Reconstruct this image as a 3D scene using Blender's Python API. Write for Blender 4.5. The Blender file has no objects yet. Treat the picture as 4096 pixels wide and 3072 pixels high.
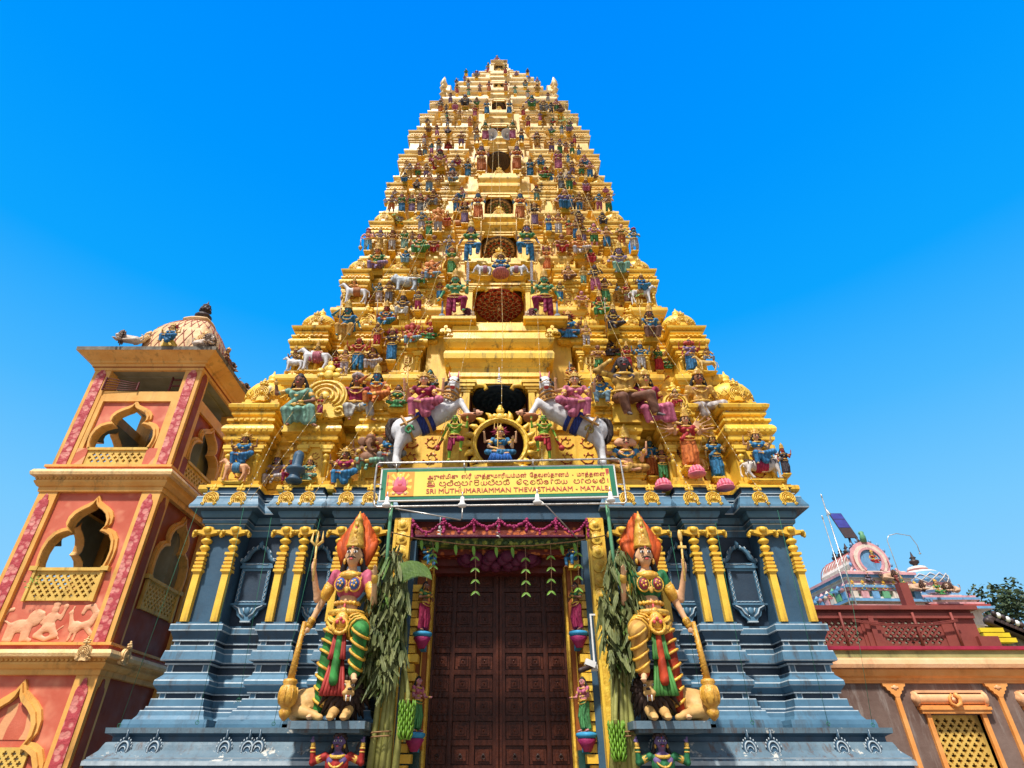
import bpy, bmesh, math, random
from mathutils import Vector, Matrix
from mathutils.geometry import tessellate_polygon
from mathutils.bvhtree import BVHTree
R = math.radians
random.seed(7)
rnd = random.uniform
scene = bpy.context.scene
COL = scene.collection
# ---------------------------------------------------------------- survey camera: turns a measured sight line into a point at a known depth
FPX, TILT, CX, CY, EZ = 2337.0, R(33.45), 1996.0, 1536.0, 1.6
CT, ST = math.cos(TILT), math.sin(TILT)
def ray(px, py):
    a = (px - CX) / FPX; b = -(py - CY) / FPX
    return Vector((a, CT - b * ST, ST + b * CT))
def at(px, py, Y):
    r = ray(px, py); t = Y / r.y
    return Vector((r.x * t, Y, EZ + r.z * t))
# ---------------------------------------------------------------- materials
MATS = {}
def material(name, col, col2=None, scale=3.0, rough=.5, bump=.15, bscale=25.0, dirt=0.0, dcol=(.05, .035, .02), dscale=(5, 5, .7), objcol=False,
             stripes=None, metallic=0.0, spec=.4, patch=None, pattern=None, emit=None):
    m = bpy.data.materials.new(name); m.use_nodes = True
    nt = m.node_tree; N = nt.nodes; L = nt.links
    bs = N['Principled BSDF']
    def nd(t, **k):
        n = N.new(t)
        for a, v in k.items(): setattr(n, a, v)
        return n
    tc = nd('ShaderNodeTexCoord'); co = tc.outputs['Object']
    def noise(sc, vec=None, detail=4, rgh=.6):
        n = nd('ShaderNodeTexNoise'); n.inputs['Scale'].default_value = sc; n.inputs['Detail'].default_value = detail; n.inputs['Roughness'].default_value = rgh
        L.new(vec or co, n.inputs['Vector']); return n.outputs['Fac']
    def ramp(fac, a, b, ca=(0, 0, 0, 1), cb=(1, 1, 1, 1)):
        r = nd('ShaderNodeValToRGB'); r.color_ramp.elements[0].position = a; r.color_ramp.elements[1].position = b
        r.color_ramp.elements[0].color = ca; r.color_ramp.elements[1].color = cb
        L.new(fac, r.inputs['Fac']); return r.outputs['Color']
    def mix(fac, a, b, mode='MIX'):
        x = nd('ShaderNodeMix', data_type='RGBA', blend_type=mode)
        for sock, v in ((x.inputs['Factor'], fac), (x.inputs['A'], a), (x.inputs['B'], b)):
            if hasattr(v, 'is_output'): L.new(v, sock)
            elif isinstance(v, (int, float)): sock.default_value = v
            else: sock.default_value = tuple(v)[:3] + (1,)
        return x.outputs['Result']
    if objcol:
        oi = nd('ShaderNodeObjectInfo'); base = oi.outputs['Color']
        c = mix(ramp(noise(scale), .35, .7), base, mix(1.0, base, col2 or (.62, .6, .58), 'MULTIPLY'))
    else:
        c = mix(ramp(noise(scale), .35, .68), col, col2 or tuple(v * .75 for v in col))
    if stripes:                      # pleats / bands of the cloth itself
        w = nd('ShaderNodeTexWave', wave_type='BANDS', bands_direction=stripes[0]); w.inputs['Scale'].default_value = stripes[1]
        w.inputs['Distortion'].default_value = stripes[2]; w.inputs['Detail Scale'].default_value = 1.5; L.new(co, w.inputs['Vector'])
        c = mix(ramp(w.outputs['Fac'], .35, .75), c, mix(1.0, c, stripes[3], 'MULTIPLY'))
    if pattern:                      # painted ornament: kind, scale, colour, lo, hi
        kind, sc, pc, lo, hi = pattern
        if kind == 'scroll':
            w = nd('ShaderNodeTexWave', wave_type='RINGS', rings_direction='SPHERICAL'); w.inputs['Scale'].default_value = sc; w.inputs['Distortion'].default_value = 5.5; w.inputs['Detail'].default_value = .6
            w.inputs['Detail Scale'].default_value = 1.1; L.new(co, w.inputs['Vector']); f = w.outputs['Fac']
        elif kind == 'flower':
            v = nd('ShaderNodeTexVoronoi', feature='F1'); v.inputs['Scale'].default_value = sc; L.new(co, v.inputs['Vector']); f = v.outputs['Distance']
        elif kind == 'cells':
            v = nd('ShaderNodeTexVoronoi', feature='DISTANCE_TO_EDGE'); v.inputs['Scale'].default_value = sc; L.new(co, v.inputs['Vector']); f = v.outputs['Distance']
        else:
            f = noise(sc, detail=2)
        pf = ramp(f, lo, hi)
        c = mix(pf, c, pc)
    if patch:                        # flaked paint: scale, colour, threshold
        c = mix(ramp(noise(patch[0], detail=8, rgh=.7), patch[2], patch[2] + .03), c, patch[1])
    if dirt > 0:
        mp = nd('ShaderNodeMapping'); mp.inputs['Scale'].default_value = dscale; L.new(co, mp.inputs['Vector'])
        f1 = ramp(noise(1.0, mp.outputs['Vector'], 6, .7), .52, .68)
        f2 = ramp(noise(.55, None, 3), .38, .56)
        df = nd('ShaderNodeMath', operation='MULTIPLY'); L.new(f1, df.inputs[0]); L.new(f2, df.inputs[1])
        d2 = nd('ShaderNodeMath', operation='MULTIPLY'); L.new(df.outputs[0], d2.inputs[0]); d2.inputs[1].default_value = dirt
        c = mix(d2.outputs[0], c, dcol)
    L.new(c, bs.inputs['Base Color'])
    bs.inputs['Metallic'].default_value = metallic; bs.inputs['Specular IOR Level'].default_value = spec
    rr = ramp(noise(scale * 3), .3, .7, (rough - .1,) * 3 + (1,), (min(1, rough + .15),) * 3 + (1,)); L.new(rr, bs.inputs['Roughness'])
    if bump > 0:
        b = nd('ShaderNodeBump'); b.inputs['Strength'].default_value = bump; b.inputs['Distance'].default_value = .02
        h = noise(bscale, detail=5)
        if stripes:
            ad = nd('ShaderNodeMath', operation='ADD'); L.new(h, ad.inputs[0]); L.new(w.outputs['Fac'], ad.inputs[1]); h = ad.outputs[0]
        if pattern:
            ad = nd('ShaderNodeMath', operation='ADD'); L.new(h, ad.inputs[0]); L.new(f, ad.inputs[1]); h = ad.outputs[0]
        L.new(h, b.inputs['Height']); L.new(b.outputs['Normal'], bs.inputs['Normal'])
    if emit:
        bs.inputs['Emission Color'].default_value = emit[0] + (1,); bs.inputs['Emission Strength'].default_value = emit[1]
    MATS[name] = m
    return m
G0, G1 = (.87, .575, .065), (.68, .37, .025)
P0, P1 = (.87, .69, .37), (.76, .53, .22)
def lerp(a, b, t): return tuple(x + (y - x) * t for x, y in zip(a, b))
GOLDT = []
for i in range(10):
    t = max(0, (i - 1.5) / 7.5)
    GOLDT.append(material('gold_paint_tier', lerp(G0, P0, t), lerp(G1, P1, t), 1.3, .42, .22, 30, dirt=.85, spec=.5, patch=(7, lerp((.5, .27, .03), (.55, .36, .12), t), .68)))
material('gold_paint', G0, G1, 2.0, .4, .3, 30, dirt=.6, spec=.5)
material('gold_relief', (.88, .60, .075), (.58, .30, .02), 9, .38, .9, 14, spec=.5)
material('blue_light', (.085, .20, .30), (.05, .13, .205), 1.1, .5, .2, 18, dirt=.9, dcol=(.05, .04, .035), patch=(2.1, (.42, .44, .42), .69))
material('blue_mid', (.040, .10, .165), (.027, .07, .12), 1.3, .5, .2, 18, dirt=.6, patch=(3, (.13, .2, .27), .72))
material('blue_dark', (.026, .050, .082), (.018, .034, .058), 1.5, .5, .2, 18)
material('white_line', (.46, .53, .57), (.30, .37, .42), 6, .5, .2, 20, dirt=.5)
material('ledge_blue', (.13, .20, .25), (.07, .125, .17), 1.6, .6, .4, 14, dirt=1.0, dcol=(.09, .045, .025), dscale=(9, 9, .6), patch=(2.6, (.5, .49, .44), .6))
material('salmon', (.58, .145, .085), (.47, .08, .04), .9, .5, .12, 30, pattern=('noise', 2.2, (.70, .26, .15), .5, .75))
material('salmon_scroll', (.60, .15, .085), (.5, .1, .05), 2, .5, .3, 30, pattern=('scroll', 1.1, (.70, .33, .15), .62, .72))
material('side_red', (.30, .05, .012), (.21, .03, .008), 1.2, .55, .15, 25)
material('ochre', (.78, .43, .115), (.66, .31, .06), 1.6, .5, .25, 25, dirt=.5)
material('ochre_pale', (.80, .55, .26), (.72, .44, .17), 4, .5, .5, 20, dirt=.4)
material('pink_flower', (.66, .26, .22), (.55, .16, .13), 5, .5, .8, 20, pattern=('flower', 6.5, (.42, .05, .06), .38, .52))
material('lattice_yellow', (.72, .47, .11), (.6, .36, .07), 3, .55, .2, 25, dirt=.6)
material('dark_inside', (.30, .29, .215), (.19, .18, .12), 1.5, .8, .2, 15)
material('old_concrete', (.24, .21, .17), (.12, .1, .08), 4, .85, .5, 20, dirt=1.0)
material('dome_scale', (.74, .50, .26), (.62, .38, .17), 5, .6, .5, 25, dirt=.6)
material('black_metal', (.03, .02, .02), (.05, .025, .02), 6, .5, .3, 20)
material('maroon_metal', (.14, .02, .025), (.09, .015, .015), 4, .6, .2, 20)
material('wall_brown', (.20, .135, .11), (.115, .065, .05), 1.1, .7, .35, 12, dirt=.9, dcol=(.32, .27, .24), patch=(3.2, (.12, .055, .035), .63))
material('orange_trim', (.82, .36, .105), (.72, .26, .05), 2.2, .5, .25, 20, dirt=.35, dcol=(.2, .09, .03))
material('peach_trim', (.82, .46, .25), (.74, .36, .16), 2.0, .5, .25, 20, dirt=.35, dcol=(.25, .13, .06))
material('crimson', (.38, .02, .06), (.28, .015, .04), 3, .5, .15, 20)
material('olive_band', (.33, .30, .12), (.23, .22, .08), 2.2, .7, .3, 15, dirt=.8)
material('parapet_red', (.255, .055, .042), (.185, .036, .03), 1.8, .65, .25, 18, dirt=.5)
material('wood_dark', (.075, .019, .009), (.038, .009, .005), 5, .38, .25, 40, spec=.25, stripes=('X', 3.0, 3.0, (.8, .75, .7)))
material('wood_panel', (.095, .024, .011), (.045, .011, .006), 6, .36, .5, 22, spec=.25)
material('reveal_orange', (.34, .10, .014), (.24, .06, .01), 3, .5, .2, 25)
material('beam_orange', (.60, .17, .03), (.42, .08, .02), 5, .5, .5, 20, pattern=('flower', 9, (.16, .02, .01), .3, .45))
material('beam_green', (.30, .36, .06), (.2, .26, .05), 5, .5, .5, 20, pattern=('flower', 8, (.05, .10, .03), .35, .5))
material('dark_red', (.14, .022, .015), (.08, .014, .01), 4, .5, .3, 20)
material('magenta', (.36, .02, .12), (.22, .012, .07), 8, .6, .5, 30)
material('steel', (.55, .53, .5), (.38, .35, .32), 8, .35, .1, 40, metallic=.7)
material('white_paint', (.78, .78, .76), (.66, .65, .62), 5, .4, .1, 40)
material('sign_green', (.03, .20, .11), (.025, .17, .095), 3, .35, 0)
material('sign_yellow', (.84, .68, .13), (.80, .62, .11), 1, .35, 0)
material('sign_red', (.58, .075, .08), (.52, .06, .07), 2, .4, 0)
material('sign_orange', (.82, .36, .05), (.8, .3, .05), 2, .4, 0)
material('sign_pink', (.72, .2, .25), (.6, .1, .2), 6, .4, 0)
material('leaf_dry', (.19, .20, .065), (.06, .085, .022), 4, .55, .4, 20, stripes=('X', 12, 2, (.72, .75, .65)))
material('leaf_green', (.12, .21, .035), (.06, .12, .02), 4, .5, .3, 20, stripes=('X', 12, 2, (.75, .8, .7)))
material('stem_green', (.34, .33, .09), (.2, .2, .05), 4, .5, .3, 20, dirt=.8)
material('banana_fruit', (.16, .33, .025), (.10, .22, .015), 6, .45, .15, 20)
material('tree_leaf', (.055, .085, .03), (.03, .05, .016), 6, .6, .2, 20)
material('bark', (.12, .08, .05), (.06, .04, .025), 5, .8, .5, 20)
material('statue_skin', (1, 1, 1), (.74, .68, .64), 7, .55, .25, 30, objcol=True, spec=.3, patch=(11, (.42, .36, .30), .71))
material('statue_cloth', (1, 1, 1), (.6, .55, .55), 6, .6, .4, 30, objcol=True, spec=.25, patch=(9, (.45, .40, .36), .70), stripes=('X', 5.0, 5.0, (.68, .62, .62)))
material('statue_wrap', (1, 1, 1), (.6, .55, .55), 6, .6, .4, 30, objcol=True, spec=.25, patch=(9, (.45, .40, .36), .71), stripes=('DIAGONAL', 6.0, 2.0, (.66, .6, .6)))
material('statue_gold', (1, 1, 1), (.6, .45, .35), 22, .36, .9, 55, objcol=True, spec=.6)
material('paving', (.24, .19, .15), (.18, .145, .115), 1.2, .8, .3, 12)
material('horn_white', (.72, .70, .66), (.6, .58, .54), 3, .4, .05, 30)
material('solar_blue', (.05, .06, .28), (.04, .04, .2), 4, .15, 0)
material('rope_tan', (.36, .2, .09), (.25, .13, .06), 8, .8, .3, 40)
material('string_green', (.015, .17, .09), (.01, .12, .06), 8, .6, 0)
material('wire_gold', (.5, .33, .08), (.4, .25, .05), 8, .5, 0)
material('tile_green', (.02, .07, .055), (.015, .05, .04), 3, .25, .05, 20)
material('roof_yellow', (.75, .55, .02), (.65, .45, .02), 3, .5, .1, 20)
M = MATS
# ---------------------------------------------------------------- mesh builder
class MB:
    def __init__(s): s.v = []; s.f = []; s.m = []; s.sm = []
    def add(s, verts, faces, m=0, smooth=False, X=None):
        o = len(s.v)
        for p in verts:
            p = Vector(p)
            if X is not None: p = X @ p
            s.v.append(tuple(p))
        for f in faces: s.f.append(tuple(i + o for i in f)); s.m.append(m); s.sm.append(smooth)
        return s
    def merge(s, o, X=None, m=None):
        k = len(s.v)
        for p in o.v:
            s.v.append(tuple(X @ Vector(p)) if X is not None else p)
        s.f += [tuple(i + k for i in f) for f in o.f]; s.m += o.m if m is None else [m] * len(o.m); s.sm += o.sm
        return s
    def box(s, x0, x1, y0, y1, z0, z1, m=0, X=None):
        v = [(x0, y0, z0), (x1, y0, z0), (x1, y1, z0), (x0, y1, z0), (x0, y0, z1), (x1, y0, z1), (x1, y1, z1), (x0, y1, z1)]
        return s.add(v, [(0, 3, 2, 1), (4, 5, 6, 7), (0, 1, 5, 4), (1, 2, 6, 5), (2, 3, 7, 6), (3, 0, 4, 7)], m, False, X)
    def lathe(s, prof, c=(0, 0, 0), n=12, m=0, smooth=True, sx=1., sy=1., X=None, rot=0.):
        v = []; f = []
        for r, z in prof:
            for i in range(n):
                a = rot + 2 * math.pi * i / n
                v.append((c[0] + r * sx * math.cos(a), c[1] + r * sy * math.sin(a), c[2] + z))
        for j in range(len(prof) - 1):
            for i in range(n):
                k = (i + 1) % n
                f.append((j * n + i, j * n + k, (j + 1) * n + k, (j + 1) * n + i))
        f.append(tuple(range(n))[::-1]); f.append(tuple((len(prof) - 1) * n + i for i in range(n)))
        return s.add(v, f, m, smooth, X)
    def tube(s, path, rad, n=8, m=0, smooth=True, X=None, closed=False, flat=None):
        P = [Vector(p) for p in path]; K = len(P)
        if not hasattr(rad, '__len__'): rad = [rad] * K
        v = []; f = []; up = None
        for i in range(K):
            if closed: t = P[(i + 1) % K] - P[i - 1]
            else: t = P[min(i + 1, K - 1)] - P[max(i - 1, 0)]
            if t.length < 1e-9: t = Vector((0, 0, 1))
            t.normalize()
            if up is None: up = Vector((0, 0, 1)) if abs(t.z) < .9 else Vector((0, 1, 0))
            a = up.cross(t)
            if a.length < 1e-6: a = Vector((1, 0, 0)).cross(t)
            a.normalize(); b = t.cross(a); up = b
            for j in range(n):
                w = 2 * math.pi * j / n
                v.append(P[i] + a * (rad[i] * math.cos(w)) + b * (rad[i] * math.sin(w) * (flat or 1)))
        for i in range(K if closed else K - 1):
            for j in range(n):
                k = (j + 1) % n; q = (i + 1) % K
                f.append((i * n + j, i * n + k, q * n + k, q * n + j))
        if not closed: f.append(tuple(range(n))[::-1]); f.append(tuple((K - 1) * n + j for j in range(n)))
        return s.add(v, f, m, smooth, X)
    def cap(s, p, q, r1, r2=None, n=10, m=0, X=None):
        p = Vector(p); q = Vector(q); r2 = r1 if r2 is None else r2
        t = (q - p)
        if t.length < 1e-6: t = Vector((0, 0, 1e-4)); q = p + t
        t.normalize(); path = []; rad = []
        for a in (-85, -55, -25): path.append(p + t * (r1 * math.sin(R(a)))); rad.append(r1 * math.cos(R(a)))
        for a in (25, 55, 85): path.append(q + t * (r2 * math.sin(R(a)))); rad.append(r2 * math.cos(R(a)))
        return s.tube(path, rad, n, m, True, X)
    def ell(s, c, r, n=12, k=8, m=0, X=None, rot=None):
        if not hasattr(r, '__len__'): r = (r, r, r)
        v = []; f = []
        for j in range(k + 1):
            th = math.pi * min(max(j / k, .02), .98)
            for i in range(n):
                a = 2 * math.pi * i / n
                p = Vector((r[0] * math.sin(th) * math.cos(a), r[1] * math.sin(th) * math.sin(a), -r[2] * math.cos(th)))
                if rot is not None: p = rot @ p
                v.append(p + Vector(c))
        for j in range(k):
            for i in range(n):
                q = (i + 1) % n
                f.append((j * n + i, j * n + q, (j + 1) * n + q, (j + 1) * n + i))
        f.append(tuple(range(n))[::-1]); f.append(tuple(k * n + i for i in range(n)))
        return s.add(v, f, m, True, X)
    def plate(s, outline, d, m=0, holes=(), X=None):
        """outline in x-z, front at y=0, back at y=d"""
        loops = [[Vector((x, z, 0)) for x, z in outline]] + [[Vector((x, z, 0)) for x, z in h] for h in holes]
        pts = [p for l in loops for p in l]
        tri = tessellate_polygon(loops)
        n = len(pts); v = [(p.x, 0, p.y) for p in pts] + [(p.x, d, p.y) for p in pts]
        f = []
        for t in tri:
            a, b, c = (pts[i] for i in t)
            cr = (b.x - a.x) * (c.y - a.y) - (b.y - a.y) * (c.x - a.x)
            t = tuple(t) if cr > 0 else tuple(t)[::-1]
            f.append(t); f.append(tuple(i + n for i in t)[::-1])
        o = 0
        for li, l in enumerate(loops):
            k = len(l); ar = sum(l[i].x * l[(i + 1) % k].y - l[(i + 1) % k].x * l[i].y for i in range(k))
            flip = (ar > 0) != (li == 0)
            for i in range(k):
                a, b = o + i, o + (i + 1) % k
                q = (a, a + n, b + n, b)
                f.append(q[::-1] if flip else q)
            o += k
        return s.add(v, f, m, False, X)
    def stack(s, plan, prof, free=(), cap=True):
        """plan: CCW rectilinear (x,y); prof: (offset, z, material); free: edges that do not move outwards"""
        n = len(plan); nrm = []
        for i in range(n):
            dx = plan[(i + 1) % n][0] - plan[i][0]; dy = plan[(i + 1) % n][1] - plan[i][1]; l = math.hypot(dx, dy) or 1
            nrm.append((0, 0) if i in free else (dy / l, -dx / l))
        off = []
        for i in range(n):
            a, b = nrm[i - 1], nrm[i]
            if abs(a[0] - b[0]) + abs(a[1] - b[1]) < 1e-6: off.append(a)
            else: off.append((a[0] + b[0], a[1] + b[1]))
        v = []; 
        for o, z, m in prof:
            for (x, y), (ox, oy) in zip(plan, off): v.append((x + ox * o, y + oy * o, z))
        k0 = len(s.v); s.v += v
        for j in range(len(prof) - 1):
            for i in range(n):
                q = (i + 1) % n
                s.f.append((k0 + j * n + i, k0 + j * n + q, k0 + (j + 1) * n + q, k0 + (j + 1) * n + i)); s.m.append(prof[j][2]); s.sm.append(False)
        if cap:
            s.f.append(tuple(k0 + (len(prof) - 1) * n + i for i in range(n))); s.m.append(prof[-1][2]); s.sm.append(False)
        return s
    def mesh(s, name):
        me = bpy.data.meshes.new(name); me.from_pydata(s.v, [], s.f)
        me.polygons.foreach_set('material_index', s.m); me.polygons.foreach_set('use_smooth', s.sm)
        me.update(); return me
def link(name, me, mats=None, parent=None, loc=None, rot=None, scale=None, color=None):
    if isinstance(me, MB): me = me.mesh(name)
    o = bpy.data.objects.new(name, me); COL.objects.link(o)
    if mats is not None and me is not None and len(me.materials) == 0:
        for m in (mats if isinstance(mats, (list, tuple)) else [mats]): me.materials.append(MATS[m] if isinstance(m, str) else m)
    if parent is not None: o.parent = parent
    if loc is not None: o.location = loc
    if rot is not None: o.rotation_euler = rot
    if scale is not None: o.scale = scale if hasattr(scale, '__len__') else (scale,) * 3
    if color is not None: o.color = tuple(color) + (1,)
    return o
def tag(o, label=None, cat=None, group=None, kind=None):
    if label: o['label'] = label
    if cat: o['category'] = cat
    if group: o['group'] = group
    if kind: o['kind'] = kind
    return o
def thing(name, label, cat, loc=(0, 0, 0), group=None):
    o = bpy.data.objects.new(name, None); COL.objects.link(o); o.location = loc; o.empty_display_size = .3
    return tag(o, label, cat, group)
def T(x=0, y=0, z=0, rx=0, ry=0, rz=0, s=1, mirror=False):
    sc = (s, s, s) if not hasattr(s, '__len__') else s
    S = Matrix.Diagonal((sc[0] * (-1 if mirror else 1), sc[1], sc[2], 1))
    return Matrix.Translation((x, y, z)) @ Matrix.Rotation(rz, 4, 'Z') @ Matrix.Rotation(ry, 4, 'Y') @ Matrix.Rotation(rx, 4, 'X') @ S
# meshes that are fused into one continuous skin: collected here, evaluated together at the end
FUSE = []
def fused(mb, name, voxel, mats, smooth=2):
    me = mb.mesh(name)
    for m in (mats if isinstance(mats, (list, tuple)) else [mats]): me.materials.append(MATS[m])
    FUSE.append((me, voxel, smooth)); return me
def fuse_all():
    tmp = []
    for me, vx, sm in FUSE:
        o = bpy.data.objects.new('fuse', me); COL.objects.link(o)
        r = o.modifiers.new('r', 'REMESH'); r.mode = 'VOXEL'; r.voxel_size = vx; r.use_smooth_shade = True
        if sm: c = o.modifiers.new('s', 'SMOOTH'); c.factor = .5; c.iterations = sm
        tmp.append(o)
    dg = bpy.context.evaluated_depsgraph_get(); dg.update()
    out = []
    for (me, vx, sm), o in zip(FUSE, tmp):
        n = bpy.data.meshes.new_from_object(o.evaluated_get(dg)); n.name = me.name
        out.append((me, n, list(me.materials)))
    for o in tmp: bpy.data.objects.remove(o)
    for me, n, ms in out:
        if len(n.materials) == 0:
            for m in ms: n.materials.append(m)
        me.user_remap(n); bpy.data.meshes.remove(me)
# ---------------------------------------------------------------- sky, sun, ground, camera
SUN_EL, SUN_AZ = R(57), R(-24)      # azimuth measured from straight behind the camera, towards the left
w = bpy.data.worlds.new('World'); scene.world = w; w.use_nodes = True
nt = w.node_tree; N = nt.nodes; L = nt.links
bg = N['Background']; out = N['World Output']
sky = N.new('ShaderNodeTexSky'); sky.sky_type = 'NISHITA'; sky.sun_disc = False; sky.sun_elevation = SUN_EL; sky.sun_rotation = R(180) + SUN_AZ * -1
bg.inputs['Strength'].default_value = .05; L.new(sky.outputs['Color'], bg.inputs['Color'])
tcw = N.new('ShaderNodeTexCoord'); sep = N.new('ShaderNodeSeparateXYZ'); L.new(tcw.outputs['Generated'], sep.inputs['Vector'])
rp = N.new('ShaderNodeValToRGB'); L.new(sep.outputs['Z'], rp.inputs['Fac'])
els = [(0.0, (.36, .71, 1.0)), (.16, (.29, .66, 1.0)), (.30, (.19, .595, 1.0)), (.45, (.07, .48, 1.0)), (.60, (.004, .375, 1.0)), (.76, (.0, .31, 1.0)), (.93, (.0, .255, 1.0))]
while len(rp.color_ramp.elements) < len(els): rp.color_ramp.elements.new(.5)
for e, (p, c) in zip(rp.color_ramp.elements, els): e.position = p; e.color = c + (1,)
bg2 = N.new('ShaderNodeBackground'); bg2.inputs['Strength'].default_value = .84; L.new(rp.outputs['Color'], bg2.inputs['Color'])
# bright cloud added to the unseen sky behind the camera for soft frontal light
cl = N.new('ShaderNodeTexNoise'); cl.inputs['Scale'].default_value = 2.2; cl.inputs['Detail'].default_value = 6; L.new(tcw.outputs['Generated'], cl.inputs['Vector'])
clr = N.new('ShaderNodeValToRGB'); clr.color_ramp.elements[0].position = .3; clr.color_ramp.elements[1].position = .6
clr.color_ramp.elements[0].color = (.55, .72, .95, 1); clr.color_ramp.elements[1].color = (1.0, .97, .92, 1); L.new(cl.outputs['Fac'], clr.inputs['Fac'])
bg3 = N.new('ShaderNodeBackground'); bg3.inputs['Strength'].default_value = .30; L.new(clr.outputs['Color'], bg3.inputs['Color'])
ad = N.new('ShaderNodeAddShader'); L.new(bg.outputs[0], ad.inputs[0]); L.new(bg3.outputs[0], ad.inputs[1])
fr = N.new('ShaderNodeMapRange'); fr.interpolation_type = 'SMOOTHSTEP'; fr.inputs['From Min'].default_value = -.25; fr.inputs['From Max'].default_value = .12; L.new(sep.outputs['Y'], fr.inputs['Value'])
mx = N.new('ShaderNodeMixShader'); L.new(fr.outputs['Result'], mx.inputs['Fac']); L.new(ad.outputs[0], mx.inputs[1]); L.new(bg2.outputs[0], mx.inputs[2])
L.new(mx.outputs[0], out.inputs['Surface'])
sl = bpy.data.lights.new('sun', 'SUN'); sl.energy = 5.0; sl.angle = R(4); sl.color = (1, .955, .88)
so = bpy.data.objects.new('sun', sl); COL.objects.link(so)
sd = Vector((math.sin(SUN_AZ) * math.cos(SUN_EL), -math.cos(SUN_AZ) * math.cos(SUN_EL), math.sin(SUN_EL)))
so.rotation_euler = sd.to_track_quat('Z', 'Y').to_euler(); so.location = sd * 60
scene.view_settings.view_transform = 'Standard'; scene.view_settings.look = 'None'; scene.view_settings.exposure = .25; scene.view_settings.gamma = 1
cam = bpy.data.cameras.new('camera'); co = bpy.data.objects.new('camera', cam); COL.objects.link(co); scene.camera = co
cam.sensor_width = 36; cam.lens = 36 * FPX / 4096; cam.shift_x = (2048 - CX) / 4096; cam.clip_end = 3000; cam.clip_start = .05
co.location = (0, 0, EZ); co.rotation_euler = (R(90) + TILT, 0, 0)
g = MB(); g.box(-400, 400, -300, 600, -.3, 0)
tag(link('ground', g, 'paving'), kind='structure')
# ================================================================ GOPURAM
tower = thing('temple_tower', 'tall tapering temple gateway tower with gold tiers above a blue moulded base', 'temple tower', (0, 12, 0))
BVH_V, BVH_F = [], []
def solid(mb, o=None):
    """remember real surfaces so that statues can be set against them"""
    X = o.matrix_world if o is not None else None
    k = len(BVH_V)
    BVH_V.extend(mb.v if X is None else [tuple(X @ Vector(p)) for p in mb.v]); BVH_F.extend(tuple(i + k for i in f) for f in mb.f)
def place(name, mb, mats, parent=None, store=True):
    o = link(name, mb, mats)
    if parent is not None:
        o.parent = parent; o.matrix_parent_inverse = Matrix.Translation(-Vector(parent_loc(parent)))
    if store: solid(mb)
    return o
def parent_loc(p):
    l = Vector((0, 0, 0))
    while p is not None:
        l = l + p.location + p.matrix_parent_inverse.translation; p = p.parent
    return l
def sub(name, me, mats, parent, X, color=None):
    """a child placed by a world matrix"""
    o = link(name, me, mats, None, color=color)
    o.parent = parent; o.matrix_parent_inverse = Matrix.Translation(-Vector(parent_loc(parent))); o.matrix_basis = X
    return o
def bay_plan(side, xin, bays, hw, yf, rec, yback):
    """bays: (x0,x1) projecting pieces from inner to outer"""
    pts = [(xin, yf + rec)] if not bays or bays[0][0] > xin + 1e-4 else [(xin, yf)]
    for a, b in bays:
        if a > xin + 1e-4: pts += [(a, yf + rec), (a, yf)]
        pts += [(b, yf)]
        if b < hw - 1e-4: pts += [(b, yf + rec)]
    if bays[-1][1] < hw - 1e-4: pts += [(hw, yf + rec)]
    cw = hw - bays[-1][0]; d = yback - yf
    for a, b in ((cw, d * .38), (d * .62, d - cw)):
        pts += [(hw, yf + a), (hw - rec, yf + a), (hw - rec, yf + b), (hw, yf + b)]
    pts += [(hw, yback), (xin, yback)]
    out = [p for i, p in enumerate(pts) if i == 0 or (abs(p[0] - pts[i - 1][0]) + abs(p[1] - pts[i - 1][1])) > 1e-5]
    if side < 0: out = [(-x, y) for x, y in out][::-1]
    return out
def free_edge(plan, x):
    return [i for i in range(len(plan)) if abs(plan[i][0] - x) < 1e-4 and abs(plan[(i + 1) % len(plan)][0] - x) < 1e-4]
# ---------------------------------------------------------------- blue base
BAYS = [(2.47, 3.38), (3.96, 4.53), (5.41, 6.17)]
HW, YF, REC, YB = 6.17, 12.0, .42, 19.5
LB, MBL, DB, WL = 0, 1, 2, 3          # blue_light, blue_mid, blue_dark, white_line
BM = ['blue_light', 'blue_mid', 'blue_dark', 'white_line']
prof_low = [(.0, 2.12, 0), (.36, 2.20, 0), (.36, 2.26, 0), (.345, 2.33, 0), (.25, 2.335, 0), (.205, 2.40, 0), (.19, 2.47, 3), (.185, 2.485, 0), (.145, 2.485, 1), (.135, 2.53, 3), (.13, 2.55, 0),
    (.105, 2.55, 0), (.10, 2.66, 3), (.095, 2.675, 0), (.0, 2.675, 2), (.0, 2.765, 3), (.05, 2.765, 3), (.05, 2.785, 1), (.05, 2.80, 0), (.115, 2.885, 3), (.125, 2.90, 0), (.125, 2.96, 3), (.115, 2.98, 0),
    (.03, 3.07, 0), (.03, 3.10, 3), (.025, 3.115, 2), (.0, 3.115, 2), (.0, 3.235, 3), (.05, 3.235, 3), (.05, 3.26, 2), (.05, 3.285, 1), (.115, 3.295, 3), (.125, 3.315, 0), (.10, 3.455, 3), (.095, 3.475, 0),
    (.04, 3.475, 0), (.04, 3.56, 3), (.04, 3.575, 2), (.0, 3.575, 2), (.0, 3.645, 3), (.04, 3.645, 3), (.04, 3.665, 1), (.04, 3.69, 1), (.085, 3.78, 1), (.09, 3.815, 3), (.125, 3.82, 3), (.125, 3.835, 0),
    (.125, 3.92, 3), (.12, 3.94, 0), (.06, 3.94, 0), (.06, 3.985, 0), (.0, 3.985, 0)]
prof_wall = [(.0, 3.985, 1), (.0, 5.80, 1)]
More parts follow.
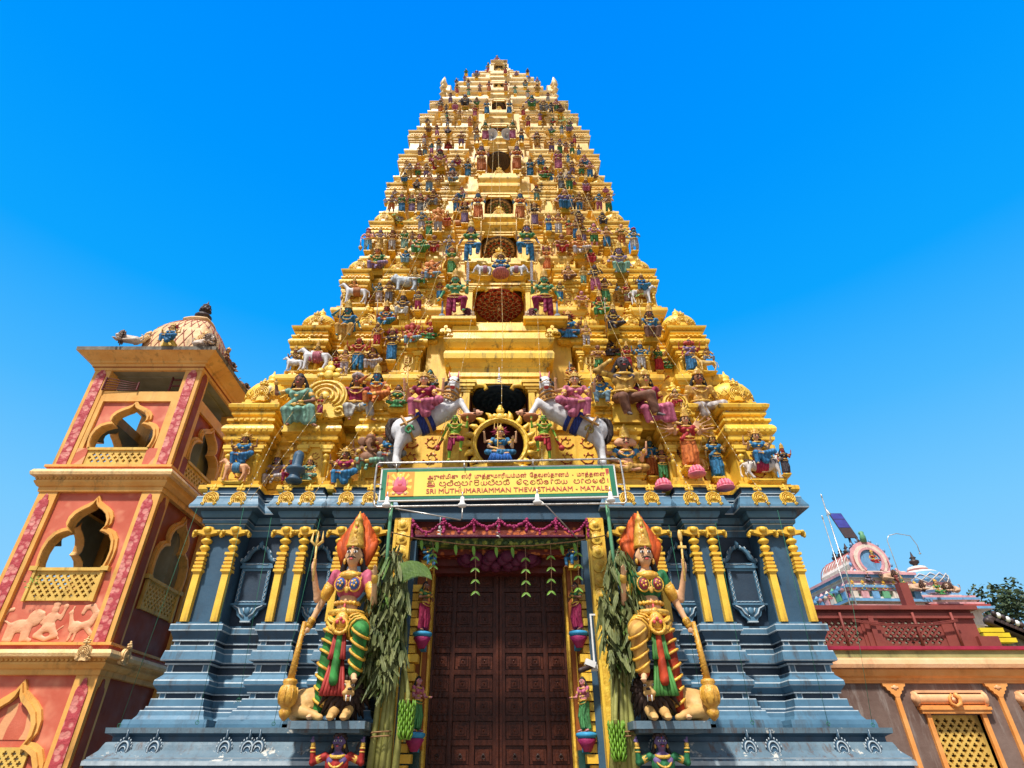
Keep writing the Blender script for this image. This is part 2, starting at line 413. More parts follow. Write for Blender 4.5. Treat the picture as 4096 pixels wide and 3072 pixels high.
prof_ent = [(.0, 5.80, 1), (.035, 5.80, 0), (.045, 5.93, 3), (.055, 5.945, 0), (.09, 5.95, 0), (.10, 6.01, 3), (.10, 6.025, 1), (.06, 6.03, 1), (.11, 6.07, 0), (.15, 6.13, 0), (.16, 6.19, 1), (.34, 6.20, 3), (.35, 6.225, 0),
    (.345, 6.27, 0), (.31, 6.34, 0), (.28, 6.42, 0), (.275, 6.47, 3), (.265, 6.485, 0), (.17, 6.49, 1), (.17, 6.56, 3), (.20, 6.56, 3), (.20, 6.58, 1), (.15, 6.58, 1), (.15, 6.70, 2), (.19, 6.72, 0), (.0, 6.72, 0)]
base = place('stone_base', MB(), BM, tower, False)
bmb = MB(); 
for sgn in (-1, 1):
    pl = bay_plan(sgn, 2.0, BAYS, HW, YF, REC, YB); fe = free_edge(pl, sgn * 2.0)
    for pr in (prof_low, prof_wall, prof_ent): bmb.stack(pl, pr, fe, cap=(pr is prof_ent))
    # darker recessed panels between the bays, panel posts in the dado bands
    for a, b in ((3.38, 3.96), (4.53, 5.41)):
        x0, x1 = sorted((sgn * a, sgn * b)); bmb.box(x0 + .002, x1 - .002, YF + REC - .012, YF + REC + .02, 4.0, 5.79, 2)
    for a, b in BAYS:
        for z0, z1 in ((2.676, 2.764), (3.116, 3.234), (3.576, 3.644)):
            x0, x1 = sorted((sgn * a, sgn * b))
            for xa, xb in ((x0, x0 + .10), (x1 - .10, x1)): bmb.box(xa - .002, xb + .002, YF - .012, YF + .05, z0, z1, 0)
            for xx in (x0, x0 + .10, x1 - .10, x1): bmb.box(xx - .008, xx + .008, YF - .017, YF + .02, z0, z1, 3)
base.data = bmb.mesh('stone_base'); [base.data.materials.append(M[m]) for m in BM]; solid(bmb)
# ledge and plinth
LM = ['ledge_blue', 'blue_mid', 'white_line', 'blue_dark']
lp = [(.05, -.02, 0), (.62, -.02, 0), (.62, 1.0, 0), (.95, 1.0, 0), (.95, 1.25, 0), (.72, 1.27, 1), (.72, 1.40, 2), (.78, 1.40, 0), (.78, 1.43, 0), (.70, 1.44, 0), (.64, 1.58, 2), (.64, 1.61, 1), (.60, 1.61, 1), (.60, 1.66, 2), (.64, 1.66, 2), (.64, 1.72, 0),
      (.615, 1.745, 1), (.60, 1.75, 2), (.605, 1.77, 0), (.57, 1.80, 0), (.50, 1.87, 0), (.47, 1.95, 0), (.45, 1.99, 0), (.39, 2.0, 1), (.39, 2.07, 1), (.42, 2.09, 1), (.49, 2.12, 0), (.50, 2.20, 0), (.1, 2.215, 0)]
lmb = MB()
for sgn in (-1, 1):
    pl = [(2.3, YF - .02), (HW, YF - .02), (HW, YB), (2.3, YB)]
    if sgn < 0: pl = [(-x, y) for x, y in pl][::-1]
    lmb.stack(pl, lp, free_edge(pl, sgn * 2.3))
place('ledge', lmb, LM, tower)
# horseshoe ornaments: flat stems with a scrolled arch
def kudu_mesh(mf, mr):
    """gable medallion about 1 wide and 1.35 high, origin at its foot, front towards -y"""
    m = MB(); out = []
    for i in range(25):
        a = R(-55 + 290 * i / 24); out.append((.40 * math.cos(a), .46 + .42 * math.sin(a)))
    out = [(.40, .0), (.47, .10), (.40, .16)] + out[1:-1] + [(-.40, .16), (-.47, .10), (-.40, 0), (-.2, -.06), (0, -.02), (.2, -.06)]
    m.plate(out, .10, mf)
    for r, d in ((.34, .05), (.25, .08), (.15, .10)):
        pts = [(r * math.cos(a) * 1.0, -.02 - d * .3, .47 + r * math.sin(a) * 1.02) for a in [R(-50 + 280 * i / 18) for i in range(19)]]
        m.tube(pts, .028, 5, mr)
    m.ell((0, -.05, .45), (.10, .06, .11), 8, 5, mr)
    for sx in (-1, 1):
        m.tube([(sx * (.30 + .10 * math.cos(a) * (1 - i / 12)), -.04, .10 + .10 * math.sin(a) * (1 - i / 12)) for i, a in enumerate([R(40 * k) for k in range(10)])], .03, 5, mr)
        m.ell((sx * .14, -.03, .97), (.09, .06, .07), 7, 5, mr); m.ell((sx * .17, -.02, 1.10), (.07, .05, .06), 7, 5, mr)
    m.ell((0, -.04, .98), (.10, .08, .12), 8, 5, mr); m.ell((0, -.03, 1.14), (.11, .06, .10), 8, 5, mr); m.ell((0, -.02, 1.27), (.055, .04, .08), 7, 5, mr)
    return m
def palmette_mesh(mf, mr):
    m = MB(); o = []
    lob = [(.30, .12, .22), (.17, .42, .20), (0, .78, .12)]
    right = []
    for cx, cz, r in lob:
        for i in range(7):
            a = R(-60 + 150 * i / 6); right.append((cx + r * math.cos(a), cz + r * math.sin(a) * 1.05))
    right = [(x, z) for x, z in right if x > -.02]
    o = [(.30, -.06)] + right + [(-x, z) for x, z in right[::-1]] + [(-.30, -.06)]
    m.plate(o, .09, mf)
    for sx in (-1, 1):
        m.tube([(sx * .28, -.01, .10), (sx * .40, -.02, .2), (sx * .28, -.03, .26), (sx * .12, -.03, .12)], .03, 5, mr)
    m.ell((0, -.02, .25), (.10, .06, .16), 8, 5, mr); m.ell((0, -.01, .62), (.07, .05, .12), 8, 5, mr)
    return m
KUDU = kudu_mesh(0, 1).mesh('kudu'); KUDU.materials.append(M['gold_paint']); KUDU.materials.append(M['gold_relief'])
def arch_ornament():
    m = MB(); o = []
    for i in range(17):
        a = R(-40 + 260 * i / 16); o.append((.32 * math.cos(a), .55 + .36 * math.sin(a)))
    m.plate([(.34, .0)] + o + [(-.34, 0), (-.2, -.08), (.2, -.08)], .12, 0)
    p = [(.24 * math.cos(a), -.03, .56 + .27 * math.sin(a)) for a in [R(-35 + 250 * i / 16) for i in range(17)]]
    for sx in (-1, 1):
        q = [(sx * .20, -.03, .40), (sx * .26, -.03, .2), (sx * .22, -.03, .07), (sx * .14, -.03, .10), (sx * .16, -.03, .17)]
        m.tube(q, .03, 5, 1)
    m.tube(p, .035, 5, 1)
    m.tube([(.14 * math.cos(a), -.03, .52 + .13 * math.sin(a)) for a in [R(200 * i / 8 - 10) for i in range(9)]], .022, 5, 1)
    m.tube([(.10, -.03, .38), (0, -.03, .46), (-.10, -.03, .38)], .018, 5, 1)
    for i in range(9):
        a = R(10 + 20 * i); m.ell((.36 * math.cos(a), -.005, .58 + .385 * math.sin(a)), (.035, .03, .05), 6, 4, 1)
    m.tube([(0, .02, .9), (0, .0, 1.12), (.0, -.05, 1.22), (0, -.10, 1.27)], [.10, .07, .06, .02], 6, 0); m.tube([(0, -.06, .95), (0, -.075, 1.12), (0, -.11, 1.25)], .014, 5, 1)
    me = m.mesh('horseshoe_arch'); me.materials.append(M['blue_mid']); me.materials.append(M['white_line']); return me
ARCH = arch_ornament()
for px in (508, 628, 908, 1000, 1040, 2990, 3084, 3355, 3480, 2620):
    p = at(px, 2950, 11.50)
    sub('horseshoe_arch', ARCH, None, base, T(p.x, 11.43, 1.67, rx=R(-10), s=(.36, .42, .40)))
for px in (835, 945, 1137, 1224, 1380, 1476, 2512, 2610, 2770, 2860, 3048, 3160):
    p = at(px, 2010, 11.66)
    sub('cornice_medallion', KUDU, None, base, T(p.x, 11.665, 6.235, rx=R(-9), s=(.41, .5, .40)))
# gilded columns
def column_mesh(h, mats=1):
    m = MB(); r = .066
    m.box(-r, r, -r, r, 0, h * .50, 0)
    z = h * .50
    for rr, dz in ((.075, .03), (.10, .05), (.07, .03), (.095, .05), (.068, .03), (.088, .04), (.066, .03), (.085, .06), (.06, .05)):
        m.box(-rr, rr, -rr, rr, z, z + dz, 0); z += dz
    m.box(-.10, .10, -.10, .10, z, z + .05, 0); z += .05
    k = (h - z) / .52
    m.lathe([(.06, 0), (.065, .04), (.11, .07), (.13, .11), (.11, .15), (.06, .17), (.06, .2), (.12, .22), (.15, .27), (.10, .31), (.06, .33), (.06, .38), (.10, .40)], (0, 0, z), 12, 0) if False else m.lathe([(a * .78, b * k) for a, b in ((.06, 0), (.065, .04), (.11, .07), (.13, .11), (.11, .15), (.06, .17), (.06, .2), (.12, .22), (.15, .27), (.10, .31), (.06, .33), (.06, .38), (.10, .40))], (0, 0, z), 12, 0)
    zt = z + .38 * k
    m.plate([(-.06, 0), (.06, 0), (.16, .04), (.25, .05), (.27, .0), (.30, .0), (.30, .07), (.27, .12), (.12, .13), (.10, .2), (.03, .22), (-.03, .22), (-.10, .2), (-.12, .13), (-.27, .12), (-.30, .07), (-.30, 0), (-.27, 0), (-.25, .05), (-.16, .04)], .14, 0, X=T(0, -.10, zt, s=(1, 1, .8)))
    for sx in (-1, 1): m.ell((sx * .285, -.05, zt - .015), (.03, .05, .035), 7, 5, 0); m.ell((sx * .24, -.11, zt + .07), (.045, .025, .03), 7, 5, 1)
    m.ell((0, -.12, zt + .11), (.08, .05, .06), 8, 5, 1)
    return m
COLM = column_mesh(1.83).mesh('gilt_column'); COLM.materials.append(M['gold_paint']); COLM.materials.append(M['gold_relief'])
for sgn in (-1, 1):
    for a, b in BAYS:
        for x in (a + .09, b - .09): sub('gilt_column', COLM, None, base, T(sgn * x, 11.955, 3.985))
# blind niches with a carved frame
def blind_niche():
    m = MB(); fr = []
    m.plate([(-.30, .62), (.30, .62), (.30, 1.42), (-.30, 1.42)], .05, 0, holes=[[(-.235, .68), (-.235, 1.36), (.235, 1.36), (.235, .68)]])
    m.box(-.235, .235, .03, .045, .68, 1.36, 2)
    m.box(-.36, .36, -.03, .05, .58, .62, 0); m.box(-.34, .34, -.03, .05, 1.42, 1.47, 0); m.box(-.32, .32, -.02, .05, 1.47, 1.54, 0)
    bowl = [(-.09, .24), (.09, .24), (.12, .30), (.19, .36), (.23, .47), (.33, .55), (.36, .58), (-.36, .58), (-.33, .55), (-.23, .47), (-.19, .36), (-.12, .30)]
    m.plate(bowl, .06, 0); m.ell((0, -.01, .45), (.06, .03, .09), 8, 5, 0); m.box(-.10, .10, -.02, .06, .21, .24, 1)
    for sx in (-1, 1):
        m.tube([(sx * .05, -.015, .33), (sx * .13, -.02, .40), (sx * .18, -.02, .51), (sx * .29, -.02, .57)], .018, 5, 1)
        m.tube([(sx * .06, -.01, .42), (sx * .09, -.01, .52)], .014, 5, 1)
        z = .70                      # silver scrollwork on the frame
        m.tube([(sx * (.268 + .022 * math.sin(i * 1.9)), -.006, .66 + .035 * i) for i in range(21)], .009, 4, 1)
        p = [(sx * (.36 - .0), -.01, 1.56), (sx * .30, -.01, 1.60), (sx * .235, -.01, 1.66), (sx * .20, -.01, 1.78), (sx * .12, -.01, 1.88), (sx * .03, -.01, 1.91)]
        m.tube(p, [.05, .05, .055, .055, .05, .045], 7, 0); 
        for q in p[1:]: m.tube([(q[0] + sx * .03, -.05, q[2] - .03), (q[0] + sx * .045, -.055, q[2] + .0), (q[0] + sx * .02, -.05, q[2] + .04)], .012, 4, 1)
        m.ell((sx * .36, -.01, 1.60), (.055, .05, .055), 8, 5, 0); m.tube([(sx * .36 + .03 * math.cos(a), -.06, 1.60 + .03 * math.sin(a)) for a in [R(60 * k) for k in range(6)]], .01, 4, 1)
    m.tube([(.27 * math.sin(i * .5 - 3.1) * .9, -.024, 1.505 + .012 * math.sin(i * 2.2)) for i in range(13)], .01, 4, 1)
    m.tube([(-.24 + .04 * i, -.006, .65 + .01 * (i % 2)) for i in range(13)], .009, 4, 1)
    m.tube([(0, -.02, 1.90), (0, -.03, 2.0), (0, -.01, 2.08)], [.05, .05, .008], 7, 0); m.ell((0, -.05, 1.98), (.03, .02, .05), 7, 5, 1)
    me = m.mesh('blind_niche'); [me.materials.append(M[k]) for k in ('blue_light', 'white_line', 'blue_dark')]; return me
NICHE = blind_niche()
for sgn in (-1, 1):
    for xc in (5.05, 3.77): sub('blind_niche', NICHE, None, base, T(sgn * xc, YF + REC - .13, 3.86, s=(1.0 if xc > 4 else .86, 1, .88)))
# ---------------------------------------------------------------- gold tiers
FLOOR = [6.86, 10.20, 12.86, 15.36, 18.0, 20.5, 22.65, 24.75, 26.33, 27.67]
TIP = [6.62, 5.80, 4.90, 4.46, 4.20, 4.02, 3.85, 3.54, 3.21, 2.72]
SILL = [7.35, 11.87, 14.89, 17.41, 20.22, 23.29, 25.86, 28.33, 30.45]
NTOP = [9.75, 13.54, 16.3, 18.71, 22.1, 24.42, 27.0, 29.07, 31.45]
NW = [.73, .77, .60, .51, .47, .42, .33, .27, .27]
CB = [1.31, 1.30, 1.02, .90, .82, .72, .60, .50, .47]
def tipY(z): return 12 + .16 * (z - 6.9)
def frac_bays(hw): return [(hw * a / 6.17, hw * b / 6.17) for a, b in ((2.35, 3.10), (3.80, 4.50), (5.35, 6.17))]
# small roof forms that crown each bay
def kuta_mesh():
    m = MB(); m.box(-.5, .5, -.45, .5, 0, .10, 0); m.box(-.44, .44, -.40, .44, .10, .20, 0)
    m.lathe([(.50, .20), (.56, .30), (.60, .42), (.58, .56), (.48, .70), (.30, .80), (.12, .84), (.12, .90), (.16, .93), (.16, .97), (.09, 1.0), (.13, 1.06), (.12, 1.12), (.04, 1.2), (.015, 1.3)], (0, .05, 0), 14, 0)
    for k in range(9):                # crossing ribs of the scale pattern
        a0 = R(180 + 20 * k)
        for sg in (-1, 1):
            m.tube([((.60 - .35 * max(0, t - .3) ** 1.5) * math.cos(a0 + sg * t * .8), .05 + (.60 - .35 * max(0, t - .3) ** 1.5) * math.sin(a0 + sg * t * .8), .26 + .5 * t) for t in (0, .25, .5, .75, 1)], .02, 4, 1)
    m.merge(kudu_mesh(0, 1), T(0, -.56, .12, rx=R(-4), s=(.52, .8, .50)))
    return m
def shala_mesh():
    m = MB(); m.box(-.9, .9, -.40, .4, 0, .10, 0); m.box(-.84, .84, -.36, .36, .10, .18, 0)
    arc = [(.42 * math.cos(R(a)), .50 + .36 * math.sin(R(a))) for a in range(-35, 216, 25)]
    m.plate([(y, z) for y, z in arc], 1.60, 0, X=Matrix.Rotation(R(90), 4, 'Z') @ Matrix.Translation((0, -.80, 0)))
    for sx in (-1, 1):
        m.lathe([(.46, -.05), (.50, 0), (.46, .05), (.34, .07), (.2, .10)], (0, 0, 0), 16, 0, X=Matrix.Translation((sx * .84, 0, .50)) @ Matrix.Rotation(R(90 * sx), 4, 'Y'))
        m.tube([(sx * .86, -.1, .9), (sx * .92, -.14, 1.08), (sx * .86, -.12, 1.22)], [.12, .09, .02], 6, 0)
    for x in (-.5, -.25, .25, .5): m.tube([(x, .44 * -math.cos(R(a)) * 1.0, .50 + .38 * math.sin(R(a))) for a in range(-30, 120, 20)], .025, 4, 1)
    for x in (-.45, 0, .45): m.lathe([(.10, 0), (.05, .04), (.12, .09), (.12, .14), (.04, .19), (.07, .22), (.012, .34)], (x, 0, .84), 8, 0)
    m.merge(kudu_mesh(0, 1), T(0, -.47, .06, rx=R(-4), s=(.46, .8, .50)))
    return m
def jug_mesh():
    m = MB(); m.lathe([(.16, 0), (.2, .05), (.08, .10), (.22, .2), (.25, .32), (.16, .44), (.06, .5), (.12, .56), (.10, .62), (.03, .70), (.01, .85)], (0, 0, 0), 10, 0); return m
KUTA, SHALA, PALM, JUG = kuta_mesh(), shala_mesh(), palmette_mesh(0, 1), jug_mesh()
def with_mats(mb, name, mats):
    me = mb.mesh(name)
    for m_ in mats: me.materials.append(m_ if not isinstance(m_, str) else M[m_])
    return me
def pilaster_mesh():
    m = MB(); m.box(-.10, .10, -.08, .08, 0, .10, 0); m.lathe([(.07, .1), (.065, .5), (.09, .52), (.09, .56), (.06, .58), (.06, .64), (.11, .68), (.12, .73), (.07, .78), (.07, .82)], (0, 0, 0), 10, 0)
    m.box(-.15, .15, -.12, .10, .82, .90, 0); m.box(-.20, .20, -.14, .10, .90, 1.0, 0); return m
PIL = pilaster_mesh()
material('scroll_red', (.40, .045, .012), (.30, .03, .01), 8, .5, .2, 25)
def scroll_mesh(w, h):
    m = MB(); m.box(-w, w, -.006, .02, 0, h, 0); n = max(1, round(h / (w * 1.7))); hh = h / n
    for j in range(n):
        sg = 1 if j % 2 else -1; r0 = min(w, hh / 2) * .78; zc = (j + .5) * hh
        pts = [(sg * (r0 * (1 - i / 15) + .01) * math.cos(R(33 * i + 200)), -.012, zc + (r0 * (1 - i / 15) + .01) * math.sin(R(33 * i + 200))) for i in range(14)]
        m.tube(pts, [r0 * .16 * (1 - i / 22) for i in range(14)], 5, 1, flat=.4)
        for i in range(7):
            a = R(200 + 50 * i); q = r0 * (1.08 - .06 * i); m.ell((sg * q * math.cos(a), -.01, zc + q * math.sin(a)), (r0 * .2, .012, r0 * .12), 6, 4, 1, rot=Matrix.Rotation(-a * sg + .6, 3, 'Y'))
    return m
tiers = []
for k in range(9):
    z0, z1 = FLOOR[k], FLOOR[k + 1]; s = (TIP[k] / 6.62) ** .8; ov = .27 * s
    hw = TIP[k] - ov; yf = tipY(z0) + ov; H = z1 - z0; bays = frac_bays(hw); rec = .55 * s
    cb = CB[min(8, max(0, k - (0 if k < 1 else 1)))] if k else 1.31
    xin = max(.30, min(cb - .08, bays[0][0] - .1)); yb = yf + 5.5 * hw / 6.17 + 1.5
    if k == 0: xin = 1.25
    E = H - .44 * s                   # height left for wall and parapet
    def zz(f): return z0 + f * E
    pr = [(-.35 * s, z0 - .50 * s), (.02, z0 - .50 * s), (.02, z0 - .42 * s), (.12 * s, z0 - .41 * s), (.13 * s, z0 - .34 * s), (.17 * s, z0 - .33 * s), (.21 * s, z0 - .24 * s), (.25 * s, z0 - .2 * s), (ov, z0 - .15 * s), (ov, z0 - .03), (ov - .03, z0)]
    if k == 0: pr = [(-.1, z0 - .15), (.24, z0 - .15), (ov, z0 - .10), (ov, z0 - .02), (ov - .02, z0)]
    pr += [(.16 * s, z0), (.16 * s, z0 + .06 * s), (.10 * s, z0 + .07 * s), (.12 * s, z0 + .16 * s), (.05 * s, z0 + .18 * s), (0, z0 + .20 * s), (0, zz(.36)),
           (.05 * s, zz(.36)), (.06 * s, zz(.385)), (.02 * s, zz(.39)), (.02 * s, zz(.41)), (.12 * s, zz(.415)), (.13 * s, zz(.44)), (.07 * s, zz(.445)), (.08 * s, zz(.465)), (.18 * s, zz(.48)), (.20 * s, zz(.505)), (.18 * s, zz(.53)), (.14 * s, zz(.55)), (.08 * s, zz(.555)),
           (.08 * s, zz(.58)), (.15 * s, zz(.585)), (.15 * s, zz(.605)), (.04 * s, zz(.61)), (.03 * s, zz(.65)), (.10 * s, zz(.655)), (.11 * s, zz(.675)), (.06 * s, zz(.68)), (.06 * s, zz(.695)), (.18 * s, zz(.71)), (.20 * s, zz(.735)), (.14 * s, zz(.755)), (.05 * s, zz(.76)),
           (-.02 * s, zz(.765)), (-.03 * s, zz(.79)), (-.28 * s, zz(.79))]
    pr2 = [(-.28 * s, zz(.79)), (-.33 * s, z1 - .44 * s)]
    mb = MB()
    for sgn in (-1, 1):
        pl = bay_plan(sgn, xin, bays, hw, yf, rec, yb); fe = free_edge(pl, sgn * xin)
        mb.stack(pl, [(o, z, 0) for o, z in pr], fe)
        ih = hw - .30 * s; iy = yf + rec + .05
        pl2 = [(xin, iy), (ih, iy), (ih, yb - .5), (xin, yb - .5)]
        if sgn < 0: pl2 = [(-x, y) for x, y in pl2][::-1]
        mb.stack(pl2, [(0, zz(.70), 0), (-.02, z1 - .3 * s, 0)], free_edge(pl2, sgn * xin))
    for sgn in (-1, 1):
        for a, b in bays:
            a = max(a, xin); nn = max(3, int((b - a) / (.13 * s)))
            for (f_, oo, dz, w_) in ((.395, .02, .05, .34), (.595, .15, .045, .30), (.70, .08, .04, .36)):
                for i in range(nn):
                    x = sgn * (a + (i + .5) * (b - a) / nn); hw_ = (b - a) / nn * w_; mb.box(x - hw_, x + hw_, yf - (oo + .045) * s, yf - oo * s + .03, zz(f_) - dz * s * .5, zz(f_) + dz * s * .5, 0)
            for i in range(nn + 2):
                x = sgn * (a - .1 * s + (i + .5) * (b - a + .2 * s) / (nn + 2)); mb.ell((x, yf - .192 * s, zz(.50)), (.035 * s, .02 * s, .05 * s), 6, 4, 0)
    gm = GOLDT[k]
    tier = place('gold_tier', mb, [gm], tower); tiers.append(tier)
    K2 = with_mats(KUTA, 'corner_dome', [gm, 'gold_relief']) ; S2 = with_mats(SHALA, 'barrel_roof', [gm, 'gold_relief'])
    PA = with_mats(PALM, 'palmette', [gm, 'gold_relief']); PI = with_mats(PIL, 'pilaster', [gm])
    zt = zz(.79); kh = (z1 - .42 * s - zt) / .98
    for sgn in (-1, 1):
        for bi, (a, b) in enumerate(bays):
            xc = sgn * (a + b) / 2; bw = b - a
            if a < xin - .02: a = xin; xc = sgn * (a + b) / 2; bw = b - a
            q = (S2, 'barrel_roof', bw / 1.55) if bi == 0 else (K2, 'corner_dome', bw / 1.02)
            if k == 0 and bi == 1: q = None
            if q: 
                sub(q[1], q[0], None, tier, T(xc, yf + (.34 if bi < 2 else .42) * s, zt - .01, s=(q[2] * (1.12 if bi == 2 and k < 4 else 1), max(.5 * s, q[2] * .85), kh * (1.5 if bi == 2 and k < 4 else .95 if bi else 1.02)))); 
            if k < 6:
                for x in (a + .09 * s, b - .09 * s): sub('pilaster', PI, None, tier, T(sgn * x, yf - .04 * s, z0 + .16 * s, s=(.72 * s, .8 * s, zz(.36) - z0 - .16 * s)))
            for x in ((xc - bw * .3, xc + bw * .3) if bi == 2 else (xc,)):
                if k > 0: sub('palmette', PA, None, tier, T(x, yf - ov + .04, z0 - .13 * s, rx=R(-8), s=(.34 * s, .5, .33 * s)))
            if k > 0: sub('cornice_medallion', with_mats(PALM, 'cornice_medallion', [gm, 'gold_relief']) if bi == 0 and sgn < 0 else PA, None, tier, T(xc, yf - .20 * s, zz(.475), rx=R(-10), s=(.30 * s, .5, .26 * s)))
            if k < 3:                 # red scroll panels painted on the wall between pilasters
                w2 = bw / 2 - .2 * s
                if w2 > .05:
                    pm = scroll_mesh(w2, zz(.33) - z0 - .24 * s)
                    sub('scroll_panel', with_mats(pm, 'scroll_panel', ['gold_paint', 'scroll_red']), None, tier, T(xc, yf, z0 + .24 * s))
        for i, x in enumerate(((bays[1][1] + bays[2][0]) / 2, (bays[0][1] + bays[1][0]) / 2)):
            sub('finial', with_mats(JUG, 'finial', [gm]) if sgn < 0 else bpy.data.meshes['finial'], None, tier, T(sgn * x, yf + rec + .1, zt, s=(.5 * s, .5 * s, kh * .9)))
            if k < 4:
                w2 = (bays[2][0] - bays[1][1]) / 2 - .1 if i == 0 else (bays[1][0] - bays[0][1]) / 2 - .1
                if w2 > .06:
                    pm = scroll_mesh(w2, zz(.33) - z0 - .24 * s)
                    sub('scroll_panel', with_mats(pm, 'scroll_panel', ['gold_paint', 'scroll_red']), None, tier, T(sgn * x, yf + rec, z0 + .24 * s))
# dark solid heart of the tower behind niches and recesses
core = MB()
core.v = [(-1.2, 14.6, 6.7), (1.2, 14.6, 6.7), (1.2, 18.5, 6.7), (-1.2, 18.5, 6.7), (-.6, 18.2, 31.5), (.6, 18.2, 31.5), (.6, 18.6, 31.5), (-.6, 18.6, 31.5)]
core.f = [(0, 3, 2, 1), (4, 5, 6, 7), (0, 1, 5, 4), (1, 2, 6, 5), (2, 3, 7, 6), (3, 0, 4, 7)]; core.m = [0] * 6; core.sm = [False] * 6
place('inner_core', core, ['dark_red'], tower, False)
# centre bay: niche k between two jambs, then a deep moulded lintel up to the next sill
def lotus_ceiling(k):
    m = MB(); cols = [(1, 2), (1, 2), (3, 2), (3, 1), (4, 2), (1, 2), (1, 2), (4, 2), (4, 2)][k]
    n = 16; r = 1.0
    m.lathe([(1.02, 0), (1.0, -.03)], (0, 0, 0), 32, 0, False)
    for ring, (ro, ri, cc) in enumerate(((.98, .70, cols[0]), (.74, .46, cols[1]), (.50, .26, cols[0]), (.30, .06, cols[1]))):
        nn = (18, 14, 10, 7)[ring]
        for i in range(nn):
            a = 2 * math.pi * (i + .5 * (ring % 2)) / nn; c, s_ = math.cos(a), math.sin(a); wv = math.pi / nn * .95
            pts = [(ri * c, ri * s_, -.03 - .025 * ring)]
            for t, rr in ((-1, ri + (ro - ri) * .62), (-.7, ro * .96), (0, ro), (.7, ro * .96), (1, ri + (ro - ri) * .62)):
                b = a + t * wv; pts.append((rr * math.cos(b), rr * math.sin(b), -.045 - .03 * ring))
            m.add(pts, [tuple(range(6))[::-1], tuple(range(6))], 3)
            m.add([((x - sum(p[0] for p in pts) / 6) * .72 + sum(p[0] for p in pts) / 6, (y - sum(p[1] for p in pts) / 6) * .72 + sum(p[1] for p in pts) / 6, z_ - .014) for x, y, z_ in pts], [tuple(range(6))[::-1], tuple(range(6))], cc)
    m.lathe([(.07, -.12), (.06, -.2), (.01, -.24)], (0, 0, 0), 8, 3)
    return m
material('lotus_red', (.50, .07, .045), (.36, .04, .03), 6, .6, .2, 20); material('lotus_cream', (.80, .62, .45), (.70, .48, .32), 6, .6, .2, 20); material('lotus_green', (.10, .32, .16), (.07, .22, .10), 6, .6, .2, 20); material('lotus_grey', (.22, .19, .17), (.15, .12, .11), 6, .6, .2, 20); material('lotus_blue', (.06, .11, .17), (.04, .07, .12), 6, .6, .2, 20)
niches = []
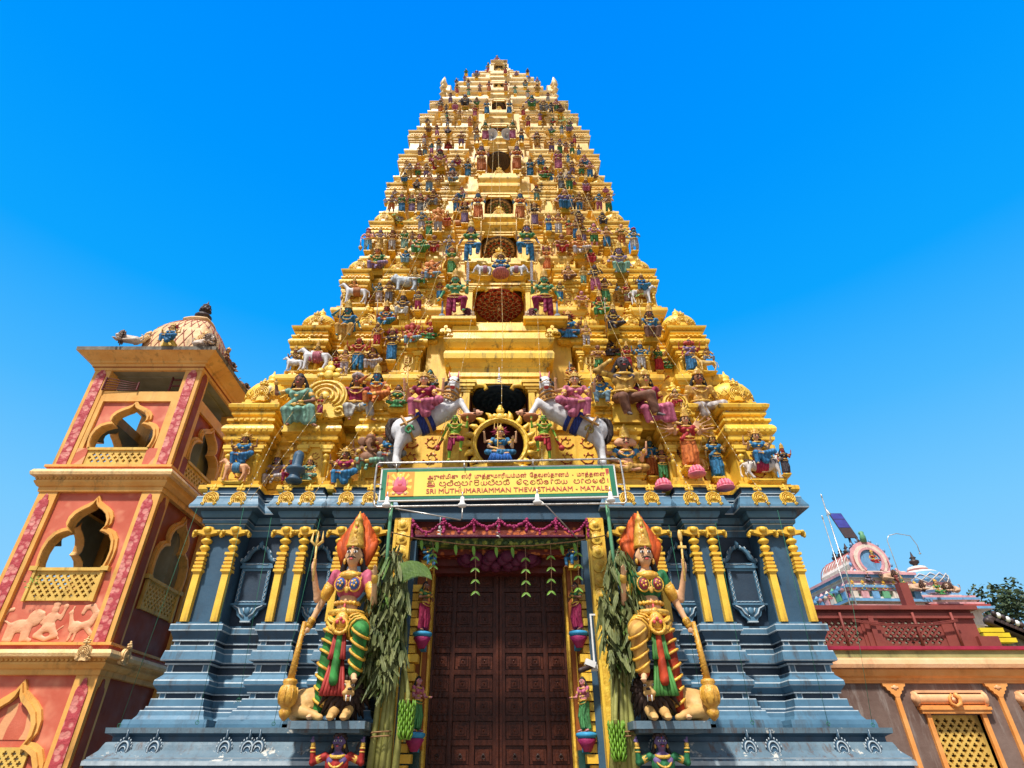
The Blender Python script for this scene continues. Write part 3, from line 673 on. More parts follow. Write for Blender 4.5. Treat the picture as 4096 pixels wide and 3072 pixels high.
for k in range(9):
    a, b = SILL[k], NTOP[k]; nxt = SILL[k + 1] if k < 8 else 31.75
    nw, cbk = NW[k], CB[k]; s = (.95, .8, .72, .66, .6, .54, .46, .4, .38)[k]
    yc = tipY(a) - (.12 if k else -.05) + .12; dep = 2.4 * nw + .4
    zb = 6.86 if k == 0 else a
    mb = MB(); gm = GOLDT[min(9, k)]
    for sgn in (-1, 1):               # jambs
        x0, x1 = sorted((sgn * nw, sgn * cbk)); mb.box(x0, x1, yc, yc + dep, zb, b, 0)
        x0, x1 = sorted((sgn * (nw - .0), sgn * (nw + .16 * s))); mb.box(x0, x1, yc - .05 * s, yc + .1, zb, b - .3 * s, 0)
        for dz, ww in ((.34, .20), (.27, .26), (.20, .32), (.10, .36)):
            x0, x1 = sorted((sgn * (nw - (ww - .18) * s), sgn * (nw + .2 * s + (ww - .18) * s))); mb.box(x0, x1, yc - .06 * s - (ww - .18) * s * .5, yc + .12, b - dz * s, b - dz * s + .07 * s, 0)
        if k < 2:                     # scrolled bracket under the lintel
            mb.tube([(sgn * (nw - .02), yc + .02, b - .18), (sgn * (nw - .22), yc, b - .10), (sgn * (nw - .36), yc, b - .12), (sgn * (nw - .42), yc, b - .20), (sgn * (nw - .36), yc, b - .24)], [.07, .07, .06, .045, .03], 7, 0)
    mb.box(-nw, nw, yc + dep - .05, yc + dep, zb, b, 1)               # back of the niche
    mb.box(-nw, nw, yc + .05, yc + dep, zb - .05, zb + .0, 0)
    for sgn in (-1, 1): x0, x1 = sorted((sgn * nw, sgn * (nw - .012))); mb.box(x0, x1, yc + .25, yc + dep - .06, zb, b - .02, 1)
    # lintel and cornice up to the next sill
    h = nxt - b; cn = CB[k + 1] if k < 8 else .40; yn = tipY(nxt) - .1
    wb = (1.40, .98, .86, .76, .68, .58, .5, .42, .36)[k]; mb.box(-wb - .6 * s, wb + .6 * s, tipY(b) + .38, yc + dep, b + .02, nxt + .3, 0); wt = (cn + .25, cbk)[k > 6]
    pl = [(-wb, yc - .04), (wb, yc - .04), (wb, yc + dep + .6), (-wb, yc + dep + .6)]
    sb = lambda o, z: (o + yc + .10 - tipY(z), z, 0)
    mb.stack(pl, [sb(-.15 * s, b), sb(.0, b), sb(.0, b + .10 * h), sb(.05 * s, b + .10 * h), sb(.05 * s, b + .16 * h), sb(.0, b + .17 * h), sb(.02 * s, b + .24 * h), sb(.14 * s, b + .30 * h), sb(.26 * s, b + .33 * h), sb(.30 * s, b + .40 * h), sb(.28 * s, b + .45 * h), sb(.10 * s, b + .46 * h),
                  sb(.10 * s, b + .52 * h), sb(.20 * s, b + .53 * h), sb(.34 * s, b + .58 * h), sb(.40 * s, b + .62 * h), sb(.40 * s, b + .72 * h), sb(.30 * s, b + .73 * h), sb(.24 * s, b + .80 * h), sb(.28 * s, b + .81 * h), sb(.28 * s, b + .90 * h), sb(.16 * s, b + .91 * h), sb(.16 * s, nxt)])
    if k < 8:
        for i in range(int(wb * 2 / (.15 * s))): x = -wb + (i + .5) * .15 * s; zb_ = b + .27 * h; mb.box(x - .045 * s, x + .045 * s, yc - .04 - (yc + .10 - tipY(zb_)) - .07 * s, yc + .3, zb_ - .04 * s, zb_ + .04 * s, 0)
    o = place('centre_niche', mb, [gm, 'dark_red' if k == 0 else 'ochre'], tower); niches.append(o)
    if k < 6:
        PAL2 = with_mats(PALM, 'lintel_palmette', [gm, 'gold_relief']); zb_ = b + .67 * h
        for sgn in (-1, 1): sub('lintel_palmette', PAL2, None, o, T(sgn * (wb + .02), tipY(zb_) - .58 * s, zb_ - .02, rx=R(-8), s=(.42 * s, .6, .46 * s)))
    cl_ = lotus_ceiling(k)
    ca, cb_ = [('lotus_blue', 'lotus_blue'), ('lotus_red', 'lotus_red'), ('lotus_green', 'lotus_red'), ('lotus_green', 'ochre'), ('lotus_grey', 'lotus_grey'), ('lotus_red', 'magenta'), ('lotus_grey', 'lotus_red'), ('lotus_grey', 'lotus_grey'), ('lotus_grey', 'lotus_grey')][k]
    cm = with_mats(cl_, 'ceiling_lotus', ['lotus_blue' if k == 0 else 'lotus_red' if k == 1 else 'lotus_grey', ca, cb_, 'lotus_cream' if k in (1, 2, 3) else 'lotus_grey' if k else 'blue_mid'])
    sub('ceiling_lotus', cm, None, o, T(0, yc + .12 + nw * 1.02, b - .005, s=(nw * .96, nw * 1.0, .8)))
    if k > 0:                         # barrel rail and crested medallion in front of the sill
        rm = MB(); L2 = cbk * .98
        rm.cap((-L2, 0, 0), (L2, 0, 0), .11 * s + .02, None, 8, 0)
        for i in range(9): 
            x = -L2 + 2 * L2 * i / 8; rm.lathe([(.12 * s + .02, -.03), (.15 * s + .02, 0), (.12 * s + .02, .03)], (0, 0, 0), 9, 0, X=Matrix.Translation((x, 0, 0)) @ Matrix.Rotation(R(90), 4, 'Y'))
        for sx in (-1, 1): rm.lathe([(.2 * s, -.04), (.24 * s, 0), (.18 * s, .04), (.06 * s, .07)], (0, 0, 0), 12, 0, X=Matrix.Translation((sx * L2, 0, .02)) @ Matrix.Rotation(R(90 * sx), 4, 'Y')); rm.tube([(sx * L2, 0, .15 * s), (sx * L2 * 1.03, -.02, .36 * s), (sx * L2, 0, .5 * s)], [.10 * s, .08 * s, .01], 6, 0)
        sub('sill_rail', with_mats(rm, 'sill_rail', [gm]), None, o, T(0, yc - .12, a + .02))
        if k != 1: sub('sill_medallion', with_mats(kudu_mesh(0, 1), 'sill_medallion', [gm, 'gold_relief']), None, o, T(0, yc - .24 * s - .08, a - .22 * s, rx=R(-6), s=(.66 * s + .05, .7, .66 * s + .05)))
    if k == 0:                        # painted scroll panels behind the horses
        for sgn in (-1, 1):
            for x0, w2 in ((1.62, .22), (2.12, .22)):
                pm = scroll_mesh(w2, 1.25); sub('scroll_panel', with_mats(pm, 'scroll_panel', ['gold_paint', 'scroll_red']), None, o, T(sgn * x0, yc + .30, 7.15))
            wm = MB(); x0, x1 = sorted((sgn * 1.3, sgn * 2.5)); wm.box(x0, x1, yc + .30, yc + 1, 6.86, 9.6, 0); wm.box(x0, x1, yc + .18, yc + 1, 6.86, 7.08, 0); wm.box(x0, x1, yc + .22, yc + 1, 8.5, 8.58, 0); place('wall_panel', wm, [gm], o)
    if k == 0:                        # carved flat pilasters either side of the great niche
        for sgn in (-1, 1):
            pm = MB(); pm.box(-.15, .15, -.02, .02, 0, 2.9, 0); sub('carved_pilaster', with_mats(pm, 'carved_pilaster', ['gold_relief']), None, o, T(sgn * 1.08, yc - .012, 6.9))
# ---------------------------------------------------------------- crowning barrel roof, flamed end gables
rb = MB(); z0 = FLOOR[9]; hw = 2.35; yc0 = tipY(z0) + .3; dy = 1.1
pl = [(-hw, yc0), (hw, yc0), (hw, yc0 + 2 * dy), (-hw, yc0 + 2 * dy)]
rb.stack(pl, [(-.3, z0 - .4, 0), (.2, z0 - .35, 0), (.30, z0 - .2, 0), (.34, z0 - .12, 0), (.34, z0, 0), (.1, z0, 0), (.1, z0 + .12, 0), (0, z0 + .14, 0), (0, z0 + .8, 0), (.1, z0 + .82, 0), (.14, z0 + .9, 0), (0, z0 + .92, 0)])
steps = [(2.02, 28.5, 29.15, .0), (1.92, 29.15, 29.75, .10), (1.62, 29.7, 30.35, .22), (1.25, 30.3, 30.95, .36), (.92, 30.9, 31.4, .5), (.62, 31.35, 31.75, .62)]
for hx, za, zb, dy_ in steps:
    yy = yc0 + .05 + dy_
    pl = [(-hx, yy), (hx, yy), (hx, yc0 + 2.1), (-hx, yc0 + 2.1)]; h = zb - za
    rb.stack(pl, [(0, za - .1, 0), (0, za + .3 * h, 0), (.05, za + .31 * h, 0), (.06, za + .40 * h, 0), (.02, za + .42 * h, 0), (.03, za + .58 * h, 0), (.10, za + .66 * h, 0), (.12, za + .75 * h, 0), (.08, za + .80 * h, 0), (.10, za + .82 * h, 0), (.10, za + .9 * h, 0), (.0, zb, 0)])
roof = place('crowning_roof', rb, [GOLDT[9]], tower)
gb = MB(); arc = [(1.05 * math.cos(R(a)) * (1.0), 1.0 + 1.15 * math.sin(R(a))) for a in range(-45, 226, 15)]
gb.plate(arc, .25, 0, X=Matrix.Rotation(R(90), 4, 'Z'))
for a in range(-40, 226, 19):
    c, s_ = math.cos(R(a)), math.sin(R(a)); gb.tube([(.0, 1.0 * c, 1.0 + 1.1 * s_), (.08, 1.25 * c, 1.05 + 1.32 * s_), (.02, 1.42 * c, 1.16 + 1.5 * s_)], [.14, .11, .01], 6, 0)
gb.lathe([(.6, 0), (.55, .08), (.3, .12), (.1, .2)], (0, 0, 0), 12, 0, X=Matrix.Translation((.1, 0, 1)) @ Matrix.Rotation(R(90), 4, 'Y'))
GB = with_mats(gb, 'flamed_gable', [GOLDT[9]])
for sx in (-1, 1): sub('flamed_gable', GB, None, roof, T(sx * 2.62, yc0 + .70, z0 + .05, rz=0 if sx > 0 else R(180), s=(1.1, .72, 1.0)))
sub('crest_gable', with_mats(kudu_mesh(0, 1), 'crest_gable', [GOLDT[9], GOLDT[9]]), None, roof, T(0, yc0 + .35, 31.35, s=(1.0, 1.2, .62)))
fm = with_mats(JUG, 'roof_pot', [GOLDT[9]])
for x in (-.8, .8): sub('roof_pot', fm, None, roof, T(x, yc0 + .8, 31.15, s=.32))
# ---------------------------------------------------------------- gateway: jambs, beams, door leaves
gate = MB()                            # mats: 0 gold 1 gold_relief 2 blue_mid 3 reveal 4 beam_orange 5 beam_green 6 dark_red 7 magenta 8 tile
gmats = ['gold_paint', 'gold_relief', 'blue_mid', 'reveal_orange', 'beam_orange', 'beam_green', 'dark_red', 'magenta', 'tile_green', 'blue_dark']
gmats[7] = material('lotus_dark', (.13, .012, .05), (.08, .008, .03), 8, .6, .4, 30)
for sgn in (-1, 1):
    def bx(x0, x1, y0, y1, z0, z1, m): x0, x1 = sorted((sgn * x0, sgn * x1)); gate.box(x0, x1, y0, y1, z0, z1, m)
    bx(1.84, 2.18, 11.82, 12.5, 0, 6.03, 0)
    for i in range(15):                # rosettes down the pilaster
        z = 5.88 - i * .285
        if z > 3.9: gate.lathe([(.145, 0), (.135, -.03), (.115, -.01), (.10, -.03), (.075, -.012), (.06, -.04), (.02, -.05)], (0, 0, 0), 16, 1, X=Matrix.Translation((sgn * 2.01, 11.818, z)) @ Matrix.Rotation(R(-90), 4, 'X'))
    bx(1.88, 2.14, 11.795, 11.83, .3, 3.78, 1)
    bx(2.12, 2.18, 11.79, 11.84, 0, 6.0, 0); bx(1.84, 1.89, 11.79, 11.84, 0, 6.0, 0)
    bx(1.72, 1.84, 12.0, 14, 0, 5.6, 2); bx(2.18, 2.45, 12.2, 13, 0, 6.0, 2)
    for i in range(28):                # stacked gilt blocks of the inner colonnette
        z = .25 + i * .16; ww = .07 if i % 2 else .0
        bx(1.60 - ww, 1.74, 12.05 - ww * .6, 12.3, z, z + .135, 0)
    bx(1.44, 1.72, 12.6, 14, 1.9, 5.6, 3); bx(1.44, 1.76, 12.55, 13.9, 0, 1.9, 8)
    bx(1.52, 1.54, 12.58, 12.62, 1.9, 5.2, 0); bx(1.40, 1.46, 12.85, 13.4, 0, 5.3, 1)
gate.box(-2.45, 2.45, 11.9, 14, 6.03, 6.86, 2)
gate.box(-2.3, 2.3, 11.76, 11.9, 6.40, 6.48, 9); gate.box(-2.35, 2.35, 11.7, 11.9, 6.62, 6.70, 9)
gate.box(-1.84, 1.84, 12.05, 14, 5.90, 6.04, 6)
gate.box(-1.78, 1.78, 12.02, 12.3, 5.72, 5.90, 4); gate.box(-1.76, 1.76, 12.12, 14, 5.56, 5.70, 5); gate.box(-1.80, 1.80, 12.0, 12.2, 5.69, 5.725, 7)
gate.box(-1.72, 1.72, 12.45, 14, 5.44, 5.56, 4); gate.box(-1.70, 1.70, 12.75, 14, 5.30, 5.45, 6)
for i in range(27): gate.lathe([(.06, 0), (.05, .02), (.02, .03)], (0, 0, 0), 8, 5, X=Matrix.Translation((-1.7 + i * .131, 12.115, 5.60)) @ Matrix.Rotation(R(90), 4, 'X'))
gate.box(-1.55, 1.55, 12.9, 14, 5.18, 5.34, 6)
for ring, (n, r) in enumerate(((14, .62), (11, .45), (7, .26))):      # hanging lotus under the beam
    for i in range(n):
        a = 2 * math.pi * (i + .5 * ring) / n
        gate.ell((r * 1.25 * math.cos(a), 12.62 + .28 * math.sin(a) * r / .6, 5.38 - .05 * ring), (.15, .07, .13), 7, 5, 7)
place('gateway', gate, gmats, tower)
# timber door leaves with rows of coffers
def door_leaf():
    m = MB(); W_, Hh = 1.44, 5.3
    m.box(0, W_, .06, .14, 0, Hh, 0)
    cols, rows = 3, 13; cw = (W_ - .12) / cols; rh = Hh / rows
    for c in range(cols + 1): x = .05 + c * cw; m.box(x - .045, x + .045, 0, .06, 0, Hh, 0)
    for r in range(rows + 1): z = r * rh; m.box(.004, W_ - .004, .006, .06, max(0, z - .045), min(Hh, z + .045), 0)
    for c in range(cols):
        for r in range(rows):
            x0 = .05 + c * cw + .06; x1 = x0 + cw - .12; za = r * rh + .06; zb = za + rh - .12
            for i, (d, e) in enumerate(((0, .035), (.05, .018), (.085, .03))):
                m.box(x0 + d, x1 - d, (.045, .015, .03)[i], .07, za + d, zb - d, 1)
            xm, zm = (x0 + x1) / 2, (za + zb) / 2
            if r >= 5: m.plate([(-.07, -.06), (.07, -.06), (.07, .07), (-.07, .07)], .02, 0, holes=[[(-.045, -.038), (-.045, .045), (.045, .045), (.045, -.038)]], X=Matrix.Translation((xm, .0, zm))); m.ell((xm, .012, zm), (.018, .015, .03), 6, 4, 1)
    m.box(W_ - .05, W_ + .0, -.02, .05, 0, Hh, 1)
    return m
DL = door_leaf(); dlm = with_mats(DL, 'door_leaf', ['wood_dark', 'wood_panel'])
km = MB(); km.tube([(.035 * math.cos(a), -.01, .035 * math.sin(a) - .03) for a in [R(30 * i) for i in range(12)]], .008, 5, 0, closed=True); km.lathe([(.03, 0), (.02, -.02), (.008, -.03)], (0, 0, 0), 8, 0, X=Matrix.Rotation(R(90), 4, 'X'))
KM = with_mats(km, 'door_ring', ['black_metal'])
place('door_back', MB().box(-1.5, 1.5, 13.4, 13.5, 0, 5.4), ['dark_red'], tower)
for mir in (0, 1):
    X = T(0 if not mir else 0, 13.15, 0, s=(1, 1, 1), mirror=bool(mir)) 
    X = X @ Matrix.Translation((.012, 0, 0)); 
    # hinge side faces the jamb: flip so that the meeting stile is at the middle
    X = T(-1.45, 13.15, 0) if not mir else T(1.45, 13.15, 0, mirror=True)
    d = sub('door_leaf', dlm, None, tower, X)
    for c in range(3):
        for r in range(2, 5):
            cw = 1.32 / 3; rh = 5.3 / 13; o = link('door_ring', KM, None, d, (.05 + (c + .5) * cw, .0, (r + .5) * rh))
# ================================================================ SIDE TOWER
side = thing('bell_tower', 'salmon and ochre side tower with cusped arch openings and a scale patterned dome', 'tower', (-9.83, 14.98, 0))
TX, TY, TW = -9.83, 14.98, 1.5
HALF = [(.93, 0), (.99, .12), (1.0, .26), (.94, .40), (.80, .50), (.62, .545), (.48, .56), (.57, .63), (.56, .73), (.46, .82), (.30, .885), (.13, .935), (.05, .98)]
def arch_pts(hw, z0, h, g=0.):
    r = [(x * hw + (g if x > .1 else g * .5), z0 + z * h + (g * .9 if z > .1 else 0)) for x, z in HALF]
    return r + [(0, z0 + h * 1.05 + g * 1.3)] + [(-x, z) for x, z in r[::-1]]
def ring_plate(mb, hw, z0, h, g0, g1, d, m, X):
    a = arch_pts(hw, z0, h, g1); b = arch_pts(hw, z0, h, g0); n = len(a)
    v = [(x, 0, z) for x, z in a] + [(x, 0, z) for x, z in b] + [(x, d, z) for x, z in a] + [(x, d, z) for x, z in b]; f = []
    for i in range(n - 1): f += [(i, i + n, i + 1 + n, i + 1), (i, i + 1, i + 1 + 2 * n, i + 2 * n), (i + n, i + 3 * n, i + 1 + 3 * n, i + 1 + n)]
    mb.add(v, f, m, False, X)
def lattice_plate(mb, x0, x1, z0, z1, d, m, X, pitch=.165):
    holes = []; nx = max(1, round((x1 - x0 - .04) / pitch)); nz = max(1, round((z1 - z0 - .04) / (pitch * .5)))
    px = (x1 - x0 - .04) / nx; pz = (z1 - z0 - .04) / nz
    for j in range(1, nz):
        for i in range(nx + (j % 2)):
            cx = x0 + .02 + (i + .5 - .5 * (j % 2)) * px; cz = z0 + .02 + j * pz
            a = px * .30; b = px * .13
            pts = [(a, 0), (b, b), (0, a), (-b, b), (-a, 0), (-b, -b), (0, -a), (b, -b)]
            a2 = px * .28; c2 = px * .11; pts = [(a2, c2), (c2, c2), (c2, a2), (-c2, a2), (-c2, c2), (-a2, c2), (-a2, -c2), (-c2, -c2), (-c2, -a2), (c2, -a2), (c2, -c2), (a2, -c2)]
            q = [(cx + u, cz + v) for u, v in pts]
            if min(u for u, v in q) > x0 + .01 and max(u for u, v in q) < x1 - .01: holes.append(q[::-1])
    mb.plate([(x0, z0), (x1, z0), (x1, z1), (x0, z1)], d, m, holes, X)
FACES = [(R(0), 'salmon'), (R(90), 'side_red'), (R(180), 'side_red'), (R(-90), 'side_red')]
def strip_outline(w, z0, z1): return [(-w, z0), (w, z0), (w, z1 - .25), (w * .8, z1 - .17), (w * .55, z1 - .15), (w * .3, z1 - .03), (0, z1), (-w * .3, z1 - .03), (-w * .55, z1 - .15), (-w * .8, z1 - .17), (-w, z1 - .25)]
STO = [(0.0, 3.25), (3.85, 7.32), (8.02, 11.1)]
sto_obj = []
for si, (za, zb) in enumerate(STO):
    body = MB(); trims = []
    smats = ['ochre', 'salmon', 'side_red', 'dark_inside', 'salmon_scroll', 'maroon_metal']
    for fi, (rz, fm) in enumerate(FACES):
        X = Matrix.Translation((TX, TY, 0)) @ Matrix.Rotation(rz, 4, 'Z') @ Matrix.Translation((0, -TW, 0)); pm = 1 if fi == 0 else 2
        # corner posts
        body.box(-TW, -TW + .46, 0, .46, za, zb, 0, X)
        e = MB()
        if si == 1:
            lo = [(-1.04, za), (1.04, za), (1.04, zb), (-1.04, zb)]; op = arch_pts(.78, 5.44, 1.60)
            hole = [(-.74, 4.75), (-.74, 5.40)] + [(-x, z) for x, z in HALF[:0]] ; hole = op + [(-.74, 5.40), (-.74, 4.75), (.74, 4.75), (.74, 5.40)]
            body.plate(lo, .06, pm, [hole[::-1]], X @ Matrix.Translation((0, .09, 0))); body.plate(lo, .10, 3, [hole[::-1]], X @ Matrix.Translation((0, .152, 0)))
            fr = MB(); ring_plate(fr, .78, 5.44, 1.60, -.0, .045, .12, 0, X @ Matrix.Translation((0, -.02, 0))); ring_plate(fr, .78, 5.44, 1.60, .045, .10, .10, 0, X @ Matrix.Translation((0, .03, 0))); ring_plate(fr, .78, 5.44, 1.60, -.012, .0, .24, 0, X @ Matrix.Translation((0, .0, 0)))
            trims.append(('arch_frame', fr, ['ochre'])); lt = MB(); lattice_plate(lt, -.74, .74, 4.75, 5.40, .06, 0, X @ Matrix.Translation((0, .04, 0))); lt.box(-.86, .86, -.01, .12, 5.40, 5.47, 0, X)
            for sx in (-1, 1): lt.box(*sorted((sx * .74, sx * .80)), .0, .12, 4.73, 5.42, 0, X); lt.box(*sorted((sx * .72, sx * .90)), -.03, .13, 5.40, 5.50, 0, X)
            trims.append(('lattice_panel', lt, ['lattice_yellow']))
        elif si == 2:
            lo = [(-1.04, za), (1.04, za), (1.04, 9.96), (-1.04, 9.96)]; op = arch_pts(.80, 8.55, 1.24)
            hole = op + [(-.74, 8.52), (-.74, 8.08), (.74, 8.08), (.74, 8.52)]
            body.plate(lo, .06, pm, [hole[::-1]], X @ Matrix.Translation((0, .09, 0))); body.plate(lo, .10, 3, [hole[::-1]], X @ Matrix.Translation((0, .152, 0)))
            body.box(-1.04, 1.04, .02, .2, 9.96, 10.27, 0, X); body.box(-1.04, -.92, .02, .2, 8.45, 9.96, 0, X); body.box(.92, 1.04, .02, .2, 8.45, 9.96, 0, X)
            for sx in (-1, 1): body.box(*sorted((sx * .76, sx * 1.06)), .01, .14, 8.02, 8.53, 4 if fi == 0 else 2, X)
            fr = MB(); ring_plate(fr, .80, 8.55, 1.24, 0, .045, .12, 0, X @ Matrix.Translation((0, -.02, 0))); ring_plate(fr, .80, 8.55, 1.24, .045, .10, .10, 0, X @ Matrix.Translation((0, .03, 0))); ring_plate(fr, .80, 8.55, 1.24, -.012, 0, .24, 0, X)
            trims.append(('arch_frame', fr, ['ochre'])); lt = MB(); lattice_plate(lt, -.76, .76, 8.07, 8.48, .06, 0, X @ Matrix.Translation((0, .04, 0))); lt.box(-.78, .78, .0, .12, 8.48, 8.55, 0, X); trims.append(('lattice_panel', lt, ['lattice_yellow']))
        else:
            lo = [(-1.04, za), (1.04, za), (1.04, zb), (-1.04, zb)]
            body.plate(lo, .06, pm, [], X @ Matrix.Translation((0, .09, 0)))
            if fi == 0:
                fr = MB()
                for g0, g1, d, y in ((.0, .07, .10, -.03), (.07, .13, .08, .02)): ring_plate(fr, .92, .75, 2.15, g0, g1, d, 0, X @ Matrix.Translation((0, y, 0)))
                trims.append(('arch_frame', fr, ['ochre'])); lt = MB(); lattice_plate(lt, -.62, .62, 1.0, 1.97, .05, 0, X @ Matrix.Translation((0, .03, 0))); lt.box(-.62, .62, .075, .085, 1, 1.97, 1, X); trims.append(('lattice_panel', lt, ['lattice_yellow', 'dark_inside']))
                sc = MB(); sc.plate([(-.5, 2.1), (.5, 2.1), (.45, 2.5), (0, 2.75), (-.45, 2.5)], .02, 0, (), X @ Matrix.Translation((0, .075, 0))); trims.append(('scroll_panel', sc, ['salmon_scroll']))
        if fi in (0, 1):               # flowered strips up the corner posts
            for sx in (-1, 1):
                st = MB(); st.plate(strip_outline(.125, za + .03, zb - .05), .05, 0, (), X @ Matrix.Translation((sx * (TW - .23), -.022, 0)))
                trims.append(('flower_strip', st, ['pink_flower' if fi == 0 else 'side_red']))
    if si == 1: body.box(TX - 1.38, TX + 1.38, TY - 1.38, TY + 1.38, za + .3, za + .42, 3); body.box(TX - .1, TX + 1.3, TY + .2, TY + 1.35, za + .4, zb, 3)
    if si == 2: body.box(TX - 1.38, TX + 1.38, TY - 1.38, TY + 1.38, za - .1, za + .02, 3); body.box(TX - .45, TX + 1.1, TY + .4, TY + 1.3, za, 10.4, 3)
    so_ = place('storey', body, smats, side); sto_obj.append(so_)
    for nm, mb, mm in trims: place(nm, mb, mm, so_)
pl = [(TX - TW, TY - TW), (TX + TW, TY - TW), (TX + TW, TY + TW), (TX - TW, TY + TW)]
def cornice(za, h):
    return [(-.4, za, 0), (.03, za, 0), (.04, za + .17 * h, 0), (.08, za + .18 * h, 0), (.14, za + .30 * h, 0), (.15, za + .36 * h, 0), (.12, za + .37 * h, 0), (.15, za + .50 * h, 1), (.24, za + .52 * h, 1), (.26, za + .62 * h, 1), (.22, za + .74 * h, 1), (.16, za + .76 * h, 2), (.05, za + .78 * h, 2), (.05, za + .90 * h, 0), (.10, za + .91 * h, 0), (.10, za + h, 0), (-.4, za + h, 0)]
for za, h in ((3.25, .62), (7.32, .70)):
    cb_ = MB(); cb_.stack(pl, cornice(za, h)); c_ = place('cornice', cb_, ['ochre', 'ochre_pale', 'salmon'], side)
    bd = MB()
    for i in range(34): x = TX - 1.6 + i * 3.2 / 33; bd.ell((x, TY - TW - .145, za + .43 * h), (.04, .02, .03), 6, 4, 0)
    place('bead_row', bd, ['ochre'], c_)
om = MB(); om.merge(arch_ornament_mb(), T(TX + 1.18, TY - TW - .30, 3.56, s=(.36, .5, .36))) if False else None
ORN = with_mats(kudu_mesh(0, 0), 'corner_ornament', ['ochre_pale'])
sub('corner_ornament', ORN, None, side, T(TX + 1.20, TY - TW - .27, 3.50, s=(.34, .6, .34))); sub('corner_ornament', ORN, None, side, T(TX + TW + .27, TY - 1.2, 3.50, rz=R(90), s=(.34, .6, .34)))
ev = MB(); ev.stack(pl, [(-.5, 10.95, 3), (-.05, 10.95, 0), (.02, 10.95, 0), (.04, 11.03, 2), (.08, 11.04, 0), (.10, 11.12, 0), (.14, 11.13, 0), (.16, 11.18, 0), (.42, 11.36, 0), (.44, 11.36, 1), (.45, 11.47, 1), (.30, 11.50, 1), (-.2, 11.62, 1)])
ev.box(TX - 1.2, TX + 1.2, TY - 1.2, TY + 1.2, 10.93, 10.96, 3)
eave = place('roof_slab', ev, ['ochre', 'old_concrete', 'side_red', 'dark_inside'], side)
dm = MB(); prof = [(1.0, 11.5), (1.08, 11.75), (1.11, 12.1), (1.07, 12.5), (.97, 12.95), (.80, 13.3), (.60, 13.55), (.42, 13.68), (.40, 13.75), (.46, 13.78), (.44, 13.84), (.2, 13.9)]
def sq(a): c, s_ = math.cos(a), math.sin(a); return 1 / max(abs(c), abs(s_)) ** .55
n = 40; v = []; f = []
for r, z in prof:
    for i in range(n): a = 2 * math.pi * i / n; q = r * sq(a); v.append((TX + q * math.cos(a), TY + q * math.sin(a), z))
for j in range(len(prof) - 1):
    for i in range(n): f.append((j * n + i, j * n + (i + 1) % n, (j + 1) * n + (i + 1) % n, (j + 1) * n + i))
f.append(tuple((len(prof) - 1) * n + i for i in range(n))); dm.add(v, f, 0, True)
for k in range(28):
    for sg in (-1, 1):
        pts = []
        for t in range(0, 9):
            u = t / 8; j = u * 7; j0 = int(min(j, 6)); fr_ = j - j0; r = prof[j0][0] + (prof[j0 + 1][0] - prof[j0][0]) * fr_; z = prof[j0][1] + (prof[j0 + 1][1] - prof[j0][1]) * fr_
            a = 2 * math.pi * k / 28 + sg * u * .9; q = r * sq(a); pts.append((TX + q * math.cos(a), TY + q * math.sin(a), z))
        dm.tube(pts, .02, 4, 1)
dome = place('dome', dm, ['dome_scale', 'side_red'], side)
fi_ = MB(); fi_.lathe([(.14, 0), (.2, .05), (.1, .10), (.08, .14), (.24, .20), (.27, .28), (.2, .36), (.07, .40), (.06, .44), (.15, .48), (.17, .56), (.14, .66), (.07, .78), (.02, .9), (.005, .98)], (TX, TY, 13.88), 14, 0)
for j in range(3):
    for i in range(9): a = 2 * math.pi * (i + j * .5) / 9; fi_.ell((TX + (.16 - .03 * j) * math.cos(a), TY + (.16 - .03 * j) * math.sin(a), 14.42 + .09 * j), (.045, .045, .06), 6, 4, 0)
place('finial', fi_, ['black_metal'], dome)
for sx in (-1, 1): sub('gable_ornament', ORN, None, dome, T(TX + sx * .95, TY - 1.12, 12.25, rx=R(-24), rz=R(sx * 20), s=(.5, .6, .5)))
# relief carvings on the lower panel
def relief(prims, name, vox=.022):
    m = MB()
    for p in prims:
        if p[0] == 'c': m.cap((p[1], p[5] if len(p) > 5 else 0, p[2]), (p[3][0], p[5] if len(p) > 5 else 0, p[3][1]), p[4][0], p[4][1], 8)
        else: m.ell((p[1], 0, p[2]), p[3], 10, 7)
    return fused(m, name, vox, ['relief_peach'], 1)
material('relief_peach', (.74, .40, .22), (.66, .28, .15), 4, .5, .5, 20)
lion_r = relief([('e', .0, .30, (.24, .07, .13)), ('c', .18, .30, (.20, .05), (.07, .05)), ('c', .10, .26, (.12, .04), (.06, .05)), ('c', -.20, .28, (-.22, .04), (.09, .05)), ('c', -.1, .24, (-.10, .04), (.06, .05)), ('e', .24, .46, (.17, .08, .17)), ('e', .32, .52, (.10, .09, .08)), ('c', .38, .48, (.44, .45), (.04, .03)), ('c', -.24, .34, (-.42, .42), (.03, .025)), ('c', -.42, .42, (-.38, .6), (.025, .03)), ('c', -.38, .6, (-.30, .62), (.035, .05)), ('c', .20, .05, (.30, .03), (.05, .04)), ('c', -.22, .04, (-.12, .03), (.05, .04))], 'lion_relief')
man_r = relief([('e', 0, .62, (.08, .07, .09)), ('e', 0, .44, (.11, .06, .13)), ('e', 0, .28, (.15, .07, .10)), ('c', -.09, .5, (-.17, .36), (.05, .04)), ('c', -.17, .36, (-.04, .40), (.04, .035)), ('c', .09, .5, (.18, .44), (.05, .04)), ('c', .18, .44, (.20, .62), (.04, .04)), ('e', .2, .68, (.06, .05, .06)), ('c', -.06, .26, (-.2, .12), (.09, .06)), ('c', -.2, .12, (-.02, .06), (.06, .05)), ('c', .06, .26, (.2, .12), (.09, .06)), ('c', .2, .12, (.02, .05), (.06, .05)), ('e', 0, .73, (.09, .06, .05))], 'figure_relief')
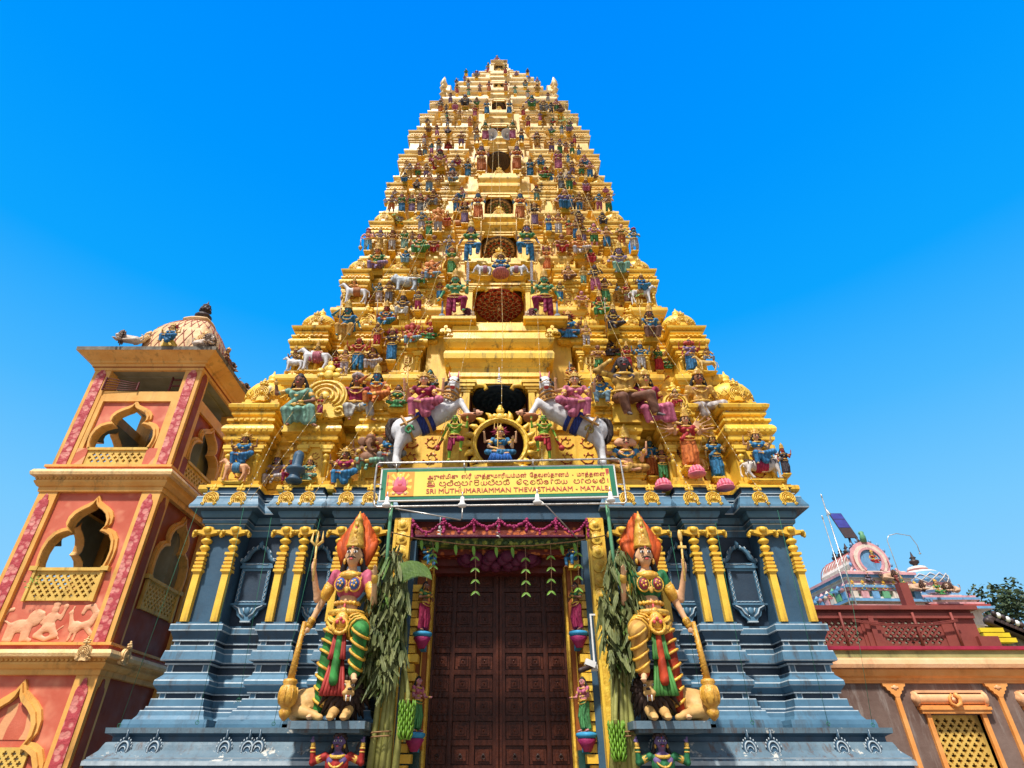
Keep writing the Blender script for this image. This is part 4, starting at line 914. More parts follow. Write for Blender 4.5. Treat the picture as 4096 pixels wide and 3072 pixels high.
pea_r = relief([('e', 0, .28, (.15, .07, .12)), ('c', -.1, .34, (-.17, .52), (.06, .04)), ('e', -.18, .56, (.05, .05, .045)), ('c', -.2, .55, (-.27, .53), (.02, .01)), ('c', -.18, .6, (-.16, .68), (.02, .02)), ('c', -.04, .2, (-.06, .03), (.03, .03)), ('c', .05, .2, (.04, .03), (.03, .03)), ('c', .1, .30, (.28, .36), (.08, .08)), ('c', .28, .36, (.34, .54), (.08, .08)), ('c', .34, .54, (.22, .68), (.08, .07)), ('c', .22, .68, (.08, .66), (.07, .05)), ('c', .08, .66, (.06, .56), (.05, .05)), ('c', .25, .25, (.36, .15), (.06, .05)), ('c', -.25, .05, (-.36, .2), (.02, .02)), ('c', -.36, .2, (-.25, .3), (.02, .02))], 'peacock_relief')
for me, x in ((lion_r, -.62), (man_r, .0), (pea_r, .58)): sub(me.name, me, None, sto_obj[1], T(TX + x, TY - TW + .085, 3.90, s=(1.08, .45, 1.08)))
# loose maroon railing and ladder under the roof slab
rl = MB()
for i in range(5): rl.tube([(TX - 1.05, TY - TW - .04, 10.32 + i * .09), (TX - .1, TY - TW + .0, 10.30 + i * .05)], .012, 5)
for x, h in ((TX - 1.05, .42), (TX - .1, .26)): rl.box(x - .015, x + .015, TY - TW - .06, TY - TW - .02, 10.28, 10.28 + h)
for i in range(6): rl.tube([(TX - 1.05 + .01, TY - TW - .04, 10.32 + .07 * i), (TX - 1.1, TY - .6, 10.32 + .07 * i)], .01, 4)
place('railing', rl, ['maroon_metal'], side, False)
ld = MB()
for x in (.55, .95): ld.box(TX + x - .02, TX + x + .02, TY - 1.2, TY - 1.16, 10.27, 10.95)
for z in (10.45, 10.65, 10.85): ld.box(TX + .55, TX + .95, TY - 1.195, TY - 1.165, z - .015, z + .015)
place('ladder', ld, ['maroon_metal'], side, False)
gr = MB()
for i in range(9): gr.box(TX - .3, TX + .95, TY + .9, TY + .92, 8.95 + i * .09, 8.97 + i * .09)
place('grille', gr, ['black_metal'], side, False)
# ================================================================ HALL ON THE RIGHT
hall = thing('temple_hall', 'low brown temple hall with peach cornice, pierced window and dark red lattice parapet', 'building', (11.5, 15, 0))
wl = MB(); wl.plate([(6.4, 0), (17.5, 0), (17.5, 3.3), (6.4, 3.3)], .3, 0, [[(9.63, .9), (9.63, 2.63), (10.77, 2.63), (10.77, .9)], [(12.0, .9), (12.0, 2.63), (13.14, 2.63), (13.14, .9)]], Matrix.Translation((0, 15.0, 0)))
wl.box(6.4, 17.5, 16.2, 16.3, 0, 3.3, 1); wl.box(6.4, 17.5, 15.3, 16.2, 3.2, 3.3, 1)
place('front_wall', wl, ['wall_brown', 'dark_inside'], hall)
hc = MB(); hpl = [(6.0, 15.0), (17.6, 15.0), (17.6, 24), (6.0, 24)]
hc.stack(hpl, [(-.2, 3.26, 0), (.04, 3.26, 0), (.05, 3.31, 0), (.08, 3.31, 0), (.09, 3.36, 0), (.16, 3.40, 0), (.19, 3.48, 0), (.2, 3.53, 0), (.16, 3.54, 1), (.26, 3.555, 1), (.28, 3.63, 1), (.25, 3.72, 1), (.2, 3.77, 1), (.10, 3.78, 2), (.08, 3.94, 2), (.1, 3.945, 3), (.15, 3.96, 3), (.15, 4.03, 3), (.0, 4.04, 2)])
place('cornice', hc, ['orange_trim', 'peach_trim', 'olive_band', 'crimson'], hall)
for x in (9.02, 11.36, 13.7):
    pm = MB(); pm.box(x - .05, x + .05, 14.93, 15.02, 0, 3.0, 0)
    pm.plate([(-.05, 0), (.05, 0), (.08, .05), (.12, .07), (.13, .12), (.18, .14), (.2, .2), (.25, .22), (.26, .28), (-.26, .28), (-.25, .22), (-.2, .2), (-.18, .14), (-.13, .12), (-.12, .07), (-.08, .05)], .09, 0, (), Matrix.Translation((x, 14.925, 2.98)))
    pm.ell((x, 14.92, 3.17), (.05, .02, .05), 8, 5, 1)
    for sx in (-1, 1): pm.ell((x + sx * .06, 14.92, 3.17), (.03, .015, .02), 6, 4, 1)
    place('pilaster', pm, ['orange_trim', 'peach_trim'], hall)
for x0 in (9.63, 12.0):
    wm = MB(); lattice_plate(wm, x0, x0 + 1.14, .9, 2.63, .07, 0, Matrix.Translation((0, 15.1, 0)), .19)
    for xa in (x0 - .10, x0 + 1.14): wm.box(xa, xa + .10, 14.93, 15.1, .9, 2.66, 1)
    wm.box(x0 - .2, x0 + 1.34, 14.88, 15.02, 2.65, 2.72, 1); wm.box(x0 - .22, x0 + 1.36, 14.85, 15.02, 2.72, 2.78, 1); wm.box(x0 - .18, x0 + 1.32, 14.9, 15.02, 2.78, 2.81, 1)
    wm.cap((x0 - .16, 14.98, 2.94), (x0 + 1.30, 14.98, 2.94), .125, None, 14, 2); wm.box(x0 - .2, x0 + 1.34, 14.9, 15.02, 3.06, 3.11, 2)
    for sx in (x0 - .2, x0 + 1.34): wm.lathe([(.15, -.05), (.16, 0), (.1, .04)], (0, 0, 0), 12, 2, X=Matrix.Translation((sx, 14.96, 2.94)) @ Matrix.Rotation(R(90), 4, 'Y'))
    wm.tube([(x0 + .57 + r_ * math.sin(a), 14.84 - .02, 2.90 + r_ * math.cos(a)) for r_, a in [(.14, R(20)), (.135, R(70)), (.13, R(120)), (.12, R(180)), (.115, R(240)), (.11, R(300)), (.13, R(350))]], [.05, .05, .045, .04, .035, .03, .02], 7, 1); wm.ell((x0 + .57, 14.85, 2.92), .05, 8, 5, 2)
    place('window', wm, ['lattice_yellow', 'orange_trim', 'peach_trim'], hall)
pw = MB(); PY = 15.35
pw.box(7.0, 8.05, PY, PY + .15, 4.03, 4.12, 0)
pw.plate([(6.6, 4.03), (11.80, 4.03), (11.80, 4.98), (6.6, 4.98)], .14, 0, [[(7.3, 4.1), (7.3, 4.74), (8.95, 4.74), (8.95, 4.1)], [(9.45, 4.1), (9.45, 4.74), (10.95, 4.74), (10.95, 4.1)]], Matrix.Translation((0, PY, 0)))
pw.box(6.6, 11.80, PY - .07, PY, 4.74, 4.86, 0); pw.box(6.5, 11.90, PY - .15, PY + .4, 4.93, 5.03, 0); pw.box(9.02, 9.38, PY - .04, PY, 4.03, 4.74, 0); pw.box(9.14, 9.26, PY - .09, PY - .04, 4.03, 4.78, 0); pw.box(11.66, 12.15, PY - .1, PY + .3, 4.03, 4.32, 0)
pw.box(6.6, 11.8, PY + .9, PY + 1.0, 4.0, 4.97, 1)
par = place('parapet', pw, ['parapet_red', 'dark_inside'], hall)
lt = MB(); lattice_plate(lt, 7.3, 8.95, 4.1, 4.74, .06, 0, Matrix.Translation((0, PY + .03, 0)), .155); place('lattice_panel', lt, ['parapet_red'], par)
lt = MB(); lattice_plate(lt, 9.45, 10.95, 4.1, 4.74, .06, 0, Matrix.Translation((0, PY + .03, 0)), .155); place('lattice_panel', lt, ['parapet_red'], par)
for x in (8.45, 10.25, 11.2):
    pm = MB(); pm.tube([(x, PY - .1, 4.04), (x, PY - .12, 4.86)], .03, 7); place('drain_pipe', pm, ['parapet_red'], par)
cbm = MB(); 
for dz in (0, .03, .05): cbm.tube([(8.7 + i * .26, PY - .14, 4.70 - dz - .12 * math.sin(math.pi * i / 10)) for i in range(11)], .010, 4)
place('cable', cbm, ['parapet_red'], par)
pm = MB(); pm.box(10.28, 10.50, PY + .0, PY + .2, 5.03, 5.62, 0); pm.tube([(10.36, PY + .1, 5.62), (10.31, PY + .1, 5.82)], .03, 6, 0); pm.ell((10.33, PY + .1, 5.8), (.06, .05, .03), 7, 4, 0); place('roof_post', pm, ['parapet_red'], hall)
# ================================================================ SHRINE ROOFS BEYOND
for nm, c in (('shrine_pink', (.72, .36, .38)), ('shrine_blue', (.16, .36, .60)), ('shrine_cream', (.76, .64, .54)), ('shrine_green', (.14, .38, .2)), ('shrine_red', (.42, .07, .06))): material(nm, c, tuple(v * .75 for v in c), 5, .5, .3, 20, dirt=.5)
SM = ['shrine_cream', 'shrine_pink', 'shrine_blue', 'shrine_green', 'shrine_red', 'black_metal', 'gold_paint']
v1 = thing('shrine_roof', 'multicoloured barrel vaulted shrine roof with a blue horseshoe gable and five dark finials', 'shrine', (13.6, 22.5, 0))
A = Matrix.Translation((13.55, 22.6, 0)) @ Matrix.Rotation(R(3), 4, 'Z')
m = MB(); pl = [(-1.2, -1.25), (1.2, -1.25), (1.2, 1.25), (-1.2, 1.25)]
pr = [(.1, 4.0, 0), (.1, 6.3, 0)]; cols = [1, 0, 2, 0, 3, 0, 1, 2, 0, 1, 0, 2, 1, 0]
z = 6.3; o = [.22, .10, .28, .12, .05, .05, .16, .22, .04, .0, .0, .10, .16, -.05]
for c, oo in zip(cols, o): pr += [(oo, z, c), (oo, z + .09, c)]; z += .095
m.stack(pl, pr); 
m2 = MB(); m2.merge(m, A); body = place('stepped_body', m2, SM, v1)
arcp = [(.62 * math.cos(R(a)) * (1 + .12 * (a < 0 or a > 180)), .40 + .60 * math.sin(R(a))) for a in range(-40, 221, 13)]
bm_ = MB(); bm_.plate(arcp, 2.1, 0, (), Matrix.Translation((0, -1.05, 7.55)))
for x in range(10):
    for sg in (-1, 1):
        bm_.tube([(.63 * math.cos(R(a)), -1.0 + x * .22 + sg * (a - 90) / 180 * .4, 7.95 + .61 * math.sin(R(a))) for a in range(-20, 201, 20)], .014, 4, 4)
m2 = MB(); m2.merge(bm_, A); vault = place('vault', m2, SM, v1)
gm_ = MB()
for r0, r1, c, y in ((.72, .60, 1, -1.16), (.60, .48, 0, -1.2), (.48, .40, 1, -1.22)):
    a0 = [(r0 * math.cos(R(a)), r0 * math.sin(R(a))) for a in range(-50, 231, 14)]; b0 = [(r1 * math.cos(R(a)), r1 * math.sin(R(a))) for a in range(-50, 231, 14)]
    gm_.plate(a0 + b0[::-1], .12, c, (), Matrix.Translation((0, y, 8.0)))
gm_.plate([(.42 * math.cos(R(a)), .42 * math.sin(R(a))) for a in range(0, 360, 20)], .05, 2, (), Matrix.Translation((0, -1.16, 8.0)))
for a in range(-50, 231, 20): gm_.ell((.78 * math.cos(R(a)), -1.12, 8.0 + .78 * math.sin(R(a))), (.06, .05, .08), 6, 4, 2 if a % 40 else 4)
gm_.tube([(0, -1.15, 8.7), (.0, -1.2, 8.9), (-.05, -1.25, 9.05)], [.12, .1, .05], 7, 3); gm_.ell((-.02, -1.2, 9.02), (.1, .1, .08), 7, 5, 3)
for sx in (-1, 1): gm_.tube([(sx * .5, -1.2, 7.5), (sx * .75, -1.25, 7.45), (sx * .9, -1.2, 7.6), (sx * .8, -1.2, 7.72)], [.1, .09, .06, .03], 6, 1)
m2 = MB(); m2.merge(gm_, A); place('gable', m2, SM, v1)
for i in range(5):
    fm_ = MB(); fm_.lathe([(.10, 0), (.06, .05), (.13, .12), (.14, .2), (.05, .26), (.09, .3), (.05, .36), (.01, .5)], (0, -.85 + i * .42, 8.52), 9, 5); m2 = MB(); m2.merge(fm_, A); place('finial', m2, SM, v1)
for i in range(7):
    q = MB(); x = -1.15 + i * .38; q.box(x - .12, x + .12, -1.42, -1.1, 6.62, 6.86, i % 4); q.merge(kudu_mesh(1 + i % 3, 6), T(x, -1.44, 6.9, s=(.26, .4, .24))); m2 = MB(); m2.merge(q, A); place('parapet_shrine', m2, SM, v1)
    q = MB(); y = -1.15 + i * .38; q.box(-1.42, -1.1, y - .12, y + .12, 6.62, 6.86, (i + 2) % 4); q.lathe([(.15, 0), (.17, .1), (.1, .2), (.02, .32)], (-1.3, y, 6.86), 8, (i + 1) % 4); m2 = MB(); m2.merge(q, A); place('parapet_shrine', m2, SM, v1)
v2 = thing('shrine_dome', 'small round shrine dome with blue lattice bands and a black finial', 'shrine', (15.9, 22.5, 0))
m = MB(); pl = [(14.95, 21.6), (17.0, 21.6), (17.0, 23.6), (14.95, 23.6)]; pr = [(0, 4, 0), (0, 6.3, 0)]; z = 6.3
for c, oo in zip([2, 4, 1, 0, 2, 1, 0, 2, 0], [.3, .24, .14, .0, .1, .02, -.25, -.3, -.35]): pr += [(oo, z, c), (oo, z + .08, c)]; z += .085
m.stack(pl, pr); place('stepped_body', m, SM, v2)
m = MB(); m.lathe([(.75, 6.95), (.80, 7.05), (.78, 7.2), (.84, 7.3), (.88, 7.42), (.85, 7.6), (.72, 7.75), (.5, 7.86), (.3, 7.9), (.36, 7.96), (.3, 8.05), (.12, 8.1)], (15.95, 22.5, 0), 16, 0, False)
for i in range(len(m.m)):
    j = i // 16; m.m[i] = [2, 0, 1, 2, 2, 2, 0, 0, 1, 0, 0, 0][min(j, 11)]
for k in range(16):
    for sg in (-1, 1): m.tube([(15.95 + .87 * math.cos(2 * math.pi * k / 16 + sg * t * .6), 22.5 + .87 * math.sin(2 * math.pi * k / 16 + sg * t * .6), 7.28 + .36 * t) for t in (0, .5, 1)], .015, 4, 0)
place('dome', m, SM, v2); m = MB(); m.lathe([(.12, 0), (.07, .06), (.16, .14), (.17, .22), (.06, .28), (.12, .34), (.05, .4), (.01, .58)], (15.95, 22.5, 8.08), 10, 5); place('finial', m, SM, v2)
# poles, panel, tree, neighbouring roof
sp = thing('solar_street_lamp', 'tilted solar panel on a tall pole behind the shrine roof', 'solar panel', (13.6, 24.5, 0))
p0 = at(3367, 2105, 24.5); m = MB(); m.tube([(p0.x + .15, 24.5, 0), (p0.x + .15, 24.5, p0.z)], .05, 7); m.tube([(p0.x + .42, 24.5, 5), (p0.x + .42, 24.5, p0.z - .3)], .03, 6); place('pole', m, ['black_metal'], sp, False)
m = MB(); m.box(-.27, .27, -.02, .02, -.72, .72, 0, T(p0.x, 24.4, p0.z, rx=R(-25))); m.box(-.25, .25, -.03, -.018, -.15, .70, 1, T(p0.x, 24.4, p0.z, rx=R(-25))); m.box(-.25, .25, -.034, -.03, .33, .36, 0, T(p0.x, 24.4, p0.z, rx=R(-25))); place('panel', m, ['black_metal', 'solar_blue'], sp, False)
for lab, pts, r in (('thin lightning rod leaning beside the solar panel with a bird shaped tip', [(3395, 2385), (3305, 1985)], .022), ('shorter thin lightning rod left of the solar panel', [(3345, 2255), (3293, 2070)], .018)):
    a, b = (at(x, y, 20.5) for x, y in pts); m = MB(); a.x = (a.x + b.x) / 2; b.x = a.x
    m.tube([(a.x, 20.5, 3.5), (a.x, 20.5, b.z)], r, 5, 0); m.ell((a.x, 20.5, b.z), (.03, .03, .1), 6, 4, 0)
    if 'bird' in lab: m.tube([(a.x - .02, 20.5, b.z - .45), (a.x + .10, 20.5, b.z - .7), (a.x - .06, 20.5, b.z - .75)], [.01, .05, .01], 5, 0)
    tag(link('lightning_rod', m, 'steel'), lab, 'lightning rod')
cps = [at(x, y, 20.6) for x, y in ((3625, 2390), (3585, 2260), (3548, 2160), (3555, 2142), (3585, 2134), (3640, 2143), (3668, 2180), (3680, 2214))]
m = MB(); m.tube(cps, .014, 5, 0); m.ell(cps[-1], (.05, .03, .03), 6, 4, 0); tag(link('bent_wire', m, 'steel'), 'bent thin white wire arching above the shrine roofs', 'wire')
tr = thing('leafy_tree', 'dark green tree showing above the roof at the right edge', 'tree', (28.5, 34, 0))
m = MB(); tb = Vector((28.3, 34, 0)); m.tube([tb, tb + Vector((.1, 0, 4)), tb + Vector((.3, .1, 7.2))], [.45, .34, .2], 9)
for i in range(7): a = i * .9; m.tube([tb + Vector((.2, 0, 5.2 + .25 * i)), tb + Vector((1.5 * math.cos(a), 1.3 * math.sin(a), 7 + .2 * i)), tb + Vector((2.6 * math.cos(a), 2.2 * math.sin(a), 7.8 + .25 * i))], [.14, .09, .03], 6)
place('trunk', m, ['bark'], tr, False)
m = MB(); cl_ = [(rnd(-3.2, 3.4), rnd(-2.2, 2.2), rnd(6.3, 9.9), rnd(.5, 1.0)) for _ in range(46)]
cl_ = [c for c in cl_ if (c[0] / 3.4) ** 2 + ((c[2] - 7.6) / 2.3) ** 2 < 1.1]
for cx, cy, cz, r in cl_:
    for _ in range(230):
        d = Vector((rnd(-1, 1), rnd(-1, 1), rnd(-1, 1)))
        if d.length > 1: continue
        p = tb + Vector((cx, cy, cz)) + d * r; u = Vector((rnd(-1, 1), rnd(-1, 1), rnd(-.6, .6))).normalized() * .15; w_ = u.cross(Vector((rnd(-1, 1), rnd(-1, 1), rnd(-1, 1)))).normalized() * .07
        m.add([p - u, p + w_, p + u, p - w_], [(0, 1, 2, 3)], 0)
place('crown', m, ['tree_leaf'], tr, False)
nr = thing('neighbour_roof', 'dark ridged roof with yellow steps and small white headed ornaments at the right edge', 'roof', (14.6, 17, 0))
m = MB(); a = at(3935, 2500, 17.5); b = at(4096, 2560, 17.5)
m.add([(a.x - .4, 17.5, 4.0), (a.x + 6, 17.5, 4.0), (a.x + 6, 17.5, b.z - .6), (a.x - .4, 17.5, a.z + .05), (a.x - .4, 21, 4), (a.x + 6, 21, 4), (a.x + 6, 21, b.z - .6), (a.x - .4, 21, a.z + .05)], [(0, 1, 2, 3), (3, 2, 6, 7), (4, 7, 6, 5), (0, 3, 7, 4)], 0)
place('gable_wall', m, ['old_concrete'], nr, False)
for i in range(3):
    m = MB(); z = a.z - .12 - i * .13; m.box(a.x - .35 + i * .05, a.x + .30 + i * .12, 17.25, 17.5, z - .11, z); place('step', m, ['roof_yellow'], nr, False)
for i in range(9):
    t = i / 8; p = at(3965 + 150 * t, 2478 + 62 * t, 17.4); m = MB(); m.ell((p.x, 17.4, p.z), (.16, .12, .13), 8, 5, 0); m.ell((p.x + .06, 17.3, p.z + .14), (.07, .07, .08), 7, 5, 1 if i % 2 else 0); m.cap((p.x - .1, 17.4, p.z - .05), (p.x + .2, 17.4, p.z - .2), .13, .13, 7, 0); place('ridge_ornament', m, ['black_metal', 'white_paint'], nr, False)
# ================================================================ PAINTED STATUES
SKIN = {'T': ('tan', (.66, .37, .21)), 'P': ('pink', (.64, .25, .29)), 'B': ('blue', (.06, .24, .44)), 'K': ('charcoal', (.115, .095, .10)), 'D': ('brown', (.30, .135, .075)), 'G': ('green', (.10, .30, .19)), 'R': ('red', (.50, .07, .045)),
        'V': ('grey violet', (.27, .23, .31)), 'O': ('orange', (.70, .26, .07)), 'L': ('lilac', (.33, .25, .40)), 'Q': ('teal', (.035, .20, .24)), 'Y': ('golden', (.62, .40, .14)), 'W': ('pale', (.66, .58, .50))}
CLOTH = {'o': ('orange', (.72, .21, .05)), 'b': ('blue', (.05, .25, .50)), 'g': ('green', (.08, .30, .10)), 'r': ('red', (.52, .04, .05)), 'p': ('pink', (.62, .17, .28)), 'v': ('violet', (.30, .21, .38)), 'w': ('white', (.58, .55, .52)), 'y': ('yellow', (.70, .42, .09)),
         't': ('pale blue', (.24, .42, .52)), 'k': ('dark', (.07, .06, .07)), 'n': ('brown', (.24, .12, .07)), 'm': ('mint', (.24, .50, .36)), 'c': ('crimson', (.38, .03, .10)), 's': ('grey', (.30, .30, .30))}
GOLDC = (.80, .50, .07); HAIRC = (.022, .018, .02)
V3 = Vector
def skeleton(legs, aL, aR, fem):
    J = {}
    pz = {'stand': .50, 'contra': .50, 'hang': .27, 'lotus': .09, 'lalita': .27, 'bent': .50, 'ride': .27, 'lean': .30}[legs]
    J['pelvis'] = V3((0, 0, pz)); J['waist'] = V3((0, -.005, pz + .10)); J['chest'] = V3((0, 0, pz + .215)); J['neck'] = V3((0, 0, pz + .325)); J['head'] = V3((0, -.015, pz + .412))
    for n, s in (('L', 1), ('R', -1)):
        J['hip' + n] = V3((s * .062, 0, pz - .005))
        if legs in ('stand', 'contra'):
            k = .02 if legs == 'contra' and s > 0 else 0
            J['knee' + n] = V3((s * .072 + k, -.015 - k, .28)); J['ank' + n] = V3((s * .075 + k, .01, .045)); J['toe' + n] = V3((s * .095 + k, -.085, .018))
        elif legs == 'hang': J['knee' + n] = V3((s * .115, -.20, pz + .0)); J['ank' + n] = V3((s * .10, -.19, .045)); J['toe' + n] = V3((s * .115, -.27, .018))
        elif legs == 'ride': J['knee' + n] = V3((s * .17, -.13, pz - .02)); J['ank' + n] = V3((s * .17, -.11, .06)); J['toe' + n] = V3((s * .18, -.18, .03))
        elif legs == 'lotus': J['knee' + n] = V3((s * .195, -.14, .085)); J['ank' + n] = V3((-s * .05, -.20, .06 + .02 * s)); J['toe' + n] = V3((-s * .12, -.21, .07 + .02 * s))
        elif legs == 'lalita':
            if s > 0: J['knee' + n] = V3((.205, -.16, pz + .03)); J['ank' + n] = V3((.0, -.22, pz - .02)); J['toe' + n] = V3((-.075, -.235, pz - .01))
            else: J['knee' + n] = V3((-.125, -.20, pz)); J['ank' + n] = V3((-.11, -.18, .045)); J['toe' + n] = V3((-.13, -.26, .02))
        elif legs == 'lean':
            if s > 0: J['knee' + n] = V3((.20, -.17, pz - .02)); J['ank' + n] = V3((.24, -.16, .06)); J['toe' + n] = V3((.30, -.22, .02))
            else: J['knee' + n] = V3((-.06, -.20, pz - .06)); J['ank' + n] = V3((-.02, -.17, .06)); J['toe' + n] = V3((.0, -.25, .02))
        elif legs == 'bent':
            if s > 0: J['knee' + n] = V3((.155, -.15, .44)); J['ank' + n] = V3((.13, -.10, .225)); J['toe' + n] = V3((.155, -.18, .19))
            else: J['knee' + n] = V3((-.085, -.015, .28)); J['ank' + n] = V3((-.10, .01, .045)); J['toe' + n] = V3((-.125, -.085, .018))
    sh = pz + .285; w = .118 if fem else .132
    for n, s, a in (('L', 1, aL), ('R', -1, aR)):
        J['sh' + n] = V3((s * w, 0, sh)); J['el' + n], J['wr' + n] = arm(a, s, sh)
    return J
def arm(a, s, sh):
    e, w_ = {'down': ((.17, .02, -.165), (.185, -.03, -.31)), 'hip': ((.235, .01, -.14), (.115, -.07, -.245)), 'bless': ((.19, -.02, -.155), (.20, -.13, -.03)), 'up': ((.245, -.01, -.05), (.255, -.05, .11)), 'chest': ((.185, -.05, -.145), (.022, -.145, -.09)),
             'cross': ((.185, -.06, -.135), (-.055, -.145, -.125)), 'knee': ((.215, -.03, -.145), (.165, -.18, -.225)), 'fwd': ((.165, -.05, -.16), (.15, -.2, -.17)), 'out': ((.27, 0, -.06), (.41, -.03, -.03)), 'fluteL': ((.20, -.06, -.09), (.10, -.15, .055)), 'lap': ((.19, -.03, -.15), (.07, -.16, -.22)),
             'prop': ((.20, .03, -.15), (.25, -.01, -.29)), 'salute': ((.27, -.04, .03), (.12, -.06, .16))}[a]
    return V3((s * e[0], e[1], sh + e[2])), V3((s * w_[0], w_[1], sh + w_[2]))
def hand(m, w_, d, r, hi):
    """palm and five fingers along d"""
    d = d.normalized(); side = d.cross(V3((0, 1, 0.01))).normalized(); m.ell(w_ + d * r * 1.1, (r * .95, r * .62, r * 1.15), 8, 6, rot=d.to_track_quat('Z', 'Y').to_matrix())
    if hi:
        for i, (o, l) in enumerate(((-.72, 1.35), (-.24, 1.7), (.24, 1.6), (.70, 1.2))):
            b = w_ + d * r * 1.9 + side * r * o; k = b + d * r * l * .5; e = k + (d + V3((0, -.55, 0))) .normalized() * r * l * .5
            m.cap(b, k, r * .25, r * .22, 6); m.cap(k, e, r * .22, r * .18, 6)
        b = w_ + d * r * .7 + side * r * .85; k = b + (d * .6 + side * .8) * r * .8; m.cap(b, k, r * .28, r * .24, 6); m.cap(k, k + d * r * .6, r * .24, r * .18, 6)
TEMPL = {}
def template(key):
    """key: (legs, armL, armR, four, fem, lower, upper, crown, head, hi, hair)"""
    if key in TEMPL: return TEMPL[key]
    legs, aL, aR, four, fem, lower, upper, crown, headk, hi, face = key
    J = skeleton(legs, aL, aR, fem); vx = .0095 if hi else .0165; parts = []
    pz = J['pelvis'].z; h = J['head']; n = J['neck']; c = J['chest']; sh = J['shL'].z
    b = MB()
    if headk == 'ele':
        b.ell(h + V3((0, 0, .005)), (.085, .085, .085)); b.ell(h + V3((0, -.04, .05)), (.06, .05, .05))
        tr = [h + V3((0, -.08, -.02)), h + V3((0, -.115, -.08)), h + V3((.01, -.12, -.15)), h + V3((.035, -.125, -.20)), h + V3((.075, -.13, -.21)), h + V3((.09, -.13, -.18))]
        b.tube(tr, [.045, .04, .034, .028, .024, .018], 8)
        for s in (-1, 1): b.ell(h + V3((s * .115, .01, -.01)), (.07, .02, .085)); b.cap(h + V3((s * .045, -.09, -.05)), h + V3((s * .06, -.14, -.07)), .012, .006, 6)
        b.ell((0, -.05, pz + .10), (.135, .11, .12))
    else:
        b.ell(h + V3((0, .008, .012)), (.056, .064, .064)); b.ell(h + V3((0, -.012, -.028)), (.046, .047, .05)); b.ell(h + V3((0, -.03, -.058)), (.022, .022, .018))
        b.cap(h + V3((0, -.060, .012)), h + V3((0, -.073, -.012)), .008, .0135, 6)
        if hi or vx < .014:
            for s in (-1, 1): b.ell(h + V3((s * .058, .005, -.005)), (.010, .018, .026), 7, 5); b.cap(h + V3((s * .012, -.058, .022)), h + V3((s * .04, -.050, .024)), .008, .006, 5)
            b.ell(h + V3((0, -.060, -.036)), (.020, .010, .006), 7, 5); b.ell(h + V3((0, -.056, -.046)), (.017, .010, .006), 7, 5)
        if headk == 'tri':
            for s in (-1, 1): b.ell(h + V3((s * .062, .02, 0)), (.048, .054, .064)); b.ell(h + V3((s * .10, .0, -.02)), (.03, .035, .045)); b.cap(h + V3((s * .112, -.015, .0)), h + V3((s * .122, -.02, -.015)), .008, .011, 5)
    nhead = len(b.v)
    b.cap(h + V3((0, .01, -.03)), n + V3((0, 0, -.02)), .033, .037, 8)
    b.ell(c + V3((0, 0, .02)), (.098 if fem else .112, .066, .095)); b.ell(c + V3((0, .0, .055)), (.125 if fem else .138, .052, .042)); b.ell(J['waist'], (.076 if fem else .088, .060, .085)); b.ell(J['pelvis'] + V3((0, 0, .02)), (.105 if fem else .095, .075, .07))
    if fem:
        for s in (-1, 1): b.ell(c + V3((s * .05, -.055, .005)), (.043, .042, .043))
    elif headk != 'ele':
        for s in (-1, 1): b.ell(c + V3((s * .05, -.038, .03)), (.05, .03, .038))
    for N in 'LR':
        b.cap(J['sh' + N], J['el' + N], .036, .029, 8); b.cap(J['el' + N], J['wr' + N], .029, .020, 8); hand(b, J['wr' + N], J['wr' + N] - J['el' + N] if hi or 'chest' not in (aL, aR) else V3((0, -.2, 1)), .021, hi)
        b.cap(J['hip' + N], J['knee' + N], .062, .046, 9); b.cap(J['knee' + N], J['ank' + N], .045, .027, 9); b.cap(J['ank' + N], J['toe' + N], .028, .019, 8)
        if hi:
            t = (J['toe' + N] - J['ank' + N]); t.z = 0; t.normalize(); sd_ = t.cross(V3((0, 0, 1)))
            for i in range(5): p = J['toe' + N] + sd_ * (.008 * (i - 2)) + t * (.012 - .002 * abs(i - 1)); b.cap(p, p + t * .012, .0065, .006, 5)
    if four:
        for s in (-1, 1):
            e, w_ = arm('up' if four == 1 else 'out', s, sh); so_ = V3((s * .115, .02, sh)); b.cap(so_, e, .032, .026, 8); b.cap(e, w_, .026, .018, 8); hand(b, w_, w_ - e, .019, hi)
        if four >= 3:
            for s in (-1, 1):
                for a in range(five := 7):
                    t = R(-35 + 16 * a); so_ = V3((s * .10, .04, sh - .02)); e = so_ + V3((s * .15 * math.cos(t), .02, .15 * math.sin(t))); w_ = so_ + V3((s * .31 * math.cos(t), -.04, .31 * math.sin(t))); b.cap(so_, e, .024, .02, 6); b.cap(e, w_, .02, .014, 6); b.ell(w_ + (w_ - e).normalized() * .02, .019, 6, 5)
    HS = 1.0 if hi else 1.12; hp_ = n + V3((0, 0, .0))
    b.v[:nhead] = [tuple(hp_ + (V3(p_) - hp_) * HS) for p_ in b.v[:nhead]]
    parts.append(('body', fused(b, 'body', vx, 'statue_skin', 2), 'skin'))
    # lower garment
    m = MB()
    def leg(r0, r1, r2, to=1.0, N='LR'):
        for q in N:
            k, a = J['knee' + q], J['ank' + q]; m.cap(J['hip' + q], k, r0, r1, 9)
            if to > 0: m.cap(k, k + (a - k) * to, r1, r2, 9)
    m.ell(J['pelvis'] + V3((0, 0, .015)), (.114, .086, .075))
